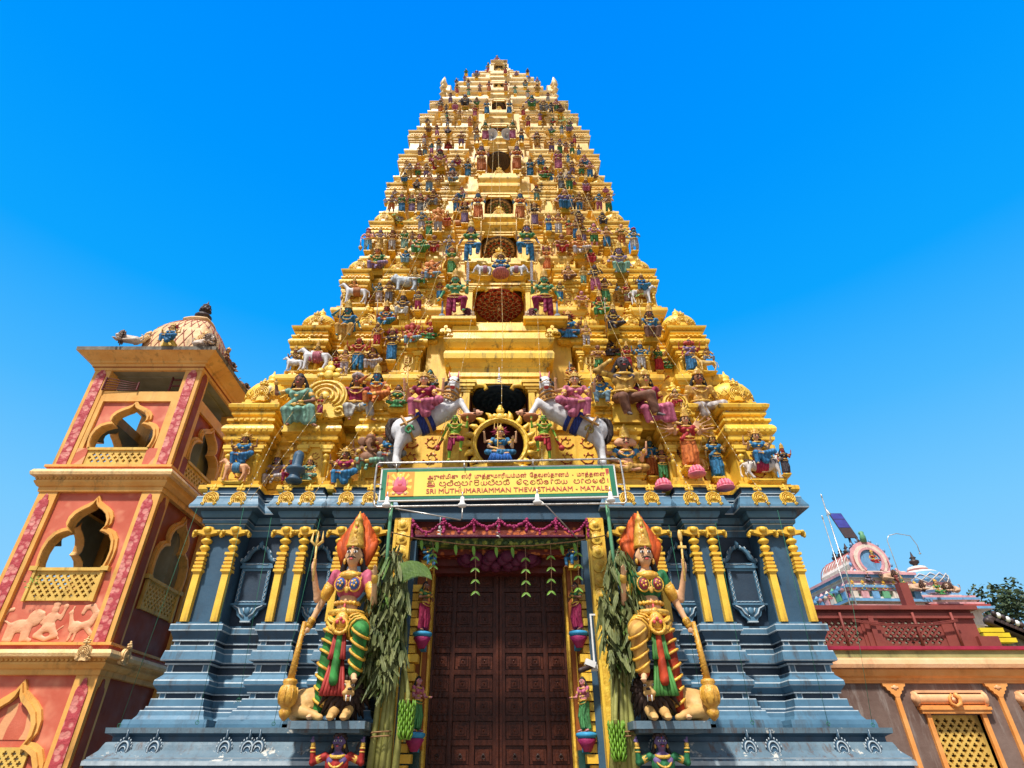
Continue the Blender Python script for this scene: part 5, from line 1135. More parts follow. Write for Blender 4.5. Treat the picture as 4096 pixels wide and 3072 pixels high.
    if lower == 'skirt':
        leg(*((.070, .060, .056, .86) if legs in ('stand', 'contra') else (.068, .060, .052, .86)))
        if legs in ('stand', 'contra'): m.cap(J['pelvis'], V3((.01, -.01, .12)), .07, .06); m.cap((-.05, 0, .10), (.07, 0, .09), .05, .05); [m.cap(V3((.012 * (i - 2), -.075, pz - .06)), V3((.022 * (i - 2), -.085, .07)), .013, .017, 6) for i in range(5)]
        elif legs == 'bent': m.cap(J['pelvis'] + V3((0, -.05, -.03)), (.0, -.04, .14), .05, .055)
        elif legs == 'lotus':
            m.ell((0, -.15, .06), (.15, .08, .055))
            for i in range(7): m.cap((0, -.18, .06), (-.14 + .046 * i, -.20, -.07), .018, .022, 6)
        elif legs == 'lalita': m.cap((-.05, -.16, pz), (.05, -.15, .10), .06, .08); m.cap((.02, -.19, pz - .03), (.13, -.17, pz - .10), .045, .04); m.cap(J['kneeL'], J['hipL'], .075, .08)
        else:
            for i in range(4): t = i / 3; k = J['kneeL'].lerp(J['kneeR'], t); a = J['ankL'].lerp(J['ankR'], t); m.cap(k + V3((0, .05, -.03)), a + V3((0, .03, .06 - .03 * (i % 2))), .045, .04, 7)
            m.cap(J['hipL'].lerp(J['hipR'], .5), J['kneeL'].lerp(J['kneeR'], .5), .07, .05)
    elif lower in ('dhoti', 'pants', 'wrap'):
        leg(.075, .060, .046 if lower != 'dhoti' else .058, .9 if lower != 'dhoti' else .62)
        if lower != 'pants': m.cap(J['pelvis'] + V3((0, -.075, -.01)), V3((0, J['pelvis'].y - (.10 if legs in ('stand', 'contra', 'bent') else .2), max(.12, pz - .30))), .028, .036, 7)
    elif lower == 'short':
        leg(.074, .060, .05, 0)
        m.cap(J['pelvis'] + V3((0, -.075, -.01)), V3((0, -.09, max(.06, pz - .14))), .03, .03, 7)
    parts.append(('lower_garment', fused(m, 'lower_garment', vx, 'statue_wrap' if lower in ('wrap', 'pants') else 'statue_cloth', 2), 'lower'))
    if upper:
        m = MB(); m.ell(c + V3((0, 0, .01)), (.108, .073, .088)); m.ell(c + V3((0, 0, .055)), (.132, .058, .04))
        if upper == 'shirt': m.ell(J['waist'] + V3((0, 0, .01)), (.094, .068, .10)); m.ell(c, (.122, .074, .10))
        for N in 'LR': m.cap(J['sh' + N], J['sh' + N].lerp(J['el' + N], .62 if upper != 'shirt' else 1.0), .044, .038, 8)
        if upper == 'shirt':
            for N in 'LR': m.cap(J['el' + N], J['el' + N].lerp(J['wr' + N], .8), .036, .028, 8)
        if fem:
            for s in (-1, 1): m.ell(c + V3((s * .05, -.056, .005)), (.049, .049, .048))
        if upper == 'sari': m.cap(c + V3((.10, -.03, .07)), J['pelvis'] + V3((-.09, -.06, .03)), .034, .05, 8); m.cap(c + V3((.11, .03, .06)), J['pelvis'] + V3((.10, .06, .0)), .04, .05, 8)
        parts.append(('blouse', fused(m, 'blouse', vx, 'statue_cloth', 2), 'upper'))
    # jewellery: collar, belt, bangles, armlets, anklets
    m = MB()
    m.tube([(.068 * math.cos(a), -.012 + .062 * math.sin(a), n.z - .035 - .012 * -math.sin(a)) for a in [R(24 * i) for i in range(15)]], .017, 6, closed=True)
    m.tube([(.082 * math.cos(R(a)), -.03 + .050 * -abs(math.sin(R(a))), n.z - .05 - .085 * math.sin(R(a))) for a in range(0, 181, 18)], .010, 5); m.ell((0, -.088, n.z - .14), (.016, .01, .02), 7, 5)
    m.tube([(.117 * math.cos(a), .088 * math.sin(a), pz + .062) for a in [R(24 * i) for i in range(15)]], .015, 6, closed=True); m.ell((0, -.098, pz + .055), (.03, .012, .028), 7, 5)
    if legs in ('stand', 'contra', 'bent'): m.tube([(.11 * math.cos(R(a)), -.05 - .05 * math.sin(R(a)), pz + .04 - .05 * math.sin(R(a))) for a in range(0, 181, 20)], .008, 5)
    for N in 'LR':
        for p, q, t, r in (('sh', 'el', .45, .041), ('el', 'wr', .9, .026)) + ((('knee', 'ank', .93, .034),) if legs != 'lotus' else ()):
            a, b2 = J[p + N], J[q + N]; d = (b2 - a).normalized(); o = a.lerp(b2, t); m.cap(o - d * .008, o + d * .008, r, r, 8)
        m.ell(h + V3(((1 if N == 'L' else -1) * .062, -.005, -.04)), (.013, .012, .02), 6, 4)
    parts.append(('jewellery', with_mats(m, 'jewellery', ['statue_gold']), 'gold'))
    # hair
    m = MB()
    m.ell(h + V3((0, .022, .02)), (.062, .062, .062))
    if crown != 'bald':
        for s in (-1, 1):
            m.cap(h + V3((s * .052, .022, .0)), n + V3((s * .085, .03, -.02)), .026, .030, 7)
            if fem: m.cap(n + V3((s * .085, .03, -.02)), n + V3((s * .10, .035, -.09)), .03, .02, 7)
    if crown == 'bun': m.ell(h + V3((0, .01, .075)), (.035, .035, .032)); m.ell(h + V3((0, .0, .05)), (.05, .05, .025))
    if crown == 'turban': pass
    parts.append(('hair', fused(m, 'hair', .014, 'statue_skin', 1), 'hair'))
    zc = h.z + .045
    if crown in ('tall', 'cone', 'short', 'fan', 'flame'):
        m = MB()
        pr = {'tall': [(.062, 0), (.067, .012), (.062, .025), (.058, .06), (.060, .065), (.052, .10), (.054, .105), (.042, .14), (.044, .145), (.026, .165), (.012, .185), (.016, .195), (.004, .215)],
              'cone': [(.064, 0), (.07, .012), (.064, .025), (.056, .08), (.058, .085), (.044, .13), (.030, .18), (.034, .185), (.016, .21), (.004, .25)]}.get(crown, [(.062, 0), (.066, .012), (.06, .024), (.05, .05), (.052, .055), (.03, .085), (.012, .10), (.004, .125)])
        m.lathe(pr, (h.x, h.y + .012, zc), 14, 0, sy=1.02)
        m.plate([(-.034, 0), (.034, 0), (.03, .03), (0, .065), (-.03, .03)], .01, 0, X=T(0, h.y - .064, zc))
        parts.append(('crown', with_mats(m, 'crown', ['statue_gold']), 'gold'))
    if crown == 'turban':
        m = MB(); m.lathe([(.058, 0), (.072, .015), (.074, .035), (.062, .06), (.035, .08), (.01, .088)], (0, h.y + .01, zc - .012), 12, 0); m.ell((0, h.y - .06, zc + .03), (.015, .012, .03), 6, 4)
        parts.append(('turban', with_mats(m, 'turban', ['statue_cloth']), 'accent'))
    if crown in ('fan', 'flame'):       # flames or fanned hood behind the head
        m = MB(); k = 11 if crown == 'flame' else 9
        for i in range(k):
            a = R(-15 + 210 * i / (k - 1)); d = V3((math.cos(a), 0, math.sin(a))); o = h + V3((0, .035, .015)); l = .135 + (.03 if crown == 'flame' else .02) * (i % 2)
            m.tube([o + d * .03, o + d * l * .65 + V3((0, .0, 0)), o + d * l], [.030, .030, .004], 6, flat=.5)
        parts.append(('flame_halo', with_mats(m, 'flame_halo', ['statue_cloth']), 'accent'))
    if face:
        m = MB()
        if headk == 'ele':
            for s in (-1, 1): m.ell(h + V3((s * .04, -.078, .012)), (.010, .006, .007), 7, 5)
        else:
            for s in (-1, 1):
                if hi: m.ell(h + V3((s * .0245, -.0565, .006)), (.0165, .009, .0095), 9, 6, 1); m.ell(h + V3((s * .0245, -.0632, .006)), (.0085, .005, .0088), 8, 5, 0)
                else: m.ell(h + V3((s * .0235, -.0575, .006)), (.0135, .008, .0075), 7, 5, 0)
                m.tube([h + V3((s * x, -.060 + y, z)) for x, y, z in ((.010, -.001, .024), (.025, .003, .031), (.042, .012, .024))], .0055 if hi and legs == 'bent' else .004, 5, 0)
            m.ell(h + V3((0, -.0685, -.040)), (.015, .005, .0065), 7, 5, 2)
            if not fem or (hi and legs == 'bent'): m.tube([h + V3((x, y, z)) for x, y, z in ((-.034, -.058, -.034), (-.018, -.066, -.027), (0, -.070, -.026), (.018, -.066, -.027), (.034, -.058, -.034))], [.002, .006, .005, .006, .002], 5, 0)
            m.ell(h + V3((0, -.064, .034)), (.0055, .003, .0075), 6, 4, 2)
        parts.append(('face_paint', with_mats(m, 'face_paint', ['black_metal', 'white_paint', 'sign_red']), None))
    for nm_, me_, _ in parts:
        if nm_ in ('hair', 'crown', 'turban', 'flame_halo', 'face_paint'):
            for v_ in me_.vertices: v_.co = hp_ + (v_.co - hp_) * HS
    lo = min(v[2] for p in parts for v in [tuple(x.co) for x in p[1].vertices]); hi_ = max(x.co.z for p in parts for x in p[1].vertices)
    TEMPL[key] = (parts, lo, hi_, J); return TEMPL[key]
def prop_mesh(kind):
    m = MB()
    if kind == 'club': m.tube([(0, 0, .50), (0, 0, .16)], [.012, .02], 8, 0); m.lathe([(.02, .18), (.05, .15), (.07, .10), (.06, .05), (.03, .02), (.035, 0), (.01, -.05)], (0, 0, 0), 10, 0)
    elif kind == 'spear': m.tube([(0, 0, 0), (0, 0, .95)], .010, 6, 0); m.lathe([(.012, .93), (.03, .98), (.004, 1.08)], (0, 0, 0), 6, 0)
    elif kind == 'trident':
        m.tube([(0, 0, 0), (0, 0, .62)], .010, 6, 0)
        for x in (-.05, 0, .05): m.tube([(0, 0, .58), (x * 1.1, 0, .63), (x, 0, .74)], [.01, .012, .003], 6, 0)
    elif kind == 'sword': m.tube([(0, 0, 0), (0, 0, .08)], .014, 6, 0); m.box(-.05, .05, -.01, .01, .07, .09, 0); m.plate([(-.02, .09), (.02, .09), (.022, .45), (0, .55), (-.018, .45)], .012, 0)
    elif kind == 'bow': m.tube([(.10 - .16 * math.cos(R(a)) ** 2, 0, .36 * math.sin(R(a)) + .36) for a in range(-90, 91, 18)], .012, 6, 0); m.tube([(.10, 0, 0), (.10, 0, .72)], .003, 4, 0)
    elif kind == 'flute': m.tube([(-.16, -.14, 0), (.16, -.12, .02)], .010, 6, 0)
    elif kind == 'veena': m.ell((-.12, -.16, -.08), (.07, .05, .08), 9, 6); m.tube([(-.12, -.16, -.06), (.26, -.14, .30)], [.022, .014], 6, 0); m.ell((.20, -.14, .24), .035, 8, 5)
    elif kind == 'garland': m.tube([(.17 * math.cos(a), -.16, .17 * math.sin(a)) for a in [R(20 * i) for i in range(18)]], .022, 6, 0, closed=True)
    return m
PROPC = {'club': (.6, .4, .08), 'spear': (.4, .3, .2), 'trident': (.7, .45, .08), 'sword': (.35, .33, .36), 'bow': (.3, .17, .06), 'flute': (.6, .4, .1), 'veena': (.25, .11, .04), 'garland': (.55, .35, .2)}
PROPM = {}
def prop(kind):
    if kind not in PROPM: PROPM[kind] = with_mats(prop_mesh(kind), kind, ['statue_gold'])
    return PROPM[kind]
def pedestal_mesh():
    m = MB(); m.box(-.5, .5, -.5, .9, -.07, 0, 0); m.box(-.44, .44, -.42, .9, -.13, -.07, 0); m.box(-.36, .36, -.30, .9, -.2, -.13, 0); return m
PED = with_mats(pedestal_mesh(), 'pedestal', ['gold_paint'])
def seat_mesh():
    m = MB(); m.box(-.5, .5, -.3, .9, 0, .9, 0); m.box(-.54, .54, -.34, .9, .9, 1.0, 0); m.box(-.54, .54, -.34, .9, 0, .12, 0); return m
SEAT = with_mats(seat_mesh(), 'seat', ['gold_paint'])
# code: (legs, armL, armR, four, female, lower, upper, crown, head)
POSE = {'st': ('contra', 'bless', 'down', 0, True, 'skirt', 'blouse', 'tall', 0), 'sm': ('stand', 'hip', 'down', 0, False, 'dhoti', None, 'short', 0), 'na': ('stand', 'chest', 'chest', 0, False, 'short', None, 'bald', 0), 'fo': ('stand', 'cross', 'cross', 0, False, 'dhoti', None, 'bun', 0),
        'fl': ('contra', 'fluteL', 'cross', 0, False, 'dhoti', None, 'bun', 0), 'fa': ('contra', 'bless', 'down', 1, True, 'skirt', 'sari', 'tall', 0), 'fm': ('stand', 'bless', 'bless', 1, False, 'dhoti', None, 'tall', 0), 'ff': ('stand', 'bless', 'down', 1, True, 'skirt', 'blouse', 'flame', 0),
        'se': ('hang', 'knee', 'knee', 0, False, 'pants', None, 'short', 0), 'sf': ('hang', 'prop', 'bless', 0, True, 'skirt', 'sari', 'tall', 0), 'la': ('lalita', 'lap', 'bless', 0, True, 'skirt', 'blouse', 'tall', 0), 'lm': ('lalita', 'knee', 'bless', 0, False, 'dhoti', None, 'tall', 0), 'lf': ('lalita', 'bless', 'bless', 1, True, 'skirt', 'blouse', 'flame', 0),
        'lo': ('lotus', 'lap', 'lap', 0, True, 'skirt', 'blouse', 'short', 0), 'lx': ('lotus', 'bless', 'lap', 1, True, 'skirt', 'blouse', 'fan', 0), 'l3': ('lotus', 'bless', 'lap', 1, False, 'dhoti', None, 'tall', 'tri'), 'gs': ('lalita', 'bless', 'knee', 1, False, 'dhoti', None, 'short', 'ele'), 'ga': ('stand', 'bless', 'down', 1, False, 'dhoti', None, 'short', 'ele'),
        'dv': ('bent', 'bless', 'prop', 0, True, 'wrap', None, 'cone', 0), 'be': ('lean', 'prop', 'salute', 0, False, 'dhoti', None, 'turban', 0), 'lw': ('lean', 'lap', 'up', 0, True, 'skirt', 'sari', 'bun', 0), 'big': ('hang', 'hip', 'hip', 0, False, 'pants', None, 'bun', 0), 'ma': ('contra', 'bless', 'bless', 3, True, 'skirt', 'sari', 'tall', 0), 'da': ('bent', 'out', 'bless', 0, True, 'short', None, 'bun', 0),
        'mu': ('contra', 'chest', 'hip', 0, False, 'dhoti', None, 'turban', 0), 'co': ('hang', 'prop', 'salute', 0, False, 'pants', 'shirt', 'hairy', 0), 'ri': ('ride', 'fwd', 'bless', 0, False, 'dhoti', None, 'tall', 0), 'rf': ('lalita', 'fwd', 'bless', 1, True, 'skirt', 'sari', 'short', 0), 'at': ('bent', 'fwd', 'down', 0, False, 'short', None, 'hairy', 0),
        'm2': ('stand', 'down', 'bless', 0, False, 'pants', None, 'tall', 0), 'w2': ('contra', 'down', 'hip', 0, True, 'skirt', 'sari', 'bun', 0)}
PHRASE = {'st': 'standing woman', 'sm': 'bare chested standing man', 'na': 'praying man', 'fo': 'standing man with folded arms', 'fl': 'flute player', 'fa': 'four armed standing goddess', 'fm': 'four armed standing god', 'ff': 'standing goddess with flame halo', 'se': 'seated man', 'sf': 'seated woman', 'la': 'sideways seated woman', 'lm': 'sideways seated man', 'lf': 'seated four armed goddess',
          'lo': 'cross legged woman', 'lx': 'cross legged goddess', 'l3': 'cross legged three faced god', 'gs': 'seated elephant headed god', 'ga': 'standing elephant headed god', 'dv': 'guardian with raised knee', 'be': 'lounging man', 'lw': 'lounging woman', 'big': 'large seated man', 'ma': 'many armed goddess', 'da': 'dancer', 'mu': 'musician in turban', 'co': 'seated man in shirt', 'ri': 'mounted man', 'rf': 'mounted goddess', 'm2': 'standing man in tall crown', 'w2': 'standing woman with hair bun', 'at': 'stout club bearer'}
GARM = {'skirt': 'skirt', 'dhoti': 'dhoti', 'pants': 'trousers', 'short': 'shorts', 'wrap': 'leggings'}
BV = BVHTree.FromPolygons([V3(v) for v in BVH_V], BVH_F)
CAMP = V3((0, 0, EZ))
def hitY(px, py):
    h_ = BV.ray_cast(CAMP, ray(px, py).normalized(), 80)
    return h_[0].y if h_[0] is not None else None
def tier_of(z):
    n = 1
    for i in range(1, 9):
        if z > SILL[i] - .7: n = i + 1
    return n
ORD = ['first', 'second', 'third', 'fourth', 'fifth', 'sixth', 'seventh', 'eighth', 'ninth', 'tenth', 'eleventh', 'twelfth', 'thirteenth', 'fourteenth', 'fifteenth', 'sixteenth', 'seventeenth', 'eighteenth', 'nineteenth', 'twentieth']
STAT = []
def statue(px, yf, yh, code, sk='T', cl='w', up=None, acc='r', props=(), Y=None, hi=False, rz=0., mirror=False, label=None, ped=True, seat=True, dy=0., group='painted statues on the gold tower', name='statue', over={}, extra=None, goldc=GOLDC, hair=HAIRC):
    pose = list(POSE[code])
    for k, v_ in over.items(): pose[('legs', 'aL', 'aR', 'four', 'fem', 'lower', 'upper', 'crown', 'head').index(k)] = v_
    H = yf - yh; key = tuple(pose) + (hi, H > 95)
    parts, lo, hh, J = template(key)
    if Y is None:
        c_ = [y for y in (hitY(px, yf - .05 * H), hitY(px, yf - .4 * H), hitY(px - H * .12, yf - .25 * H), hitY(px + H * .12, yf - .25 * H)) if y]
        e = tipY(at(px, yf, 14).z); e = 12 + .16 * (max(at(px, yf, e).z, 6.9) - 6.9)
        Y = min(c_) if c_ else e
        Y = min(max(Y, e - .7), e + 1.1)
        size = at(px, yh, Y).z - at(px, yf, Y).z; Y -= (.10 if pose[0] in ('stand', 'contra') else .04) * size
    Y += dy
    f = at(px, yf, Y); lean = 0.
    if f.z > 6.5 and abs(f.x) < 7: lean = .42 * math.atan2(f.z - EZ, Y)
    bq = -(yh - CY) / FPX; n_ = V3((0, -ST - bq * CT, CT - bq * ST)); ax_ = V3((0, -math.sin(lean), math.cos(lean)))
    s = -(f - CAMP).dot(n_) / ax_.dot(n_) / (hh - lo) * (1.07 if name == 'statue' and not hi else 1); wx = (1.10 + .5 * lean) if name == 'statue' else 1.0
    root = thing(name, None, None, (f.x, Y, f.z), group)
    X = Matrix.Rotation(lean, 4, 'X') @ T(0, 0, -lo * s, rz=rz, s=(s * wx, s * (1 + .3 * lean), s), mirror=mirror)
    upc = CLOTH[up][1] if up else CLOTH[cl][1]
    for nm, me, role in parts:
        if H < 48 and nm in ('jewellery',): continue
        o = link(nm, me, None, root); o.matrix_basis = X
        c_ = {'skin': SKIN[sk][1], 'lower': CLOTH[cl][1], 'upper': upc, 'gold': goldc, 'hair': hair, 'accent': CLOTH[acc][1]}.get(role, (1, 1, 1))
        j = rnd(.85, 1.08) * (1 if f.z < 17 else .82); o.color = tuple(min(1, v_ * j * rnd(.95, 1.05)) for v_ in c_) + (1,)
    for pk in props:
        if isinstance(pk, str): pk = (pk, 'wrR', 0)
        kind, jn, off = pk; j = J.get(jn, J['wrR'])
        o = link(kind, prop(kind), None, root, color=PROPC[kind])
        zb = {'club': 0, 'spear': lo, 'trident': j.z - .25, 'sword': j.z - .02, 'bow': j.z - .4, 'flute': j.z, 'veena': J['chest'].z - .05, 'garland': J['pelvis'].z + .12}[kind]
        if kind == 'club': zb = j.z - .5
        bx_ = 0 if kind in ('veena', 'garland', 'flute') else j.x + off; by = 0 if kind in ('veena', 'garland', 'flute') else j.y - .02
        o.matrix_basis = X @ T(bx_, by, zb)
    if pose[0] in ('hang', 'lalita', 'lean', 'ride') and seat:
        o = link('seat', SEAT, None, root); o.matrix_basis = T(0, .06 * s, 0, rz=0, s=(.30 * s, .22 * s, (J['pelvis'].z - lo - .05) * s))
    elif ped and seat:
        o = link('pedestal', PED, None, root); o.matrix_basis = T(0, .05 * s, 0, s=(.30 * s if pose[0] != 'lotus' else .5 * s, .30 * s, max(.5 * s, .3)))
    if label is None: STAT.append((root, code, sk, cl, up, pose, f.x, f.z))
    else: tag(root, label, 'statue')
    if label is None: root['category'] = 'statue'
    return root, s, J, lo
def label_statues():
    by = {}
    for r in STAT: by.setdefault((tier_of(r[7]), r[6] > 0), []).append(r)
    for (t, right), L_ in by.items():
        L_.sort(key=lambda r: abs(r[6]))
        for i, (o, code, sk, cl, up, pose, x, z) in enumerate(L_):
            w_ = '%s %s in %s %s' % (SKIN[sk][0], PHRASE[code], CLOTH[cl][0], GARM[pose[5]])
            pos = ', %s %s of niche, tier %s' % (ORD[i] if i < 20 else 'outer', 'right' if right else 'left', ('one', 'two', 'three', 'four', 'five', 'six', 'seven', 'eight', 'nine')[t - 1])
            lab = w_.replace(' in ', ' statue in ', 1) if ' in shirt' not in w_ and ' in turban' not in w_ and ' in tall' not in w_ else w_
            lab += pos
            if len(lab.split()) <= 15: lab = lab.replace(', tier', ', gold tier')
            if len(lab.split()) > 16: lab = lab.replace(' statue in', ' in')
            o['label'] = lab
def crop(ox, oy, k): return lambda x, y: (ox + x / k, oy + y / k)
def batch(cr, rows):
    for row in rows:
        (x, yf, yh, code, sk, cl), kw = row[:6], (row[6] if len(row) > 6 else {})
        px, pf = cr(x, yf); _, ph = cr(x, yh); statue(px, pf, ph, code, sk, cl, **kw)
C5 = crop(1560, 180, 5.027); C6 = crop(1980, 180, 5.027); C7 = crop(1500, 480, 4.424); C8 = crop(1990, 480, 4.424); C9 = crop(1380, 780, 3.687); C10 = crop(2000, 780, 3.687); C2 = crop(1400, 700, 1.843); C3 = crop(1000, 1200, 2.074); C4 = crop(1900, 1200, 1.7015)
batch(C5, [(1530, 575, 480, 'lo', 'D', 'g'), (1500, 745, 600, 'st', 'P', 'v'), (1575, 870, 690, 'sm', 'D', 't'), (1335, 790, 665, 'lm', 'K', 's', {'props': ['veena']}), (1345, 985, 770, 'st', 'D', 'r', {'up': 'y'}), (1580, 1030, 825, 'st', 'P', 'm', {'up': 'g'}), (1740, 670, 515, 'lf', 'P', 's'),
    (1975, 575, 360, 'st', 'G', 'r', {'up': 'y'}), (1805, 960, 755, 'st', 'P', 'n', {'up': 's'}), (1990, 945, 705, 'st', 'V', 'o', {'up': 'o'}), (1215, 1185, 965, 'fo', 'D', 'v'), (1010, 1360, 1115, 'w2', 'K', 'o', {'up': 's'}), (1310, 1345, 1115, 'sf', 'T', 'p', {'up': 'p'}), (1510, 1290, 1005, 'big', 'V', 'k', {'over': {'upper': 'shirt'}, 'up': 's'}),
    (1130, 1345, 1185, 'sm', 'K', 'k'), (1140, 1500, 1330, 'sm', 'K', 'g'), (1155, 1650, 1470, 'mu', 'K', 's', {'props': ['spear']}), (1395, 1530, 1285, 'fm', 'T', 'y', {'up': 'r'}), (1705, 1445, 1195, 'fa', 'D', 'p', {'up': 'r'}), (1945, 1400, 1085, 'st', 'T', 'b', {'up': 'b'}), (755, 1590, 1465, 'lo', 'K', 'n')])
batch(C6, [(210, 590, 380, 'st', 'G', 'r', {'up': 'y', 'mirror': True}), (430, 630, 520, 'lo', 'P', 'v'), (655, 560, 470, 'lo', 'D', 'k'), (685, 755, 605, 'st', 'V', 'w', {'up': 's'}), (850, 785, 650, 'lm', 'P', 't'), (610, 875, 690, 'se', 'D', 't', {'over': {'upper': 'shirt'}, 'up': 'y'}), (850, 965, 755, 'sf', 'D', 'y', {'up': 'y'}), (220, 945, 705, 'st', 'V', 'o', {'up': 'o', 'mirror': True}), (405, 990, 790, 'st', 'T', 'm', {'up': 'g'}),
    (660, 1065, 865, 'st', 'P', 'w', {'up': 'g'}), (1065, 1155, 960, 'fo', 'D', 'w'), (740, 1310, 1025, 'big', 'Q', 'g', {'over': {'upper': 'shirt'}, 'up': 'v'}), (975, 1400, 1120, 'co', 'T', 's', {'up': 's'}), (290, 1395, 1085, 'st', 'T', 'b', {'up': 'b', 'mirror': True}), (565, 1430, 1200, 'fa', 'D', 'r', {'up': 'y'}), (905, 1535, 1330, 'st', 'D', 'p', {'up': 'v'}), (1235, 1355, 1085, 'sm', 'P', 'g'), (1130, 1385, 1150, 'sm', 'K', 'k'), (1310, 1385, 1175, 'lo', 'D', 'n'), (1160, 1610, 1440, 'lm', 'G', 'r'), (1515, 1640, 1500, 'lm', 'D', 'v')])
batch(C7, [(945, 255, 30, 'sf', 'D', 'n', {'up': 'y'}), (1095, 295, 105, 'mu', 'D', 'p'), (1290, 275, 100, 'lm', 'V', 'k', {'props': ['bow']}), (870, 440, 240, 'sm', 'D', 'w', {'over': {'upper': 'blouse'}, 'up': 'r'}), (1525, 490, 215, 'na', 'D', 'v'), (1800, 430, 140, 'na', 'D', 'w', {'over': {'crown': 'bun'}}), (1950, 370, 5, 'st', 'G', 'p', {'up': 'y'}), (790, 645, 420, 'st', 'D', 'n', {'up': 'y'}), (880, 645, 430, 'fo', 'D', 't'),
    (1000, 615, 412, 'sm', 'Q', 'p'), (1125, 595, 340, 'fo', 'K', 'w', {'over': {'crown': 'turban'}}), (1290, 540, 368, 'lo', 'D', 'r'), (1880, 932, 412, 'st', 'L', 'o', {'up': 'o', 'props': ['club']}), (1150, 895, 545, 'co', 'K', 'y', {'up': 'p', 'over': {'aL': 'down', 'aR': 'hip', 'crown': 'turban'}}), (975, 765, 600, 'sm', 'D', 'r'), (1050, 895, 710, 'w2', 'D', 'r', {'up': 'r'}), (555, 890, 700, 'st', 'T', 'y', {'up': 'y'}), (610, 1065, 780, 'fo', 'V', 'y'),
    (755, 1050, 780, 'na', 'P', 'g'), (905, 1050, 785, 'na', 'D', 'v', {'over': {'crown': 'bun'}}), (525, 1130, 895, 'sf', 'K', 'b', {'up': 'y'}), (740, 1255, 1040, 'se', 'V', 'k'), (955, 1295, 950, 'fo', 'T', 't'), (1120, 1225, 965, 'sm', 'D', 'y', {'props': ['veena']}), (1370, 1150, 895, 'gs', 'D', 't'), (1640, 1015, 690, 'fa', 'D', 'b', {'up': 'b'}), (350, 1345, 1205, 'lm', 'D', 'w'), (205, 1470, 1350, 'lo', 'P', 'w'),
    (290, 1655, 1340, 'fo', 'V', 'o', {'over': {'lower': 'short'}}), (465, 1640, 1270, 'fa', 'P', 'b', {'up': 'g'}), (645, 1640, 1295, 'fa', 'T', 'v', {'up': 'g'}), (795, 1635, 1260, 'fa', 'P', 's', {'up': 'n'}), (890, 1575, 1425, 'sm', 'K', 's'), (1020, 1585, 1245, 'big', 'D', 's')])
batch(C8, [(270, 355, 0, 'st', 'G', 'p', {'up': 'y', 'mirror': True}), (425, 415, 165, 'na', 'D', 'b', {'over': {'crown': 'bun'}}), (705, 520, 230, 'na', 'D', 'y', {'over': {'crown': 'bun'}}), (960, 605, 340, 'na', 'D', 'v'), (1105, 615, 360, 'fo', 'V', 'g', {'over': {'crown': 'turban'}}), (1210, 610, 402, 'fl', 'D', 'o', {'props': ['flute']}), (1320, 615, 400, 'mu', 'K', 'g', {'props': ['spear']}), (1440, 635, 428, 'st', 'D', 'b', {'up': 'y'}), (955, 270, 88, 'lm', 'V', 'g'),
    (955, 105, -10, 'sm', 'R', 'g'), (1140, 270, 88, 'sm', 'Q', 'w'), (1265, 245, 0, 'sf', 'D', 'v', {'up': 'g'}), (1365, 435, 232, 'fm', 'D', 'r'), (345, 905, 415, 'st', 'L', 'o', {'up': 'o', 'mirror': True, 'props': ['club']}), (1075, 890, 545, 'w2', 'T', 'p', {'up': 'p', 'over': {'aL': 'bless', 'aR': 'down'}}), (1250, 775, 600, 'sm', 'Q', 't'), (1325, 985, 740, 'na', 'D', 'v', {'over': {'crown': 'bun'}}), (1490, 1025, 738, 'na', 'D', 'g', {'over': {'crown': 'bun'}}), (1640, 1035, 752, 'fo', 'P', 'b'),
    (1735, 1055, 920, 'lm', 'D', 'n'), (575, 1010, 655, 'fa', 'D', 'b', {'up': 'b'}), (840, 1060, 815, 'lx', 'R', 'g', {'acc': 'g', 'up': 'r'}), (955, 1105, 900, 'st', 'D', 'b', {'up': 'b'}), (1125, 1235, 938, 'w2', 'D', 's', {'up': 's', 'props': ['spear']}), (1275, 1260, 928, 'fo', 'V', 'g'), (1565, 1310, 1020, 'sf', 'D', 'p', {'up': 'v'}), (1360, 1165, 1060, 'lo', 'D', 'r'), (1195, 1645, 1240, 'sf', 'T', 'b', {'up': 'v', 'over': {'aL': 'hip', 'aR': 'hip', 'crown': 'bun'}}),
    (1915, 1305, 1170, 'lo', 'D', 'p'), (1970, 1645, 1330, 'mu', 'T', 'g', {'props': ['veena']}), (1340, 1605, 1325, 'sm', 'Q', 'k'), (1455, 1615, 1275, 'm2', 'D', 'b'), (1615, 1625, 1300, 'sm', 'D', 'y', {'props': ['bow']}), (1805, 1615, 1265, 'm2', 'B', 'p')])
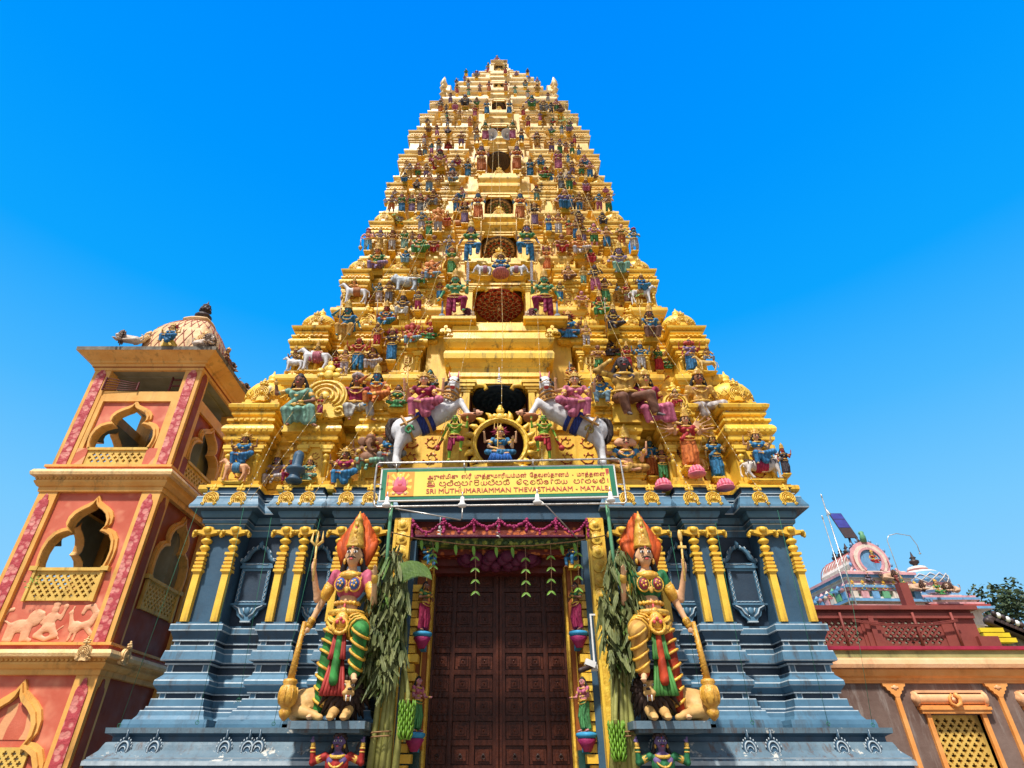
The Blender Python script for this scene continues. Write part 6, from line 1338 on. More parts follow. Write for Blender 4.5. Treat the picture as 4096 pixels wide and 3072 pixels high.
batch(C9, [(1960, 360, -70, 'st', 'B', 'o', {'up': 'o', 'props': ['club']}), (1765, 432, 95, 'ff', 'T', 'v', {'up': 'k', 'acc': 'r'}), (1370, 560, 200, 'ga', 'O', 'w'), (1235, 605, 300, 'st', 'P', 'g', {'up': 'g'}), (1125, 540, 262, 'fl', 'B', 'w', {'props': ['flute']}), (1505, 500, 240, 'sf', 'D', 'o', {'up': 'r'}), (810, 405, 270, 'lo', 'D', 'w'), (330, 835, 515, 'mu', 'P', 't', {'props': [('club', 'wrR', -.1)]}), (510, 805, 480, 'fm', 'L', 'y', {'props': [('club', 'wrL', .05)]}), (690, 835, 480, 'fm', 'D', 'w'),
    (870, 810, 475, 'fa', 'Y', 'm', {'up': 'g'}), (985, 690, 530, 'sm', 'D', 'n'), (465, 1185, 725, 'lm', 'O', 'v', {'over': {'upper': 'sari', 'aR': 'knee'}, 'up': 'g'}), (1095, 935, 515, 'lm', 'P', 'g', {'over': {'upper': 'sari'}, 'up': 'g'}), (890, 1035, 775, 'sf', 'B', 't', {'up': 'b'}), (1310, 912, 615, 'se', 'D', 'r', {'over': {'lower': 'short', 'crown': 'bald'}}), (1855, 1015, 385, 'dv', 'V', 'b', {'up': 'g', 'props': [('club', 'wrR', -.02), ('trident', 'wrL', 0)], 'over': {'upper': 'blouse'}}),
    (1575, 1175, 765, 'ff', 'T', 'g', {'up': 'g', 'acc': 'y'}), (1275, 1305, 965, 'gs', 'O', 't', {'props': ['veena']}), (500, 1605, 1250, 'fm', 'B', 'w'), (640, 1605, 1262, 'fo', 'D', 's', {'over': {'crown': 'short'}}), (365, 1610, 1465, 'lo', 'R', 'y'), (790, 1500, 1290, 'mu', 'D', 'n'), (1025, 1345, 1070, 'lm', 'Y', 'w'), (1135, 1345, 1115, 'se', 'L', 'g'), (1390, 1545, 1280, 'sm', 'D', 'b', {'over': {'upper': 'blouse'}, 'up': 'r'})])
batch(C10, [(300, 372, -65, 'st', 'B', 'o', {'up': 'o', 'mirror': True, 'props': ['club']}), (510, 462, 120, 'ff', 'T', 'v', {'up': 'k', 'acc': 'n'}), (720, 545, 270, 'st', 'P', 'b', {'up': 'b'}), (865, 590, 235, 'fm', 'T', 'w', {'over': {'upper': 'blouse'}, 'up': 'o'}), (1020, 615, 340, 'st', 'G', 'o', {'up': 'r'}), (1165, 455, 240, 'co', 'K', 'n', {'up': 'n'}), (1130, 665, 370, 'fl', 'D', 'b', {'props': ['flute']}), (1230, 725, 465, 'fo', 'D', 'v', {'over': {'upper': 'blouse'}, 'up': 'g'}), (1515, 475, 245, 'se', 'K', 'k'),
    (1395, 778, 435, 'fo', 'P', 'g', {'over': {'upper': 'blouse', 'lower': 'short'}, 'up': 'b'}), (1580, 792, 480, 'na', 'T', 'b', {'over': {'lower': 'dhoti', 'crown': 'bun'}}), (1800, 778, 455, 'na', 'T', 'o', {'over': {'upper': 'blouse'}, 'up': 'g'}), (1985, 835, 505, 'mu', 'B', 'w'), (1175, 945, 525, 'lm', 'O', 'w', {'up': 'o'}), (915, 915, 605, 'se', 'D', 'r', {'over': {'lower': 'short', 'crown': 'bald'}}), (1345, 1035, 755, 'sf', 'G', 'r', {'up': 'r'}), (1770, 1225, 705, 'sf', 'L', 'm', {'over': {'fem': False, 'upper': None, 'crown': 'tall', 'aR': 'knee'}}),
    (400, 1015, 365, 'dv', 'V', 'b', {'up': 'g', 'mirror': True, 'props': [('club', 'wrR', -.02), ('trident', 'wrL', 0)], 'over': {'upper': 'blouse'}}), (690, 1115, 755, 'ff', 'T', 'o', {'up': 'o', 'acc': 'p'}), (1010, 1315, 995, 'lm', 'T', 'n'), (1235, 1325, 1058, 'sm', 'Y', 'm'), (1410, 1445, 1055, 'fl', 'K', 'p'), (890, 1565, 1285, 'sm', 'D', 'b', {'over': {'upper': 'blouse'}, 'up': 'g'}), (1560, 1605, 1245, 'fl', 'D', 'g', {'props': ['flute']}), (1715, 1605, 1250, 'm2', 'B', 'y', {'over': {'aL': 'fwd'}}), (1885, 1595, 1260, 'st', 'T', 'n', {'up': 'r'}), (1210, 1690, 1435, 'se', 'P', 'y', {'over': {'crown': 'bald'}})])
batch(C2, [(385, 1065, 855, 'se', 'K', 'w', {'over': {'crown': 'tall', 'aL': 'prop', 'lower': 'dhoti'}}), (262, 1145, 935, 'lm', 'R', 'b', {'over': {'upper': 'blouse'}, 'up': 'b', 'props': ['spear']}), (500, 1002, 850, 'sm', 'D', 'c', {'over': {'upper': 'blouse'}, 'up': 't'}), (1845, 1070, 862, 'lm', 'R', 'g', {'over': {'upper': 'sari'}, 'up': 'g'}), (1948, 1175, 955, 'lm', 'K', 'k', {'props': ['spear']}), (1610, 1225, 1010, 'lx', 'D', 'b', {'up': 'b', 'acc': 'r'}), (590, 1228, 1070, 'lx', 'R', 'g', {'up': 'p', 'acc': 'r'}), (1745, 1262, 1088, 'm2', 'T', 'w')])
batch(C3, [(795, 335, 15, 'sf', 'Q', 'y', {'over': {'fem': False, 'aR': 'salute'}, 'up': 'b', 'props': ['spear']}), (1170, 508, 240, 'ff', 'D', 'b', {'up': 'k', 'acc': 'c'}), (1340, 400, 190, 'gs', 'R', 't'), (885, 605, 335, 'fm', 'R', 'b', {'over': {'crown': 'hairy', 'upper': 'blouse'}, 'up': 'r'}), (775, 625, 388, 'm2', 'T', 'w'), (690, 625, 428, 'lw', 'D', 'c', {'up': 'r'}), (1010, 595, 355, 'la', 'D', 'w', {'up': 'n'}),
    (362, 1095, 640, 'lw', 'D', 'm', {'up': 'm', 'Y': 12.05, 'ped': False}), (575, 945, 778, 'st', 'T', 'c', {'up': 'r', 'dy': -.12}), (860, 1045, 630, 'be', 'D', 'w', {'over': {'upper': 'shirt', 'aR': 'out'}, 'up': 'c', 'acc': 'w'}), (1035, 915, 548, 'lm', 'B', 'o', {'over': {'upper': 'shirt', 'aR': 'salute'}, 'up': 'o'}), (1222, 910, 715, 'lo', 'D', 'g', {'props': ['garland'], 'over': {'crown': 'bun'}}), (1490, 755, 585, 'lo', 'Q', 'k', {'props': ['garland'], 'over': {'crown': 'bun'}}),
    (190, 1575, 1250, 'lm', 'V', 'w', {'over': {'four': 1}}), (322, 1525, 1285, 'se', 'R', 'c', {'over': {'upper': 'blouse', 'crown': 'tall'}, 'up': 'y'}), (478, 1510, 1305, 'lo', 'T', 'm', {'up': 'm', 'over': {'aL': 'fwd', 'aR': 'out'}}), (765, 1555, 1230, 'lf', 'D', 'b', {'up': 'c', 'acc': 'y'}), (975, 1478, 1110, 'gs', 'D', 'm', {}), (1155, 1425, 1065, 'lf', 'R', 's', {'up': 'b', 'acc': 'o'}), (1172, 1350, 1210, 'sm', 'B', 't', {'dy': -.2})])
batch(C4, [(655, 525, 428, 'lo', 'K', 'o', {'props': ['sword']}), (858, 725, 515, 'se', 'D', 't', {'over': {'upper': 'shirt', 'crown': 'bun'}, 'up': 'b'}), (1035, 835, 415, 'co', 'K', 'n', {'up': 'y', 'over': {'legs': 'lean'}}), (1185, 885, 485, 'sf', 'Y', 'p', {'up': 'c', 'over': {'legs': 'lean', 'crown': 'short'}}), (1375, 765, 612, 'da', 'T', 'r', {'dy': -.12}), (1560, 860, 480, 'be', 'D', 'w', {'over': {'upper': 'shirt', 'crown': 'short', 'aR': 'down'}, 'up': 'y'}), (1040, 1195, 865, 'l3', 'T', 'y', {'over': {'upper': 'blouse'}, 'up': 'b'}),
    (1210, 1205, 925, 'fa', 'Q', 'o', {'up': 'b'}), (1290, 1235, 990, 'fm', 'D', 'g', {'dy': .1}), (1470, 1140, 745, 'ma', 'T', 'o', {'up': 'r'}), (1655, 1212, 895, 'fa', 'Y', 'b', {'up': 'b', 'props': [('bow', 'wrL', .15)]}), (760, 315, 160, 'm2', 'T', 'w', {'over': {'crown': 'short'}}), (910, 395, 240, 'lo', 'D', 'k', {}), (1040, 468, 290, 'st', 'D', 'r', {'up': 'r'}), (1137, 485, 278, 'fm', 'B', 'w'), (1255, 485, 298, 'fa', 'T', 'r', {'up': 'g'}), (1312, 475, 388, 'lo', 'D', 'g'), (1475, 490, 282, 'fa', 'R', 'b', {'over': {'head': 'tri', 'crown': 'bun'}, 'up': 'v'}), (1200, 285, 38, 'sf', 'D', 'n', {'up': 'b', 'over': {'fem': False}, 'props': ['trident']}), (850, 140, -45, 'lm', 'R', 'g', {'up': 'g', 'over': {'upper': 'sari'}}) if False else (980, 385, 320, 'lo', 'P', 'g'),
    (2120, 1185, 985, 'fa', 'R', 'k', {'up': 'k'})])
# topmost figure with two small beasts
statue(1988, 250, 222, 'lo', 'W', 'p', label='pale seated statue crowning the very top of the gold tower', Y=16.3, ped=False)
# ================================================================ LARGE FIGURES AND BEASTS
def child(root, name, mb, mats, X=None, color=None, vox=None, smooth=2):
    me = fused(mb, name, vox, mats if isinstance(mats, str) else mats[0], smooth) if vox else with_mats(mb, name, [mats] if isinstance(mats, str) else mats)
    o = link(name, me, None, root, color=color)
    if X is not None: o.matrix_basis = X
    return o
SKIN['X'] = ('violet', (.17, .11, .27)); SKIN['F'] = ('fair', (.78, .45, .25)); SKIN['M'] = ('leaf green', (.17, .36, .035)); SKIN['E'] = ('jade', (.10, .37, .19))
def beast_parts(kind, vx=.03):
    b = MB(); mane = None; P_ = {'bull': (.19, .20, .30, .62, .10), 'horse': (.16, .18, .42, .70, .09), 'tiger': (.14, .16, .20, .40, .12), 'deer': (.13, .14, .40, .55, .08), 'elephant': (.24, .26, .12, .62, .17), 'lion': (.14, .17, .24, .42, .13)}[kind]
    r1, r2, nk, lz, hd = P_; z = lz
    b.cap((-.34, 0, z), (.28, 0, z + .03), r1, r2, 10); b.ell((-.02, 0, z - .04), (.3, r2 * .95, r2 * .9))
    for x in (-.38, .30):
        for y in (-.10, .10):
            k = (x + (.03 if x > 0 else -.06), y, lz * .5); b.cap((x, y, z - .02), k, r1 * .62, r1 * .36, 8); b.cap(k, (x + (.03 if y < 0 else -.05), y, .06), r1 * .36, r1 * .28, 8); b.ell((x + (.05 if y < 0 else -.03), y, .035), (r1 * .38, r1 * .32, .035))
    hx = .30 + nk * .5 + .10; hz = z + nk * .75 + .1
    if kind == 'elephant':
        hx, hz = .55, z + .14; b.ell((hx, 0, hz), (.19, .17, .2)); b.tube([(hx + .12, 0, hz - .02), (hx + .22, 0, hz - .2), (hx + .22, 0, hz - .38), (hx + .30, 0, hz - .46), (hx + .38, 0, hz - .38)], [.085, .07, .055, .045, .035], 8)
        for s in (-1, 1): b.ell((hx - .08, s * .2, hz), (.13, .03, .18)); b.cap((hx + .12, s * .08, hz - .12), (hx + .28, s * .10, hz - .16), .022, .01, 6)
    else:
        b.cap((.28, 0, z + .06), (hx - .05, 0, hz), r2 * .72, hd * .85, 9); b.ell((hx, 0, hz), (hd * 1.15, hd * .85, hd)); b.cap((hx + hd * .5, 0, hz - hd * .2), (hx + hd * (1.7 if kind in ('horse', 'deer', 'bull') else 1.15), 0, hz - hd * .75), hd * .62, hd * .45, 8)
        for s in (-1, 1): b.cap((hx - hd * .4, s * hd * .55, hz + hd * .7), (hx - hd * .5, s * hd * .75, hz + hd * (1.5 if kind in ('horse', 'deer') else 1.1)), hd * .22, hd * .1, 6)
        if kind == 'bull': b.ell((.16, 0, z + .2), (.14, .09, .10))
    b.tube([(-.46, 0, z + .08), (-.58, 0, z - .02), (-.60, 0, z - .22), (-.58, 0, z - .32)], [.035, .03, .025, .04], 6)
    return b, (hx, hz, hd, z, r2)
BEASTS = {}
def beast(px, yf, yh, kind, colr, label, face=1, Y=None, dy=-.15, cloth=None, mane=None, saddle=None, rz=0., group='painted animals on the gold tower', stripes=None):
    if kind not in BEASTS:
        b, inf = beast_parts(kind); h = max(v[2] for v in b.v); BEASTS[kind] = (fused(b, 'body', .028, 'statue_skin', 2), inf, h)
    me, (hx, hz, hd, z, r2), h = BEASTS[kind]
    if Y is None:
        c_ = [y for y in (hitY(px, yf - 3), hitY(px, (yf + yh) / 2)) if y]; z_ = at(px, yf, 13).z; e = 12 + .16 * (max(at(px, yf, 12.5).z, 6.9) - 6.9)
        Y = min(max(min(c_) if c_ else e, e - .3), e + .6) + dy
    f = at(px, yf, Y); s = (at(px, yh, Y).z - f.z) / h
    root = thing(kind, label, 'animal statue', (f.x, Y, f.z), group)
    X = T(0, 0, 0, rz=rz, s=s, mirror=face < 0)
    o = link('body', me, None, root, color=colr); o.matrix_basis = X
    m = MB()
    for sy in (-1, 1): m.ell((hx + hd * .45, sy * hd * .72, hz + hd * .2), hd * .17, 7, 5)
    m.ell((hx + hd * 1.5, 0, hz - hd * .9), hd * .2, 6, 4); child(root, 'eyes', m, 'black_metal', X)
    if mane:
        m = MB()
        if kind in ('horse', 'deer', 'bull'): m.tube([(hx - hd * .6, 0, hz + hd), (hx - hd * 1.4, 0, hz - hd * .2), (.24, 0, z + r2 + .02)], [.04, .055, .03], 7)
        else:
            for i in range(12): a = 2 * math.pi * i / 12; m.tube([(hx - hd * .2, hd * .6 * math.cos(a), hz + hd * .6 * math.sin(a)), (hx - hd * .6, hd * 1.3 * math.cos(a), hz + hd * 1.25 * math.sin(a)), (hx - hd * 1.4, hd * 1.2 * math.cos(a), hz + hd * 1.2 * math.sin(a) - .03)], [hd * .3, hd * .4, hd * .1], 6)
        child(root, 'mane', m, 'statue_cloth', X, mane)
    if saddle:
        m = MB(); m.lathe([(r2 * 1.08, -.16), (r2 * 1.14, -.1), (r2 * 1.14, .08), (r2 * 1.08, .14)], (0, 0, 0), 14, 0, X=Matrix.Translation((-.05, 0, z)) @ Matrix.Rotation(R(90), 4, 'Y')); child(root, 'saddle_cloth', m, 'statue_cloth', X, saddle)
    if stripes:
        m = MB()
        for i in range(7):
            x = -.42 + i * .115; m.tube([(x + .02 * math.sin(a * 3), r2 * 1.0 * math.cos(a), z + r2 * 1.02 * math.sin(a)) for a in [R(-60 + 30 * k) for k in range(9)]], .012, 4)
        child(root, 'stripes', m, 'statue_skin', X, stripes)
    o = link('pedestal', PED, None, root); o.matrix_basis = T(0, .05, 0, s=(.95 * s, .34 * s, .5 * s))
    return root
Wt, Tn, Dk = (.60, .60, .62), (.62, .34, .17), (.05, .035, .03)
c0 = crop(0, 1200, 1.843)
def bc(cr, x, yf, yh, *a, **k): px, pf = cr(x, yf); _, ph = cr(x, yh); return beast(px, pf, ph, *a, **k)
bc(C3, 525, 592, 395, 'bull', Wt, 'white bull statue with raised head and pink rider, left edge of gold tier two', -1, mane=Dk, saddle=(.5, .15, .2))
bc(C3, 355, 592, 470, 'bull', Wt, 'small white bull at the outermost left corner of gold tier two', -1)
batch(C3, [(550, 535, 350, 'ri', 'Y', 'p', {'dy': -.05, 'seat': False}), (365, 560, 385, 'ri', 'D', 't', {'seat': False})])
bc(C9, 885, 1425, 1200, 'elephant', (.42, .47, .52), 'pale blue grey elephant statue carrying two seated figures left of the second niche', -1)
bc(C9, 1650, 482, 330, 'lion', (.62, .28, .12), 'orange lion statue with brown mane left of the fourth niche', 1, mane=(.16, .07, .04))
bc(C10, 625, 465, 370, 'lion', (.55, .25, .12), 'small brown lion statue right of the fourth niche', -1, mane=(.14, .06, .04))
bc(C4, 1985, 1228, 1035, 'tiger', (.62, .58, .54), 'white striped tiger statue carrying a blue dressed rider on the right corner', 1, stripes=(.08, .06, .06), saddle=(.45, .03, .1))
bc(c0, 1712, 1338, 1165, 'bull', (.72, .36, .18), 'tan calf statue carrying a blue dressed rider on the left corner', -1, saddle=(.1, .3, .5))
px, pf = c0(1775, 1235); statue(px, pf, c0(0, 985)[1], 'lf', 'D', 'b', up='b', acc='y', seat=False, dy=-.1)
batch(C4, [(1945, 1135, 888, 'lf', 'T', 'b', {'up': 'b', 'acc': 'y', 'seat': False, 'dy': -.1})])
bc(C9, 130, 1612, 1290, 'horse', Wt, 'white horse statue with orange rider at the left of gold tier two', -1, mane=Dk, saddle=(.5, .2, .08)); batch(C9, [(125, 1470, 1225, 'ri', 'O', 'g', {'seat': False})])
bc(C10, 2105, 1612, 1320, 'horse', Wt, 'white horse statue with blue rider at the right of gold tier two', 1, mane=Dk, saddle=(.5, .3, .1)); batch(C10, [(2095, 1440, 1170, 'rf', 'D', 'b', {'up': 'b', 'seat': False})])
bc(C4, 1590, 485, 375, 'deer', (.62, .42, .14), 'golden deer statue at the right edge of gold tier two', -1); batch(C4, [(1590, 425, 305, 'ri', 'D', 's', {'seat': False})])
bc(C4, 1480, 1172, 1025, 'lion', (.62, .33, .10), 'tawny lion statue standing behind the many armed goddess', -1, mane=(.16, .06, .03), dy=.1)
bc(C2, 990, 742, 672, 'elephant', (.55, .55, .58), 'small white elephant left of the seated goddess below the third niche', -1, dy=-.25, saddle=(.5, .25, .3)); bc(C2, 1232, 742, 672, 'elephant', (.55, .55, .58), 'small white elephant right of the seated goddess below the third niche', 1, dy=-.25, saddle=(.5, .25, .3))
px, pf = C2(1112, 722); r_, s_, J_, lo_ = statue(px, pf, C2(0, 575)[1], 'lx', 'D', 'b', up='b', acc='y', dy=-.3, label='goddess in blue on a pink lotus with gold disc below the third niche'); m = MB()
m.lathe([(.2, -.02), (.30, .03), (.26, .10), (.17, .13)], (0, -.06, -.12), 12, 0); child(r_, 'lotus_seat', m, 'statue_cloth', T(0, 0, 0, s=s_), (.6, .22, .25))
m = MB(); m.lathe([(.36, -.02), (.36, .02), (.2, .03)], (0, 0, 0), 22, 0, X=Matrix.Translation((0, .12, .35)) @ Matrix.Rotation(R(90), 4, 'X')); child(r_, 'halo', m, 'gold_relief', T(0, 0, 0, s=s_))
# reclining lion with a maned head turned to the viewer or to the side
def recumbent(root, X, col, mcol, turn=0.):
    b = MB(); b.cap((-.38, .06, .24), (.10, .02, .30), .21, .22, 12); b.ell((-.42, .02, .18), (.20, .22, .19)); b.cap((-.44, -.14, .14), (-.16, -.24, .08), .11, .06, 8); b.cap((-.16, -.24, .07), (-.06, -.28, .045), .06, .05, 8)
    for y, dx in ((-.20, .0), (.02, .18)):
        b.cap((.10 + dx, -.02, .22), (.10 + dx, -.22 + y * .2, .09), .10, .075, 8); b.cap((.10 + dx, -.22 + y * .2, .07), (.11 + dx, -.40, .05), .065, .06, 8)
        for i in range(4): b.cap((.075 + dx + .025 * i, -.43, .045), (.075 + dx + .025 * i, -.475, .03), .02, .018, 6)
    b.tube([(-.58, .10, .2), (-.72, .05, .30), (-.70, .0, .46), (-.60, -.02, .50)], [.04, .035, .03, .035], 7)
    child(root, 'lion_body', b, 'statue_skin', X, col, vox=.02)
    H_ = Matrix.Translation((.22, -.14, .40)) @ Matrix.Rotation(turn, 4, 'Z')
    h = MB(); h.ell((0, 0, 0), (.135, .13, .15)); h.ell((0, -.12, -.06), (.075, .09, .065)); h.cap((0, -.10, .04), (0, -.19, -.025), .04, .045, 8); h.ell((0, -.13, -.13), (.055, .065, .03))
    for s in (-1, 1): h.ell((s * .135, .02, .12), (.035, .02, .045)); h.ell((s * .045, -.155, -.065), (.045, .05, .038)); h.cap((s * .03, -.115, .075), (s * .09, -.09, .085), .025, .02, 6)
    child(root, 'lion_head', h, 'statue_skin', X @ H_, col, vox=.013)
    e = MB()
    for s in (-1, 1): e.ell((s * .058, -.125, .035), (.026, .015, .018), 8, 5, 1); e.ell((s * .058, -.139, .033), (.012, .006, .013), 7, 5, 0); e.cap((s * .03, -.2, -.165), (s * .03, -.19, -.10), .004, .011, 5, 1)
    e.ell((0, -.222, -.02), (.032, .018, .02), 8, 5, 0); e.ell((0, -.17, -.10), (.04, .03, .012), 8, 5, 2); child(root, 'lion_face', e, ['black_metal', 'white_paint', 'sign_red'], X @ H_)
    mn = MB(); rr = random.Random(3)
    for ring, (rad, yy, ln, n_) in enumerate(((.15, -.07, .12, 18), (.18, .0, .16, 16), (.13, .07, .17, 12))):
        for i in range(n_):
            a = 2 * math.pi * (i + .5 * ring) / n_; d = V3((math.cos(a), 0, math.sin(a))); p = d * rad + V3((0, yy, -.01)); q = p + d * ln * .55 + V3((0, .05, -.02)); t = p + d * ln * (1.15 if d.z < .2 else .8) + V3((rr.uniform(-.02, .02), .07, -.09 - .05 * (d.z < 0)))
            mn.tube([p - d * .05, q, t], [.048, .045, .008], 6)
    child(root, 'mane', mn, 'statue_cloth', X @ H_, mcol)
# the two great guardians on the ledge
def guardian(px, mirror, label, upc, breast, legc, sashc, bentc):
    root, s, J, lo = statue(px, 2889, 2046, 'dv', 'F', 'g', Y=11.13, hi=True, mirror=mirror, label=label, dy=.0, ped=False, over={'upper': 'blouse', 'aR': 'prop', 'aL': 'bless', 'four': 0}, group='guardian statues beside the gateway', name='guardian')
    X = T(0, 0, -lo * s, s=(s * .84, s * .92, s), mirror=mirror)
    for o in root.children:
        o.matrix_basis = X
        if o.name.startswith('blouse'): o.color = upc + (1,)
        if o.name.startswith('lower'): o.color = legc + (1,)
        if o.name.startswith('crown'): o.matrix_basis = X
    h = J['head']; c = J['chest']; pz = J['pelvis'].z
    m = MB(); rr = random.Random(5)       # flames rising behind the crown
    for i in range(26):
        t = (i % 13) / 6 - 1; bk = i // 13; o_ = h + V3((t * .075, .045 + .02 * bk, -.05 + .05 * bk)); wd = .064 * math.copysign(abs(t) ** .7, t); tp = .27 - .15 * abs(t) ** 1.6 - .04 * bk
        m.tube([o_, o_ + V3((wd * .55, .01, .10)), o_ + V3((wd * .75, .015, .08 + tp * .5)), o_ + V3((wd * .62, .02, .06 + tp * .82)), o_ + V3((wd * .22 + .01 * math.sin(i * 2.1), .02, .08 + tp))], [.03, .042, .04, .028, .004], 7, flat=.7)
    child(root, 'flame_hair', m, 'statue_cloth', X, (.66, .11, .015))
    m = MB()
    for sx in (-1, 1): m.ell(c + V3((sx * .05, -.066, .005)), (.041, .041, .041), 14, 10)
    child(root, 'breast_cups', m, 'statue_gold', X, breast); m = MB()
    for sx in (-1, 1):
        m.tube([c + V3((sx * .05 + .043 * math.cos(a), -.078, .005 + .043 * math.sin(a))) for a in [R(24 * i) for i in range(15)]], .006, 5, closed=True)
        for i in range(5): a = R(72 * i); m.ell(c + V3((sx * .05 + .016 * math.cos(a), -.104, .005 + .016 * math.sin(a))), (.008, .004, .008), 6, 4)
    m.tube([(.088 * math.cos(a), -.005 + .066 * math.sin(a), pz + .115) for a in [R(20 * i) for i in range(18)]], .009, 5, closed=True)
    for i in range(7): a = R(-150 + 20 * i); m.ell((.092 * math.cos(a), .07 * math.sin(a), pz + .115), .014, 7, 5)
    for k in range(3):                     # deep gilt girdle with hanging swags
        m.tube([((.110 + .006 * k) * math.cos(a), (.083 + .006 * k) * math.sin(a), pz + .055 - .026 * k - (.02 if math.sin(a) < -.7 else 0) * k) for a in [R(18 * i) for i in range(20)]], .016, 6, closed=True)
    for i in range(11): a = R(-175 + 17 * i); m.lathe([(.005, 0), (.016, -.012), (.012, -.03), (.003, -.045)], (.12 * math.cos(a), .094 * math.sin(a), pz - .01), 6, 0)
    m.ell((0, -.105, pz + .01), (.05, .02, .045), 10, 6); m.tube([(.05 * math.cos(a), -.115, pz - .025 + .04 * math.sin(a)) for a in [R(30 * i) for i in range(12)]], .012, 5, closed=True)
    for N in 'LR':
        k_, a_ = J['knee' + N], J['ank' + N]; hp = J['hip' + N]
        for p, q, t, r in [(hp, k_, .25, .074), (hp, k_, .5, .068), (hp, k_, .75, .063), (k_, a_, .05, .058), (k_, a_, .3, .055), (k_, a_, .55, .05), (k_, a_, .8, .045)]:
            d = (q - p).normalized(); o_ = p.lerp(q, t); tl = d.cross(V3((0, 1, 0))).normalized(); u = d.cross(tl)
            m.tube([o_ + (tl * math.cos(w_) + u * math.sin(w_)) * (r + .004) + d * .022 * math.cos(w_) for w_ in [R(30 * i) for i in range(12)]], .008, 5, closed=True)
    for i, (zz_, rr_) in enumerate(((.06, .058), (.10, .052), (.145, .044))):
        m.ell(h + V3((0, -rr_ + .01, .045 + zz_)), (.016, .010, .018), 7, 5)
    for N, t in (('L', .5), ('R', .5)): o_ = J['sh' + N].lerp(J['el' + N], .62); d = (J['el' + N] - J['sh' + N]).normalized(); m.cap(o_ - d * .015, o_ + d * .015, .046, .042, 9)
    for dz in (.0, .018, .036): w_ = J['wrR'].lerp(J['elR'], .08 + dz * 2); d = (J['elR'] - J['wrR']).normalized(); m.cap(w_ - d * .004, w_ + d * .004, .029, .029, 9)
    m.ell((0, -.07, J['neck'].z - .05), (.075, .03, .028), 12, 6)
    child(root, 'gilt_ornaments', m, 'statue_gold', X, (.82, .48, .05)); m = MB()
    for p in ((0, -.128, pz + .012), (.022, -.128, pz - .005), (-.022, -.128, pz - .005), (0, -.075, pz + .115)): m.ell(p, (.012, .008, .012), 7, 5)
    m.cap((0, -.076, pz + .10), (0, -.078, pz + .07), .008, .012, 6)
    for zz_ in (.07, .12): m.ell(h + V3((0, -.055 + zz_ * .15, .045 + zz_)), (.009, .008, .010), 7, 5)
    child(root, 'gems', m, 'sign_red', X)
    m = MB()                              # pleated sash between the legs, two tiers
    for i in range(7):
        x = -.03 + i * .010; m.tube([(x, -.085, pz - .03), (x * 1.5, -.095, pz - .17), (x * 1.7, -.10, pz - .2)], [.010, .012, .013], 5); m.tube([(x * 1.2, -.075, pz - .19), (x * 2.2, -.085, pz - .34), (x * 2.4, -.09, pz - .38)], [.010, .014, .016], 5)
    child(root, 'pleated_sash', m, 'statue_cloth', X, sashc)
    if bentc:
        m = MB(); m.cap(J['hipL'].lerp(J['kneeL'], .1), J['kneeL'], .079, .065, 9); m.cap(J['kneeL'], J['kneeL'].lerp(J['ankL'], .85), .063, .05, 9); child(root, 'second_legging', m, 'statue_wrap', X, bentc, vox=.0095)
    m = MB(); so_ = J['shR'] + V3((0, .05, -.02)); e = V3((-.235, .02, J['shR'].z - .13)); w_ = V3((-.27, -.06, J['shR'].z + .03)); m.cap(so_, e, .034, .028, 8); m.cap(e, w_, .028, .02, 8); hand(m, w_, V3((0.02, -.1, 1)), .021, True)
    child(root, 'rear_arm', m, 'statue_skin', X, SKIN['F'][1], vox=.0095)
    m = MB(); m.tube([(w_.x + .02, w_.y - .03, w_.z - .08), (w_.x - .0, w_.y - .03, w_.z + .16)], .008, 7)
    if not mirror:
        for x in (-.035, 0, .035): m.tube([(w_.x, w_.y - .03, w_.z + .13), (w_.x + x * 1.2, w_.y - .03, w_.z + .165), (w_.x + x, w_.y - .03, w_.z + .23)], [.008, .011, .002], 6)
    else: m.ell((w_.x, w_.y - .03, w_.z + .2), (.018, .012, .04), 8, 6); m.box(w_.x - .03, w_.x + .03, w_.y - .04, w_.y - .02, w_.z + .12, w_.z + .135)
    child(root, 'trident', m, 'statue_gold', X, (.8, .55, .14))
    m = MB(); x0 = J['wrR'].x - .015; y0 = J['wrR'].y - .06; top = J['wrR'].z; b0 = lo     # great club standing on the slab
    m.tube([(x0, y0, top + .01), (x0 - .02, y0 - .02, b0 + .20)], [.014, .024], 12); m.lathe([(.024, .205), (.042, .20), (.048, .185), (.038, .175), (.05, .165), (.060, .14), (.061, .115), (.05, .08), (.035, .068), (.03, .06), (.04, .045), (.03, .02), (.006, 0)], (x0 - .02, y0 - .02, b0), 16)
    for i in range(8): a = R(45 * i); m.tube([(x0 - .02 + (.050 + .012 * math.sin(t * 3)) * math.cos(a), y0 - .02 + (.050 + .012 * math.sin(t * 3)) * math.sin(a), b0 + .085 + .075 * t) for t in (0, .33, .66, 1)], .006, 4)
    for i in range(9): z_ = top - .02 - i * .038; f_ = i / 9; m.tube([(x0 - .02 * f_ + (.0145 + .010 * f_) * math.cos(w2), y0 - .02 * f_ + (.0145 + .010 * f_) * math.sin(w2), z_ - .02 * w2 / 6.28) for w2 in [R(36 * k) for k in range(11)]], .003, 4)
    child(root, 'club', m, 'statue_gold', X, (.72, .40, .05))
    LX = T((-.025 if not mirror else .025) * s, .10, .0, s=s * .40, mirror=mirror); recumbent(root, LX, (.60, .37, .13), (.05, .028, .02), turn=R(24)); 
    m = MB(); m.box(-.62, .62, -.34, .9, -.11, 0); m.box(-.52, .52, -.24, .9, -.16, -.11); child(root, 'slab', m, 'ledge_blue', T(0, 0, .0))
    return root
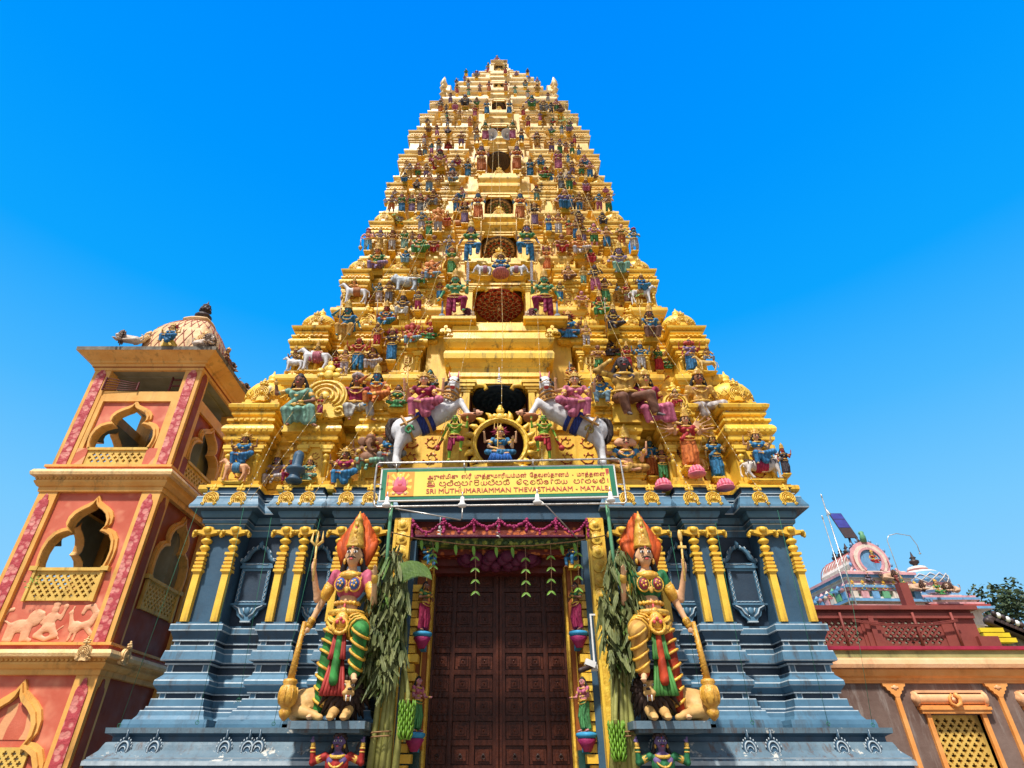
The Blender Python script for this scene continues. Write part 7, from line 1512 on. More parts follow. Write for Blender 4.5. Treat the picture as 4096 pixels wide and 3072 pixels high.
guardian(1327, False, 'tall guardian statue with pink blouse, green leggings and trident, left of the gateway', (.62, .13, .22), (.02, .12, .42), (.05, .28, .06), (.42, .05, .04), None)
guardian(2665, True, 'tall guardian statue with green blouse and red and yellow leggings, right of the gateway', (.03, .22, .08), (.30, .015, .06), (.50, .06, .02), (.08, .27, .06), (.72, .42, .10))
for px, sh, lab in ((1300, (.45, .035, .03), 'crouching violet dwarf in red shirt holding up the left guardian slab'), (2700, (.03, .20, .08), 'crouching violet dwarf in green shirt holding up the right guardian slab')):
    r_, s_, J_, lo_ = statue(px, 3420, 2930, 'sm', 'X', 'r', Y=11.02, hi=True, label=lab, ped=False, over={'aL': 'up', 'aR': 'up', 'upper': 'shirt', 'crown': 'hairy'}, group='dwarfs under the guardian slabs', name='dwarf')
    for o in r_.children:
        if o.name.startswith('blouse'): o.color = sh + (1,)
    m = MB(); X = T(0, 0, -lo_ * s_, s=s_); h = J_['head']
    for i in range(26):
        a = 2.4 * i; t = (i % 13) / 13; m.ell(h + V3((.062 * math.cos(a) * (1 - t * .5), .02 + .05 * math.sin(a), .03 + .055 * t)), (.022, .022, .02), 6, 4)
    for sx in (-1, 1): m.cap(h + V3((sx * .02, -.068, -.045)), h + V3((sx * .022, -.075, -.058)), .004, .003, 5)
    child(r_, 'curls', m, 'black_metal', X); m = MB()
    for t in (.25, .45): 
        for N in 'LR': o_ = J_['el' + N].lerp(J_['wr' + N], t + .3); m.ell(o_, (.031, .031, .014), 9, 5)
    child(r_, 'armlets', m, 'statue_gold', X, GOLDC)
# fierce green guards with lions beside the second niche
for x, mir, lab in ((770, False, 'big jade green guard with crimson leggings and sword, left of the second niche'), (1437, True, 'big jade green guard with crimson leggings, right of the second niche')):
    px, pf = C2(x, 1090); r_, s_, J_, lo_ = statue(px, pf, C2(0, 688)[1], 'dv', 'E', 'c', hi=True, mirror=mir, label=lab, ped=False, over={'crown': 'tall', 'fem': True, 'upper': None}, props=[('sword', 'wrL', 0)], dy=-.25, group='guards beside the second niche')
    X = T(0, 0, -lo_ * s_, s=s_, mirror=mir); m = MB(); x0 = J_['wrR'].x; m.tube([(x0, -.06, J_['wrR'].z), (x0 + .01, -.08, lo_ + .1)], [.016, .024], 8); m.lathe([(.02, .14), (.06, .12), (.062, .07), (.03, .04), (.035, .02), (.01, 0)], (x0 + .01, -.08, lo_), 10); child(r_, 'club', m, 'statue_skin', X, (.22, .26, .33))
    m = MB(); c = J_['chest']; pz = J_['pelvis'].z
    for k in range(2): m.tube([((.112 + .006 * k) * math.cos(a), (.085 + .006 * k) * math.sin(a), pz + .04 - .03 * k) for a in [R(24 * i) for i in range(15)]], .018, 5, closed=True)
    m.ell((0, -.10, pz), (.05, .02, .045), 8, 5); m.cap((0, -.09, pz - .05), (0, -.10, pz - .2), .02, .03, 6)
    for sx in (-1, 1): m.tube([c + V3((sx * .11, -.03, .075)), c + V3((sx * .05, -.085, .055)), c + V3((0, -.08, -.04)), c + V3((-sx * .03, -.075, -.1))], .009, 5); m.ell(J_['shL'] + V3(((0 if sx > 0 else -2 * J_['shL'].x), -.02, .01)), (.05, .04, .025), 8, 5)
    child(r_, 'gilt_ornaments', m, 'statue_gold', X, (.72, .52, .16))
    sg = -1 if mir else 1; recumbent(r_, T(sg * .18 * s_, .05, .0, s=s_ * .50, mirror=mir), (.62, .46, .32), (.14, .03, .04), turn=R(62)); m = MB(); m.box(-.6, .6, -.30, .9, -.09, 0); m.box(-.54, .54, -.22, .9, -.15, -.09); child(r_, 'slab', m, 'gold_paint')
# rearing horses with goddess riders, demons below them
def P3(cr, x, y, Y): px, py = cr(x, y); return at(px, py, Y)
for mir in (False, True):
    sg = -1 if mir else 1
    def q(x, y, Y): v = P3(C3, x, y, Y); return V3((v.x * sg + (.02 if mir else 0), v.y, v.z))
    root = thing('rearing_horse', 'white rearing horse with %s fittings %s of the great niche' % (('open red mouth and golden', 'right') if mir else ('black curled tail and painted', 'left')), 'horse statue', (q(1440, 1060, 11.7).x, 11.7, q(1440, 1060, 11.7).z), 'rearing horses beside the great niche')
    X = Matrix.Translation(-root.location); b = MB(); Yh = 11.72
    rump, belly, chest = q(1290, 1075, Yh), q(1440, 1020, Yh), q(1620, 915, Yh)
    b.cap(rump, belly, .30, .25, 12); b.cap(belly, chest, .25, .28, 12); b.ell(q(1275, 1085, Yh), (.30, .27, .32)); b.ell(q(1625, 905, Yh), (.28, .25, .30))
    for dy, x2 in ((-.13, 0), (.14, 14)):
        hk, ft = q(1225 + x2, 1220, Yh + dy), q(1210 + x2, 1315, Yh + dy); b.cap(q(1270 + x2, 1110, Yh + dy * .8), hk, .20, .10, 9); b.cap(hk, ft, .10, .075, 9); b.cap(ft, ft + V3((sg * .02, -.02, -.10)), .085, .10, 9)
        el, kn, fe = q(1660, 905, Yh + dy), q(1745 - x2, 845 - x2, Yh + dy - .06), q(1805 - x2, 940 - x2, Yh + dy - .12); b.cap(el, kn, .155, .095, 9); b.cap(kn, fe, .09, .07, 9); b.cap(fe, fe + V3((sg * .03, -.01, -.09)), .075, .085, 9)
    nb, nt_ = q(1645, 870, Yh - .03), q(1688, 720, Yh - .10); b.cap(nb, nt_, .24, .155, 11); hd = q(1690, 690, Yh - .16); b.ell(hd + V3((0, .03, .03)), (.145, .16, .17)); mz = hd + V3((0, -.27, -.20)); b.cap(hd + V3((0, -.05, 0)), mz, .125, .085, 10); b.ell(mz, (.10, .08, .075)); jw = hd + V3((0, -.17, -.25)); b.cap(hd + V3((0, 0, -.12)), jw, .09, .06, 8)
    for s2 in (-1, 1): b.cap(hd + V3((s2 * .09, .05, .17)), hd + V3((s2 * .12, .03, .36)), .042, .012, 7); b.ell(mz + V3((s2 * .055, -.05, .02)), .035, 7, 5)
    child(root, 'horse_body', b, 'statue_skin', X, (.66, .67, .69), vox=.028)
    m = MB()
    for s2 in (-1, 1): m.ell(hd + V3((s2 * .115, -.10, .03)), (.03, .045, .035), 8, 5, 0); m.cap(hd + V3((s2 * .095, .02, .19)), hd + V3((s2 * .115, -.005, .33)), .028, .008, 6, 1)
    m.ell(mz + V3((0, .02, -.075)), (.06, .09, .03), 9, 6, 2); 
    for i in range(7): m.box(mz.x - .05 + i * .015, mz.x - .038 + i * .015, mz.y - .065, mz.y - .05, mz.z - .085, mz.z - .045, 3)
    child(root, 'horse_face', m, ['black_metal', 'sign_pink', 'sign_red', 'white_paint'], X)
    m = MB(); rr = random.Random(2)
    for i in range(12): t = i / 11; p = nt_.lerp(nb, t) + V3((-sg * .14, .04, .16 - .1 * t)); m.tube([p, p + V3((-sg * .07, -.03, -.06)), p + V3((-sg * .06, -.06, -.2))], [.035, .04, .008], 6)
    child(root, 'mane', m, 'statue_cloth', X, (.05, .035, .03))
    tp = [q(x, y, Yh) for x, y in ((1255, 1035), (1215, 1000), (1175, 1005), (1150, 1050), (1152, 1110), (1170, 1160), (1190, 1200))]; m = MB()
    for k in range(3): m.tube([p + V3((.03 * math.cos(2.1 * k + i * .9), .03 * math.sin(2.1 * k + i * .9), .02 * math.sin(k + i))) for i, p in enumerate(tp)], [.04, .055, .06, .06, .055, .05, .02], 7)
    child(root, 'tail', m, 'statue_cloth', X, (.045, .03, .025))
    m = MB(); ax = (chest - rump).normalized()
    def band(c, d, r, w_): 
        t = d.cross(V3((0, 1, 0))).normalized(); m.tube([c + t * r * math.cos(a) + V3((0, 1, 0)) * r * math.sin(a) for a in [R(20 * i) for i in range(18)]], w_, 5, closed=True)
    nd_ = (nt_ - nb).normalized()
    for t, r in ((.05, .27), (.28, .235), (.5, .205), (.78, .18)): band(nb.lerp(nt_, t), nd_, r, .030)
    band(belly.lerp(chest, .1), ax, .275, .04); band(rump.lerp(belly, .1), ax, .315, .03)
    m.tube([q(1245, 1040, Yh - .32), q(1330, 1000, Yh - .30), q(1400, 960, Yh - .28)], .03, 5); m.tube([hd + V3((-.13, -.12, -.06)), mz + V3((0, -.1, .06)), hd + V3((.13, -.12, -.06))], .014, 5)
    for i in range(9): a = R(180 + 20 * i); t_ = nd_.cross(V3((0, 1, 0))).normalized(); m.ell(nb.lerp(nt_, .16) + t_ * .27 * math.cos(a) + V3((0, 1, 0)) * .27 * math.sin(a) * 1.0, .035, 7, 5)
    child(root, 'harness', m, 'statue_gold', X, (.66, .36, .08)); m = MB()
    pz_ = q(1320, 1080, Yh - .31); m.tube([pz_ + V3((sg * .10 * math.cos(a) * (1 - i * .06), -.02, .13 * math.sin(a) * (1 - i * .06))) for i, a in enumerate([R(35 * k) for k in range(11)])], .030, 6); child(root, 'painted_ornament', m, 'statue_cloth', X, (.08, .40, .18) if not mir else (.5, .4, .12))
    m = MB(); m.lathe([(.275, -.17), (.285, -.14), (.285, .14), (.275, .17)], (0, 0, 0), 18, 0, X=Matrix.Translation(belly + V3((sg * .02, 0, .02))) @ ax.to_track_quat('Z', 'Y').to_matrix().to_4x4()); child(root, 'saddle_cloth', m, 'statue_cloth', X, (.03, .06, .30))
    x0 = (1430, 1010, 585); px, pf = C3(x0[0], x0[1]); px = px if not mir else 2 * CX - px + 3
    statue(px, pf, C3(0, x0[2])[1], 'rf', 'T', 'p', up='p' if mir else 'c', Y=11.45, hi=True, mirror=mir, seat=False, over={'crown': 'fan', 'aL': 'fwd'}, acc='y', props=[('trident', 'wrR', 0)], label='goddess in pink sari with fanned gold halo riding the %s rearing horse' % ('right' if mir else 'left'), group='goddess riders on the rearing horses')
    px, pf = C3(1690, 1350); px = px if not mir else 2 * CX - px + 3
    r_, s_, J_, lo_ = statue(px, pf, C3(0, 955)[1], 'at', 'M', 'c' if not mir else 'r', Y=11.62, hi=True, mirror=mir, ped=False, over={'aL': 'up', 'aR': 'prop', 'crown': 'hairy'}, label='stout green demon with %s loincloth raising a dish beneath the %s horse' % (('bright red', 'right') if mir else ('dark crimson', 'left')), group='green demons under the rearing horses', name='demon')
    XX = T(0, 0, -lo_ * s_, s=s_, mirror=mir); m = MB(); m.ell((0, -.04, J_['waist'].z - .02), (.12, .105, .12)); m.ell((0, -.03, J_['chest'].z + .02), (.135, .08, .08)); child(r_, 'belly', m, 'statue_skin', XX, SKIN['M'][1], vox=.012)
    m = MB(); m.tube([J_['wrR'] + V3((.02, -.03, .02)), J_['wrR'] + V3((-.07, -.06, -.16))], [.02, .03], 8); m.ell(J_['wrR'] + V3((-.09, -.065, -.21)), (.065, .06, .06), 10, 7); child(r_, 'club', m, 'statue_skin', XX, (.45, .05, .04))
    m = MB(); dz = q(1812, 1000, 11.55)
    d_ = thing('dish', 'brown dish with a snarling beast head held up by the %s demon' % ('right' if mir else 'left'), 'dish', (dz.x, 11.5, dz.z), 'dishes held by the green demons'); d_.scale = (.68, .68, .68)
    m.lathe([(.10, 0), (.22, .06), (.27, .14), (.25, .17), (.10, .16)], (0, 0, -.06), 16); child(d_, 'bowl', m, 'statue_skin', None, (.42, .15, .05)); m = MB(); m.cap((-sg * .1, 0, .16), (sg * .16, -.02, .16), .11, .10, 9); m.ell((sg * .30, -.06, .22), (.11, .10, .12)); m.cap((sg * .34, -.10, .20), (sg * .46, -.14, .19), .07, .045, 8); m.ell((sg * .40, -.12, .12), (.07, .05, .025)); m.tube([(-sg * .2, 0, .16), (-sg * .34, 0, .2), (-sg * .36, 0, .36), (-sg * .28, 0, .42)], [.035, .03, .025, .03], 6); child(d_, 'beast', m, 'statue_skin', None, (.68, .34, .2), vox=.02)
    m = MB()
    for i in range(10): a = R(36 * i); m.tube([(sg * .24, -.04 + .08 * math.cos(a), .24 + .1 * math.sin(a)), (sg * .16, -.02 + .14 * math.cos(a), .24 + .15 * math.sin(a))], [.04, .01], 5)
    m.ell((sg * .38, -.15, .155), (.05, .03, .018), 7, 5); child(d_, 'mane', m, 'statue_skin', None, (.12, .05, .03))
# enthroned goddess in the great niche
px, pf = C4(172, 1112); r_, s_, J_, lo_ = statue(px, pf, C4(0, 846)[1], 'lx', 'T', 'b', up='b', Y=11.95, hi=True, over={'crown': 'flame'}, acc='c', props=[('trident', 'wrR', .03)], label='enthroned goddess in bright blue sari inside a gold ring in the great niche', group='enthroned goddess')
m = MB(); X = T(0, 0, -lo_ * s_, s=s_)
for i in range(13): t = (i - 6) / 6; m.tube([(t * .07, -.2, .08), (t * .16, -.235, -.02), (t * .21, -.24, -.16)], [.012, .024, .03], 6)
child(r_, 'pleats', m, 'statue_cloth', X, (.03, .16, .55)); m = MB(); m.box(-.45, .45, -.1, .35, -.5, .0); m.box(-.52, .52, -.14, .35, -.1, -.03); child(r_, 'throne', m, 'gold_paint', T(0, .1, 0))
m = MB(); rc = .62
m.tube([(rc * math.cos(R(a)), 0, rc * 1.03 * math.sin(R(a))) for a in range(-60, 241, 10)], .075, 8); m.tube([(rc * math.cos(R(a)), -.06, rc * 1.03 * math.sin(R(a))) for a in range(-60, 241, 10)], .03, 6)
for a in range(-55, 236, 18):
    if abs(a - 90) < 10: continue
    d = V3((math.cos(R(a)), 0, math.sin(R(a)))); m.tube([d * rc, d * (rc + .12), d * (rc + .20) + V3((-.03 * d.z, -.02, .03 * d.x)), d * (rc + .27) + V3((-.09 * d.z, -.02, .09 * d.x))], [.06, .085, .05, .01], 7)
for c_, r in (((0, -.03, rc + .08), .13), ((0, -.05, rc + .25), .10), ((-.13, -.02, rc + .12), .07), ((.13, -.02, rc + .12), .07), ((0, -.03, rc + .36), .06)): m.ell(c_, (r, r * .6, r), 10, 7)
zc = at(2000, 1775, 12.05).z - r_.location.z
child(r_, 'aureole', m, 'gold_relief', T(0, .12, zc)); m = MB()
for sx in (-1, 1): m.lathe([(.2, 0), (.22, .06), (.14, .1), (.18, .2), (.1, .26)], (sx * .52, 0, 0), 10)
child(r_, 'ring_feet', m, 'gold_paint', T(0, .12, zc - .82))
# ---------------------------------------------------------------- women and children on the gateway jambs
DC = crop(1450, 2000, 1.547)
for x, yf, yh, sk, cl, rz, mir, lab in ((372, 815, 500, 'D', 'c', 55, False, 'brown praying woman in crimson skirt, upper left of the door'), (1335, 810, 505, 'D', 'c', -55, True, 'brown praying woman in crimson skirt, upper right of the door'), (325, 1435, 1085, 'P', 'g', 55, False, 'pink woman in green skirt holding a lamp, lower left of the door'), (1385, 1435, 1090, 'P', 'g', -55, True, 'pink woman in green skirt holding a lamp, lower right of the door')):
    px, pf = DC(x, yf); r_, s_, J_, lo_ = statue(px, pf, DC(x, yh)[1], 'w2', sk, cl, up='g' if sk == 'D' else 'p', Y=12.02, hi=True, rz=R(rz), mirror=mir, ped=False, label=lab, over={'aL': 'chest', 'aR': 'chest', 'crown': 'short' if sk == 'P' else 'bun', 'upper': 'blouse'} if sk == 'D' else {'aL': 'fwd', 'aR': 'fwd', 'crown': 'bun', 'upper': 'blouse'}, group='carved women on the door jambs')
    m = MB(); m.lathe([(.06, -.30), (.12, -.2), (.17, -.12), (.15, -.1)], (0, 0, 0), 14); child(r_, 'lotus_base', m, 'magenta'); m = MB(); m.lathe([(.15, -.1), (.19, -.06), (.18, -.02), (.10, 0)], (0, 0, 0), 14); m.box(-.05, .05, 0, .4, -.3, -.12); child(r_, 'base_rim', m, 'statue_skin', None, (.04, .3, .55))
for x, mir, lab in ((395, False, 'small blue dressed figure leaning out at the upper left corner of the doorway'), (1310, True, 'small blue dressed figure leaning out at the upper right corner of the doorway')):
    px, pf = DC(x, 420); statue(px, pf, DC(x, 262)[1], 'se', 'D', 'b', up='b', Y=12.3, rz=R(-50 if mir else 50), mirror=mir, label=lab, over={'upper': 'shirt', 'crown': 'bun', 'aL': 'fwd', 'aR': 'fwd'}, group='small figures at the door corners')
# dark pillar, lotus stands, aureoles behind small figures
px, pf = C3(360, 1512); b = at(px, pf, 11.75); m = MB(); m.lathe([(.22, 0), (.26, .05), (.2, .12), (.16, .22), (.17, .28), (.27, .34), (.30, .40), (.27, .46), (.17, .50), (.15, .56), (.165, .85), (.14, .98), (.06, 1.04)], (0, 0, 0), 18, 0)
o = tag(link('stone_pillar', m, 'blue_mid', None, b, scale=.72), 'dark blue rounded stone pillar between two seated figures on the lowest gold tier', 'pillar')
def lotus_stand(cr, x, y, lab):
    px, py = cr(x, y); p = at(px, py, 11.78); m = MB()
    for ring, (r, z, n) in enumerate(((.26, 0, 12), (.22, .08, 10), (.16, .15, 8))):
        for i in range(n): a = 2 * math.pi * (i + .5 * ring) / n; m.ell((r * math.cos(a), r * math.sin(a), z + .06), (.075, .075, .11), 7, 5)
    m.lathe([(.34, -.08), (.36, -.03), (.3, .0)], (0, 0, 0), 16, 0); tag(link('lotus_stand', m, 'sign_pink', None, p, scale=.55), lab, 'lotus pedestal', 'pink lotus pedestals')
lotus_stand(C4, 1283, 1270, 'pink lotus pedestal under the teal goddess, right of the banner'); lotus_stand(C4, 1705, 1272, 'pink lotus pedestal under the golden bow holder, near the right corner'); lotus_stand(C4, 1510, 1180, 'lotus pedestal beneath the many armed goddess')
for (cr, x, y, lab) in ((C3, 590, 955, 'round gold aureole behind the small crimson dressed woman on the left'), (C4, 1380, 780, 'round gold aureole behind the small dancer on the right'), (C3, 945, 255, 'round gold crested disc on the left of gold tier two'), (C4, 1085, 215, 'round gold crested disc on the right of gold tier two')):
    px, py = cr(x, y); h_ = hitY(px, py - 40) or 12.5; e = 12 + .16 * (at(px, py, 12.4).z - 6.9); h_ = min(max(h_, e - .2), e + .5); p = at(px, py, h_ - .12); hh = at(px, py - (205 if cr is C3 and x < 700 else 118 if cr is C4 and x > 1300 else 95), h_).z - p.z; big = 1.0 if hh > .75 else .85
    tag(link('aureole', with_mats(kudu_mesh(0, 1), 'aureole', ['gold_paint', 'gold_relief']), None, None, p, scale=(hh / 1.35 * 1.15, .8, hh / 1.35)), lab, 'aureole', 'gold aureoles on the tower')
# figures on the side tower roof
for x, y0, y1, kind in ((920, 322, 262, -1), (1515, 348, 288, 1)):
    px, py = c0(x, y0); p = at(px, py, 13.12); r_ = thing('lion', 'reclining grey lion on the side tower roof edge, %s of the dome figure' % ('left' if kind < 0 else 'right'), 'animal statue', (p.x, 13.12, p.z), 'lions on the side tower roof'); recumbent(r_, T(0, 0, 0, s=.62, mirror=kind < 0), (.60, .50, .42), (.24, .17, .13), turn=R(60))
px, py = c0(1225, 338); statue(px, py, c0(0, 180)[1], 'lf', 'Y', 'b', up='b', acc='r', Y=13.05, label='seated statue in blue with flame halo on the side tower roof', ped=False, group='figures on the side tower roof')
px, py = c0(1650, 475); statue(px, py, c0(0, 355)[1], 'lo', 'D', 'n', up='n', Y=14.5, label='brown seated statue on the right edge of the side tower roof', rz=R(90), ped=False, group='figures on the side tower roof')
for i, (x, y) in enumerate(((1685, 510), (1785, 665))): px, py = c0(x, y); p = at(px, py, 14.9 + i * .6); r_ = thing('lion', 'small brown lion %s the brown seated statue on the side tower roof' % ('just below', 'far below')[i], 'animal statue', (p.x, p.y, p.z), 'lions on the side tower roof'); recumbent(r_, T(0, 0, 0, rz=R(90), s=.5), (.3, .18, .12), (.07, .05, .04))
# figures on the far shrines
SH = crop(3150, 1950, 1.479)
for x, yf, yh, code, sk, cl, lab in ((520, 455, 372, 'lo', 'Y', 'r', 'gilded seated figure inside the blue horseshoe gable'), (490, 570, 500, 'lo', 'V', 'k', 'small grey seated figure under the shrine gable'), (375, 655, 590, 'st', 'P', 'p', 'small pink standing figure on the barrel shrine roof'), (690, 660, 570, 'st', 'Y', 'r', 'small golden figure between the two shrine roofs'), (710, 640, 525, 'st', 'G', 'g', 'green figure beside the small shrine dome'), (905, 640, 545, 'lo', 'T', 'g', 'figure in green leaning by the red roof post'), (255, 665, 625, 'lo', 'T', 'p', 'tiny pink figure at the left end of the shrine roof')):
    px, pf = SH(x, yf); statue(px, pf, SH(x, yh)[1], code, sk, cl, up=cl, Y=21.2 if x != 520 else 20.95, ped=False, label=lab, group='figures on the shrine roofs')
for x, y, lab in ((785, 612, 'tan lion lying left of the red roof post on the shrine'), (970, 622, 'tan lion lying right of the red roof post on the shrine'), (620, 548, 'tan lion lying beneath the barrel shrine gable')):
    px, py = SH(x, y); p = at(px, py, 21.1); r_ = thing('lion', lab, 'animal statue', tuple(p), 'lions on the shrine roofs'); recumbent(r_, T(0, 0, 0, s=.55, mirror=x > 900), (.6, .38, .25), (.12, .06, .04), turn=R(40))
# figures standing in the remaining niches of the tiers
def project(p):
    d_ = p.y * CT + (p.z - EZ) * ST; u_ = -p.y * ST + (p.z - EZ) * CT; return CX + FPX * p.x / d_, CY - FPX * u_ / d_
occ = [o.location.copy() for o in bpy.data.objects if o.parent is None and o.get('category') in ('statue', 'animal statue', 'horse statue', 'aureole')]
fr_ = random.Random(31); POOL = [('na', 'D', 'g'), ('sm', 'D', 'r'), ('fo', 'V', 'b'), ('st', 'P', 'o'), ('m2', 'T', 'w'), ('sm', 'T', 'v'), ('fl', 'D', 'y'), ('w2', 'D', 'p'), ('na', 'P', 'b'), ('st', 'D', 'g'), ('fo', 'D', 'c'), ('mu', 'K', 'm')]
nadd = 0
for k in range(1, 9):
    z0 = FLOOR[k]; hw = TIP[k] - .2; s_ = (TIP[k] / 6.62) ** .8
    for lev, hgt in ((.04, .95), (1.25, .8)):
        for fx in (.38, .47, .56, .65, .75, .84, .94):
            for sg in (-1, 1):
                p = V3((sg * hw * (fx - .02 * lev) * (1 - .03 * lev), tipY(z0 + lev) + .1, z0 + lev * s_)); h_ = hgt * (.8 if k < 4 else .72) * (1 if k < 6 else .85)
                if min(math.hypot(p.x - o.x, (p.z - o.z) * .62) for o in occ) < .46 or nadd > 64: continue
                a_, b_ = project(p), project(p + V3((0, -.2, h_))); c_, sk, cl = POOL[fr_.randrange(len(POOL))]
                if c_ in ('na', 'fo') and lev > 1: c_ = 'se'
                statue(a_[0], a_[1], b_[1], c_, sk, cl, up=fr_.choice('rgbyo')); occ.append(p); nadd += 1
print('ADDED', nadd)
label_statues()
# ================================================================ BANNER, LAMPS, PLANTS, GARLANDS
SY = 10.85
sign = thing('sign_board', 'long yellow temple name board with green border above the gateway', 'sign', at(1994, 1930, SY), None)
sz = sign.location.z; sign.rotation_euler = (R(0), R(-1.15), R(0))
m = MB(); m.box(-2.37, 2.37, 0, .05, -.355, .355, 0); child(sign, 'frame', m, 'white_paint')
m = MB(); m.box(-2.34, 2.34, -.006, .0, -.325, .325, 0); child(sign, 'green_border', m, 'sign_green')
m = MB(); m.box(-2.24, 2.24, -.012, -.0065, -.262, .262, 0); child(sign, 'yellow_panel', m, 'sign_yellow')
m = MB(); m.box(-2.24, -1.69, -.018, -.0125, -.262, .262, 0)
for i in range(12): a = R(15 + 30 * i); m.add([(-1.965, -.0195, -.02), (-1.965 + .24 * math.cos(a - .12), -.0195, max(-.25, min(.25, .30 * math.sin(a - .12)))), (-1.965 + .24 * math.cos(a + .12), -.0195, max(-.25, min(.25, .30 * math.sin(a + .12))))], [(0, 1, 2)], 1)
for c_, r, k in (((-1.965, -.03), (.13, .006, .20), 2), ((-1.965, -.10), (.15, .009, .09), 3), ((-1.965, .03), (.07, .010, .08), 2), ((-1.965, .10), (.04, .012, .045), 4), ((-1.965, .16), (.03, .010, .06), 1), ((-1.965, -.02), (.05, .012, .05), 3)): m.ell((c_[0], -.021, c_[1]), r, 14, 6, k)
for sx in (-1, 1): m.ell((-1.965 + sx * .14, -.021, .02), (.02, .006, .06), 7, 5, 4); m.ell((-1.965 + sx * .12, -.021, -.2), (.04, .006, .03), 7, 5, 4)
child(sign, 'deity_picture', m, ['sign_orange', 'sign_yellow', 'sign_pink', 'sign_red', 'peach_trim'])
m = MB()
for z in (-.24, .0, .16): m.box(-2.225, -2.205, -.021, -.0185, z - .04, z + .04, 0); m.box(2.18, 2.20, -.016, -.0125, z - .05, z + .04, 0)
for i in range(9): m.box(2.17, 2.235, -.015, -.0125, .255 - .008 - i * .012 - .004, .255 - .004 - i * .012, 0)
child(sign, 'border_marks', m, 'sign_red')
def text_mesh(s, x0, x1, zc, hgt, name, mat, bold=0.):
    c = bpy.data.curves.new(name, 'FONT'); c.body = s; c.size = 1; c.extrude = .004; c.offset = bold
    o = bpy.data.objects.new(name, c); COL.objects.link(o); dg = bpy.context.evaluated_depsgraph_get(); me = bpy.data.meshes.new_from_object(o.evaluated_get(dg)); bpy.data.objects.remove(o)
    xs = [v.co.x for v in me.vertices]; ys = sorted(v.co.y for v in me.vertices)
    if not xs: return None
    a, b = min(xs), max(xs); lo_, hi_ = ys[int(len(ys) * .02)], ys[int(len(ys) * .98)]
    for v in me.vertices: v.co = (x0 + (v.co.x - a) / (b - a) * (x1 - x0), v.co.z - .018, zc + ((v.co.y - lo_) / (hi_ - lo_) - .5) * hgt)
    me.materials.clear(); me.materials.append(M[mat]); o = link(name, me, None, sign); return o
ux = lambda x: (x - 1103) / 440.7
text_mesh('அருள்மிகு  ஸ்ரீ  முத்துமாரியம்மன்  ேதவஸ்தானம்  -  மாத்தைள', ux(475), ux(2050), .135, .125, 'tamil_lettering', 'sign_red', .0)
text_mesh('SRI MUTHUMARIAMMAN THEVASTHANAM - MATALE', ux(470), ux(2062), -.165, .095, 'latin_lettering', 'sign_red', .0)
# Sinhala line drawn with pen strokes
def arcp_(cx, cz, rx, rz, a0, a1, n=9): return [(cx + rx * math.cos(R(a0 + (a1 - a0) * i / n)), cz + rz * math.sin(R(a0 + (a1 - a0) * i / n))) for i in range(n + 1)]
SG = {'ma': [arcp_(.22, .72, .14, .2, -60, 230), arcp_(.5, .42, .46, .42, 150, 395), arcp_(.74, .72, .15, .2, -50, 180)], 'ta': [arcp_(.5, .42, .45, .42, 150, 400), arcp_(.35, .55, .2, .25, -40, 220), arcp_(.7, .75, .18, .2, -60, 160)], 'ya': [arcp_(.25, .4, .22, .4, 120, 380), arcp_(.7, .4, .25, .4, 170, 420), [(.47, .3), (.47, .9)]],
      'na': [arcp_(.35, .5, .3, .45, 20, 300), arcp_(.75, .4, .22, .35, 160, 420), [(.35, .95), (.9, 1.0)]], 'da': [arcp_(.45, .6, .35, .35, 0, 300), arcp_(.6, .15, .3, .22, 110, 350)], 'va': [arcp_(.5, .45, .42, .45, 200, 500), arcp_(.3, .35, .18, .25, 0, 300)], 'sa': [arcp_(.3, .45, .25, .42, 60, 380), arcp_(.75, .45, .22, .42, 150, 430), arcp_(.3, .9, .2, .15, 0, 200)],
      'ra': [arcp_(.5, .38, .36, .38, 0, 360), arcp_(.5, .88, .3, .2, 160, 380)], 'la': [arcp_(.5, .42, .44, .42, 100, 390), arcp_(.4, .5, .2, .22, 0, 320), arcp_(.75, .85, .18, .18, -90, 150)], 'tha': [arcp_(.45, .42, .4, .42, 30, 360), arcp_(.5, .5, .18, .22, 0, 360)], 'sri': [arcp_(.4, .5, .36, .4, 40, 350), arcp_(.75, .45, .22, .35, 160, 420), arcp_(.4, .42, .16, .2, 0, 360), arcp_(.55, .05, .5, .25, 170, 380)],
      'e': [arcp_(.5, .5, .4, .45, 100, 420), arcp_(.45, .3, .2, .2, 0, 300)], 'aa': [[(.3, .0), (.3, .75)], arcp_(.55, .75, .25, .25, 0, 180)]}
words_ = [['sri'], ['ma', 'ta', 'ta', 'ma', 'aa', 'ra', 'ya', 'ma', 'ma', 'na'], ['e', 'da', 'va', 'sa', 'tha', 'aa', 'na', 'ya'], ['ma', 'aa', 'ta', 'e', 'la']]
spans = [(472, 545), (580, 1205), (1255, 1715), (1765, 2050)]; marks = {(1, 0): 'u', (1, 1): 'p', (1, 2): 'u', (1, 5): 'i', (1, 7): 'p', (1, 9): 'p', (2, 3): 'p', (2, 0): 'p', (3, 4): 'p', (0, 0): 'i'}
m = MB()
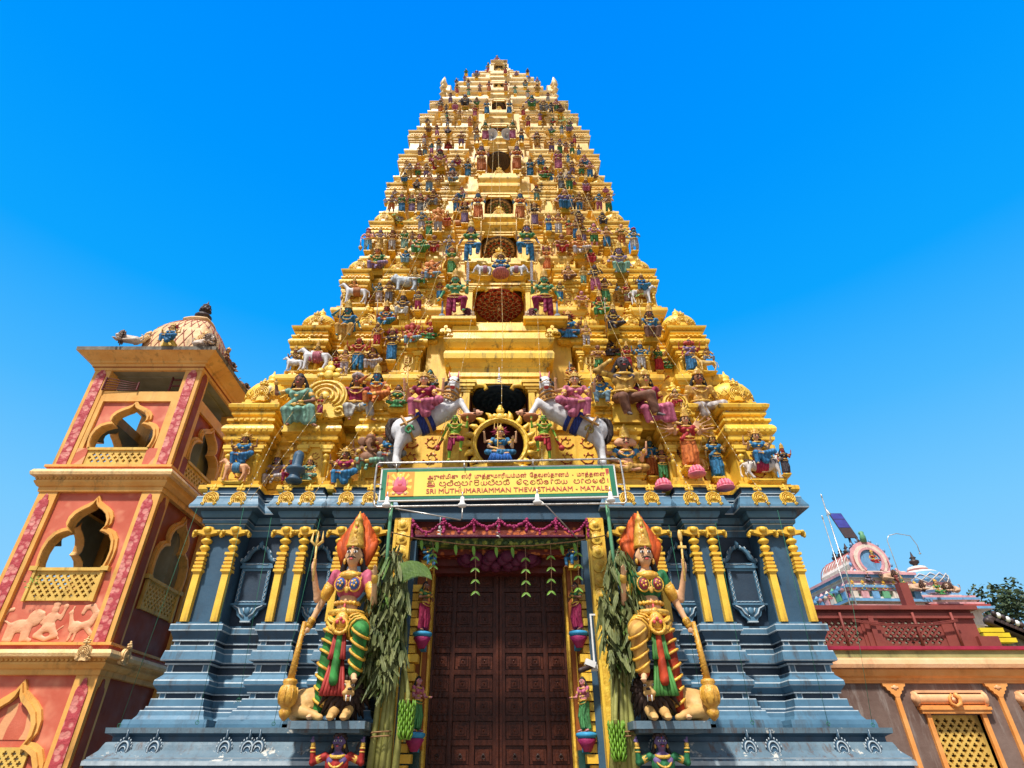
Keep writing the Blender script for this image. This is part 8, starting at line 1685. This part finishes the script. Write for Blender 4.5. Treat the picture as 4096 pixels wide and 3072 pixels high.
for wi, (w_, (xa, xb)) in enumerate(zip(words_, spans)):
    n = sum(.6 if g_ == 'aa' else 1 for g_ in w_); cw = (ux(xb) - ux(xa)) / n; x = ux(xa)
    for gi, g_ in enumerate(w_):
        ww = cw * (.6 if g_ == 'aa' else 1); st = list(SG[g_]); k = marks.get((wi, gi))
        if k == 'u': st.append(arcp_(.8, -.15, .2, .2, 60, -120))
        if k == 'p': st.append(arcp_(.72, 1.12, .2, .14, -60, 200))
        if k == 'i': st.append(arcp_(.5, 1.05, .38, .2, 10, 170))
        for s_ in st: m.tube([(x + p[0] * ww * .92, -.0155, -.055 + p[1] * .092) for p in s_], .0095, 4, flat=.35)
        x += ww
o = child(sign, 'sinhala_lettering', m, 'sign_red')
# steel frame carrying the board, lamps on its lower bar
FR = crop(1500, 1400, 2.212)
def fp(x, y, Y=SY - .05): return P3(FR, x, y, Y)
fr = thing('steel_rack', 'thin steel pipe frame with green poles around the yellow name board', 'frame', (0, SY, 5.9)); X = Matrix.Translation(-fr.location)
m = MB(); m.tube([fp(-5, 1330), fp(-3, 1180), fp(18, 1015), fp(40, 1000), fp(1100, 984), fp(2140, 962), fp(2168, 972), fp(2200, 1150), fp(2225, 1340), fp(2205, 1357), fp(1100, 1372), fp(20, 1388), fp(-5, 1375), fp(-5, 1330)], .020, 8); child(fr, 'pipe_frame', m, 'steel', X)
m = MB()
for x, ya in ((190, 1040), (790, 1030), (1398, 1005), (2000, 1000)): m.tube([fp(x, ya - 40), fp(x, ya + 20)], .012, 6); m.tube([fp(x, ya - 40), fp(x, ya - 40) + V3((0, 1.3, .1))], .012, 6)
for x in (60, 2150): m.tube([fp(x, 1190), fp(x - 55 if x < 100 else x + 55, 1190)], .012, 6)
m.tube([fp(180, 1402), fp(460, 1450), fp(760, 1505), fp(770, 1490), fp(775, 1385)], .014, 6); m.tube([fp(1450, 1322), fp(1530, 1390), fp(1790, 1665, SY + .4)], .012, 6); m.tube([fp(125, 1440), fp(150, 1385)], .014, 6); m.tube([fp(2040, 1330), fp(2065, 1400)], .014, 6)
child(fr, 'brace', m, 'steel', X)
for x0, x1 in ((150, 118), (2048, 2092)): m = MB(); m.tube([fp(x0, 1340, SY + .05), fp((x0 + x1) / 2, 1510, SY + .1), fp(x1, 1700, SY + .15), fp(x1 + (x1 - x0), 2050, SY + .2)], .035, 7); child(fr, 'green_pole', m, 'string_green' if False else 'shrine_green', X)
for i, (x, y) in enumerate(((105, 1345), (772, 1345), (1436, 1320), (2085, 1300))):
    p = fp(x, y, SY - .22); lab = ('leftmost', 'second from the left', 'third from the left', 'rightmost')[i]; r_ = thing('flood_lamp', 'small white lamp under the name board, %s of the four' % lab, 'lamp', tuple(p), 'lamps under the name board')
    m = MB(); m.lathe([(.035, .10), (.045, .0), (.06, -.04), (.085, -.05), (.08, -.09), (.03, -.11)], (0, 0, 0), 12); child(r_, 'lamp_head', m, 'white_paint'); m = MB(); m.tube([(0, .02, .02), (.0, .12, .02), (.0, .17, -.06)], .012, 6); m.cap((0, 0, .1), (0, .0, .2), .02, .012, 7); child(r_, 'bracket', m, 'steel')
for x, y, Y, lab in ((1090, 1600, 11.75, 'white spiral bulb hanging at the middle of the gateway beam'), (572, 1585, 11.8, 'white spiral bulb hanging at the left of the gateway beam'), (1098, 245, 11.2, 'long white lamp hanging under the first great cornice')):
    p = P3(FR, x, y, Y); r_ = thing('spiral_bulb', lab, 'bulb', tuple(p), 'hanging spiral bulbs'); m = MB(); m.tube([(.035 * math.cos(a * .9), .035 * math.sin(a * .9), -.01 * a) for a in range(0, 15)], .013, 6); child(r_, 'tube', m, 'white_paint'); m = MB(); m.cap((0, 0, .03), (0, 0, .10), .03, .025, 8); m.tube([(0, 0, .1), (0, .02, .3)], .006, 4); child(r_, 'holder', m, 'white_paint')
# fringe of pink flowers across the lintel
GY = 11.68; top = [DC(x, y) for x, y in ((312, 124), (505, 122), (690, 122), (845, 124), (1015, 122), (1195, 118), (1388, 120))]; lo_ = [DC(x, y) for x, y in ((395, 200), (598, 186), (770, 168), (935, 164), (1100, 186), (1300, 200))]
gl = MB(); rr = random.Random(4)
def beads(p, q, n, r, sag=0):
    for i in range(n + 1): t = i / n; c_ = p.lerp(q, t); gl.ell(c_ + V3((rr.uniform(-.012, .012), rr.uniform(-.02, .02), rr.uniform(-.012, .012))), r * rr.uniform(.8, 1.15), 6, 4)
for i in range(6):
    a, b, c_ = at(*top[i], GY), at(*top[i + 1], GY), at(*lo_[i], GY - .05); prev = a
    for k in range(1, 11): t = k / 10; p = a * (1 - t) ** 2 + (c_ * 2 - (a + b) * .5) * 2 * t * (1 - t) + b * t * t; beads(prev, p, 2, .030); prev = p
for i, t_ in enumerate(top): a = at(*t_, GY); beads(a, a - V3((0, 0, .36 if i in (0, 6) else .26)), 9, .034)
for c_ in lo_: a = at(*c_, GY - .05); beads(a, a - V3((0, 0, .07)), 3, .032)
tag(link('flower_garland', gl, 'magenta'), 'swagged pink flower garland with tassels across the gateway lintel', 'garland')
lf = MB(); pts = [at(*DC(x, y), 11.55) for x, y in ((180, 200), (330, 238), (600, 272), (850, 288), (1050, 282), (1300, 258), (1520, 216))]; lf.tube(pts, .012, 5, 1)
def leaf(mb, p, d, L_, W_, mi, droop=.3, seg=4):
    """one blade with a midrib fold"""
    d = d.normalized(); s_ = d.cross(V3((0, -1, .15))).normalized() if abs(d.y) < .95 else V3((1, 0, 0)); v = []; f = []
    for i in range(seg + 1):
        t = i / seg; c_ = p + d * L_ * t + V3((0, 0, -droop * L_ * t * t)); w_ = W_ * math.sin(math.pi * min(1, .12 + .88 * t)) ** .8
        up_ = V3((0, -.25 * w_, 0)); v += [c_ - s_ * w_ + up_, c_, c_ + s_ * w_ + up_]
    for i in range(seg): a = 3 * i; f += [(a, a + 1, a + 4, a + 3), (a + 1, a + 2, a + 5, a + 4)]
    mb.add(v, f, mi, True)
for x, ya, yb in ((440, 262, 412), (700, 284, 580), (1012, 290, 588), (1168, 276, 578), (1335, 258, 560)):
    a, b = at(*DC(x - 5, ya), 11.55), at(*DC(x, yb), 11.55); lf.tube([a, a.lerp(b, .5) + V3((.012, 0, 0)), b], .006, 4, 1)
    for k in range(1, 5):
        q_ = a.lerp(b, k / 4.2)
        for sx in (-1, 1): leaf(lf, q_, V3((sx * .8, -.2, -.5)), .11, .022, 0)
for x, y in ((365, 250), (460, 262), (575, 278), (685, 285), (825, 292), (925, 294), (1230, 280), (1310, 268)): leaf(lf, at(*DC(x, y), 11.55), V3((.15, -.1, -1)), .17, .035, 0)
tag(link('leaf_string', lf, ['banana_fruit', 'rope_tan']), 'rope with hanging pale green leaf strings across the doorway', 'leaf garland')
# banana plants bound to the jambs
def banana(side_, cx0, cx1, ytop, ymid, lab, fx, fy, seed):
    rr = random.Random(seed); Yp = 11.3; r_ = thing('banana_plant', lab, 'banana plant', at((cx0 + cx1) / 2, 3060, Yp), 'banana plants tied beside the gateway'); X = Matrix.Translation(-r_.location)
    st = MB()
    for i in range(5): a = at(cx1 + (i - 2) * 26, 3200, Yp + .05 * (i % 2)); b = at(cx0 + (i - 2) * 20 + rr.uniform(-15, 15), ymid - 60, Yp); c_ = at(cx0 + (i - 2) * 12, ytop + 250, Yp - .05); st.tube([a, a.lerp(b, .5) + V3((rr.uniform(-.04, .04), 0, 0)), b, c_], [.07, .05, .04, .025], 8)
    child(r_, 'stem', st, 'stem_green', X)
    for part, mat_, num in (('dry_leaves', 'leaf_dry', 430), ('green_leaves', 'leaf_green', 60)):
        lm = MB()
        for i in range(num):
            t = rr.random() ** .9; y = ytop + (ymid - ytop) * t; wd = 84 * min(1, .35 + 1.6 * t) * (1 if t < .8 else 1 - (t - .8) * 2.0); x = cx0 + (cx1 - cx0) * t + rr.uniform(-1, 1) * wd
            p = at(x, y, Yp - .12 + rr.uniform(-.22, .2)); d = V3((rr.uniform(-.45, .45), rr.uniform(-.5, .2), -1 + rr.uniform(0, .35))).normalized()
            L_ = rr.uniform(.18, .44); W_ = rr.uniform(.012, .052); s_ = V3((rr.uniform(-1, 1), rr.uniform(-.7, .7), rr.uniform(-.3, .3))); s_ = (s_ - d * s_.dot(d)).normalized(); n_ = d.cross(s_); v = []; f = []; k = 5; tw = rr.uniform(-1.2, 1.2); cu = rr.uniform(-.35, .35)
            for j in range(k + 1):
                u = j / k; c_ = p + d * L_ * u + n_ * cu * L_ * u * u + V3((0, 0, -.12 * L_ * u * u)); w_ = W_ * (math.sin(math.pi * min(.93, .18 + .75 * u)) ** .7) * rr.uniform(.75, 1.15); sa = s_ * math.cos(tw * u) + n_ * math.sin(tw * u); v += [c_ - sa * w_ + n_ * w_ * .35, c_, c_ + sa * w_ + n_ * w_ * .35]
            for j in range(k): a = 3 * j; f += [(a, a + 1, a + 4, a + 3), (a + 1, a + 2, a + 5, a + 4)]
            lm.add(v, f, 0, True)
        child(r_, part, lm, mat_, X)
    bm_ = MB(); b0 = at(fx, fy, Yp - .12); bm_.tube([at((cx0 + fx) / 2, fy - 360, Yp), b0 + V3((0, 0, .42)), b0 + V3((0, 0, .2))], [.035, .04, .04], 7, 1); bm_.tube([b0 + V3((0, 0, .35)), b0 - V3((0, 0, .28))], [.04, .02], 7, 1)
    for tier_ in range(8):
        for i in range(9): a = 2 * math.pi * (i + .5 * (tier_ % 2)) / 9; d = V3((math.cos(a), math.sin(a) * .8, 0)); o_ = b0 + V3((0, 0, .22 - .062 * tier_)) + d * .03; rad = .075 - .003 * tier_; bm_.tube([o_, o_ + d * rad + V3((0, 0, -.02)), o_ + d * (rad + .035) + V3((0, 0, .05)), o_ + d * (rad + .025) + V3((0, 0, .11))], [.012, .021, .019, .007], 6, 0)
    child(r_, 'fruit_bunch', bm_, ['banana_fruit', 'stem_green'], X)
    rp_ = MB(); 
    for y in (2240, 2960): c_ = at(cx0 + (cx1 - cx0) * (y - 2170) / 890, y, Yp); rp_.tube([c_ + V3((.17 * math.cos(a), .17 * math.sin(a), .01 * a)) for a in [R(36 * k) for k in range(21)]], .012, 5)
    child(r_, 'binding_rope', rp_, 'rope_tan', X); return r_
pl_ = banana(0, 1572, 1515, 2175, 2720, 'wilted banana plant with green fruit bunch, left of the doorway', 1624, 2890, 11)
pr_ = banana(1, 2474, 2500, 2190, 2640, 'wilted banana plant with green fruit bunch, right of the doorway', 2472, 2975, 23)
m = MB()
for i in range(26): t = i / 25; a = at(1600 + 105 * t, 2255 - 22 * math.sin(t * 2.2) + 30 * t * t, 11.0); leaf(m, a, V3((.25 + .3 * t, -.1, -1)), .26 + .1 * (1 - t), .028, 0, .1)
child(pl_, 'arching_leaf', m, 'leaf_green', Matrix.Translation(-pl_.location))
# loudspeakers, camera, strings
for x, y, cr, sx, lab in ((2065, 262, C7, -1, 'white horn loudspeaker on the left of the sixth niche'), (170, 258, C8, 1, 'white horn loudspeaker on the right of the sixth niche')):
    px, py = cr(x, y); p = at(px, py, 13.95); r_ = thing('horn_speaker', lab, 'loudspeaker', tuple(p), 'horn loudspeakers at the sixth niche'); X = T(0, 0, 0, rx=R(28), rz=R(sx * 14)); m = MB()
    prof_ = [(.045, .34), (.05, .22), (.08, .12), (.15, .04), (.235, -.02), (.245, -.03), (.235, -.025), (.14, .05), (.07, .13), (.03, .2)]; m.lathe(prof_, (0, 0, 0), 24, 0, X=Matrix.Rotation(R(-90), 4, 'X')); child(r_, 'horn', m, 'horn_white', X); m = MB(); m.cap((0, -.02, 0), (0, .18, 0), .035, .03, 9); child(r_, 'throat', m, 'horn_white', X); m = MB(); m.box(-.03, .03, .2, .7, -.03, .03); child(r_, 'mount', m, 'steel', X)
px, py = DC(1400, 1040); p = at(px, py, 11.72); r_ = thing('security_camera', 'white and black security camera on the right door jamb', 'camera', tuple(p)); m = MB(); m.box(-.09, .10, -.08, .06, .03, .13, 0, T(0, 0, 0, ry=R(20))); m.cap((.1, .05, .05), (.16, .1, .0), .03, .03, 7); child(r_, 'housing', m, 'white_paint'); m = MB(); m.cap((-.16, -.10, -.05), (.02, -.02, .02), .05, .055, 10); child(r_, 'lens', m, 'black_metal')
m = MB(); a, b = at(*DC(1428, 715), 11.78), at(*DC(1442, 1035), 11.78); a.x = b.x = 1.75; m.box(a.x - .015, a.x + .015, 11.77, 11.79, b.z, a.z); m.box(a.x - .015, a.x + .09, 11.77, 11.79, a.z, a.z + .03); m.box(a.x - .05, a.x + .05, 11.75, 11.82, b.z - .06, b.z + .04); child(r_, 'cable_duct', m, 'white_paint', Matrix.Translation(-r_.location))
LS = [([(1984, 372), (2000, 800), (2010, 1300), (2006, 1640)], 'light string hanging straight down the middle of the tower'), ([(1975, 560), (1960, 900), (1830, 1560), (1702, 1900)], 'light string hanging just left of the niches'), ([(2100, 640), (2140, 1000), (2160, 1500), (2170, 1900)], 'light string hanging just right of the niches'), ([(1880, 700), (1700, 1250), (1420, 1750), (1225, 2020)], 'light string slanting to the left half of the cornice'), ([(1800, 760), (1560, 1250), (1230, 1700), (1000, 2000)], 'light string slanting to the left corner bay'), ([(1720, 800), (1450, 1250), (1100, 1750), (960, 2030)], 'outermost light string on the left slope'), ([(2250, 700), (2420, 1250), (2650, 1750), (2790, 2020)], 'light string slanting to the right half of the cornice'), ([(2330, 760), (2560, 1250), (2900, 1750), (3080, 2030)], 'outermost light string on the right slope')]
for pts_, lab in LS:
    w_ = []
    for i in range(len(pts_) - 1):
        for k in range(6): t = k / 6; w_.append((pts_[i][0] + (pts_[i + 1][0] - pts_[i][0]) * t, pts_[i][1] + (pts_[i + 1][1] - pts_[i][1]) * t))
    P_ = []
    for x, y in w_ + [pts_[-1]]:
        e = 11.3
        for _ in range(4): e = 12 + .16 * (max(at(x, y, e).z, 6.9) - 6.9) - .62
        P_.append(at(x, y, e))
    r_ = thing('light_string', lab, 'light string', tuple(P_[0]), 'fairy light strings on the tower'); X = Matrix.Translation(-r_.location); m = MB(); m.tube(P_, .006, 4); child(r_, 'wire', m, 'wire_gold', X); m = MB()
    for i in range(len(P_) - 1):
        for t in (0, .5): c_ = P_[i].lerp(P_[i + 1], t); m.ell(c_, (.010, .010, .016), 5, 4)
    child(r_, 'bulbs', m, 'white_paint', X)
for i, (a, b, pl2) in enumerate((((788, 2034), (478, 2902), 'from the left corner cornice to the outer ledge'), ((975, 2030), (790, 2890), 'from the left corner bay to its base'), ((1085, 2070), (955, 2800), 'across the left blind niche'), ((1280, 2075), (1095, 2895), 'across the second left bay'), ((2675, 2100), (2800, 2760), 'across the second right bay'), ((2862, 2090), (3008, 2890), 'across the right blind niche'), ((3110, 2040), (3312, 2895), 'from the right corner bay to its base'), ((3380, 2240), (3490, 2900), 'in front of the hall at the right'))):
    p, q_ = at(*a, 11.6), at(*b, 11.5); m = MB(); m.tube([p, p.lerp(q_, .5) + V3((0, 0, -.03)), q_], .0038, 4); m.tube([q_ + V3((.03 * math.cos(t), -.01, .03 * math.sin(t))) for t in [R(60 * k) for k in range(7)]], .005, 4); tag(link('green_string', m, 'string_green'), 'thin green string stretched %s' % pl2, 'string', 'green strings on the blue base')
# sprigs that have rooted in the plaster
def sprig(cr, x, y, Y, n, sc, lab, seed):
    px, py = cr(x, y); h_ = Y or (hitY(px, py) or 13) - .15; p = at(px, py, h_); rr = random.Random(seed); r_ = thing('sprig', lab, 'plant', tuple(p), None); m = MB(); lm = MB()
    for i in range(6):
        d = V3((rr.uniform(-1, 1), rr.uniform(-.8, .1), rr.uniform(-.3, .9))).normalized() * sc; m.tube([(0, 0, 0), d * .5 + V3((0, 0, .05)), d], .01 * sc, 4)
        for k in range(n): q_ = d * rr.uniform(.2, 1.1); leaf(lm, q_, V3((rr.uniform(-1, 1), rr.uniform(-.6, .2), rr.uniform(-.8, .3))), .22 * sc, .055 * sc, 0)
    child(r_, 'stem', m, 'bark'); child(r_, 'leaves', lm, 'banana_fruit')
sprig(C9, 840, 440, None, 9, .42, 'green sprig growing on the left of gold tier four', 1); sprig(C6, 1390, 1540, None, 9, .40, 'green sprig growing near the upper right edge of the tower', 2); sprig(crop(0, 2000, 1.548), 222, 530, 13.35, 3, .22, 'small green sprig on the left tower lattice', 3); sprig(C10, 1980, 1500, None, 6, .25, 'small green sprig beside the horse on the right of tier two', 4)
fuse_all()
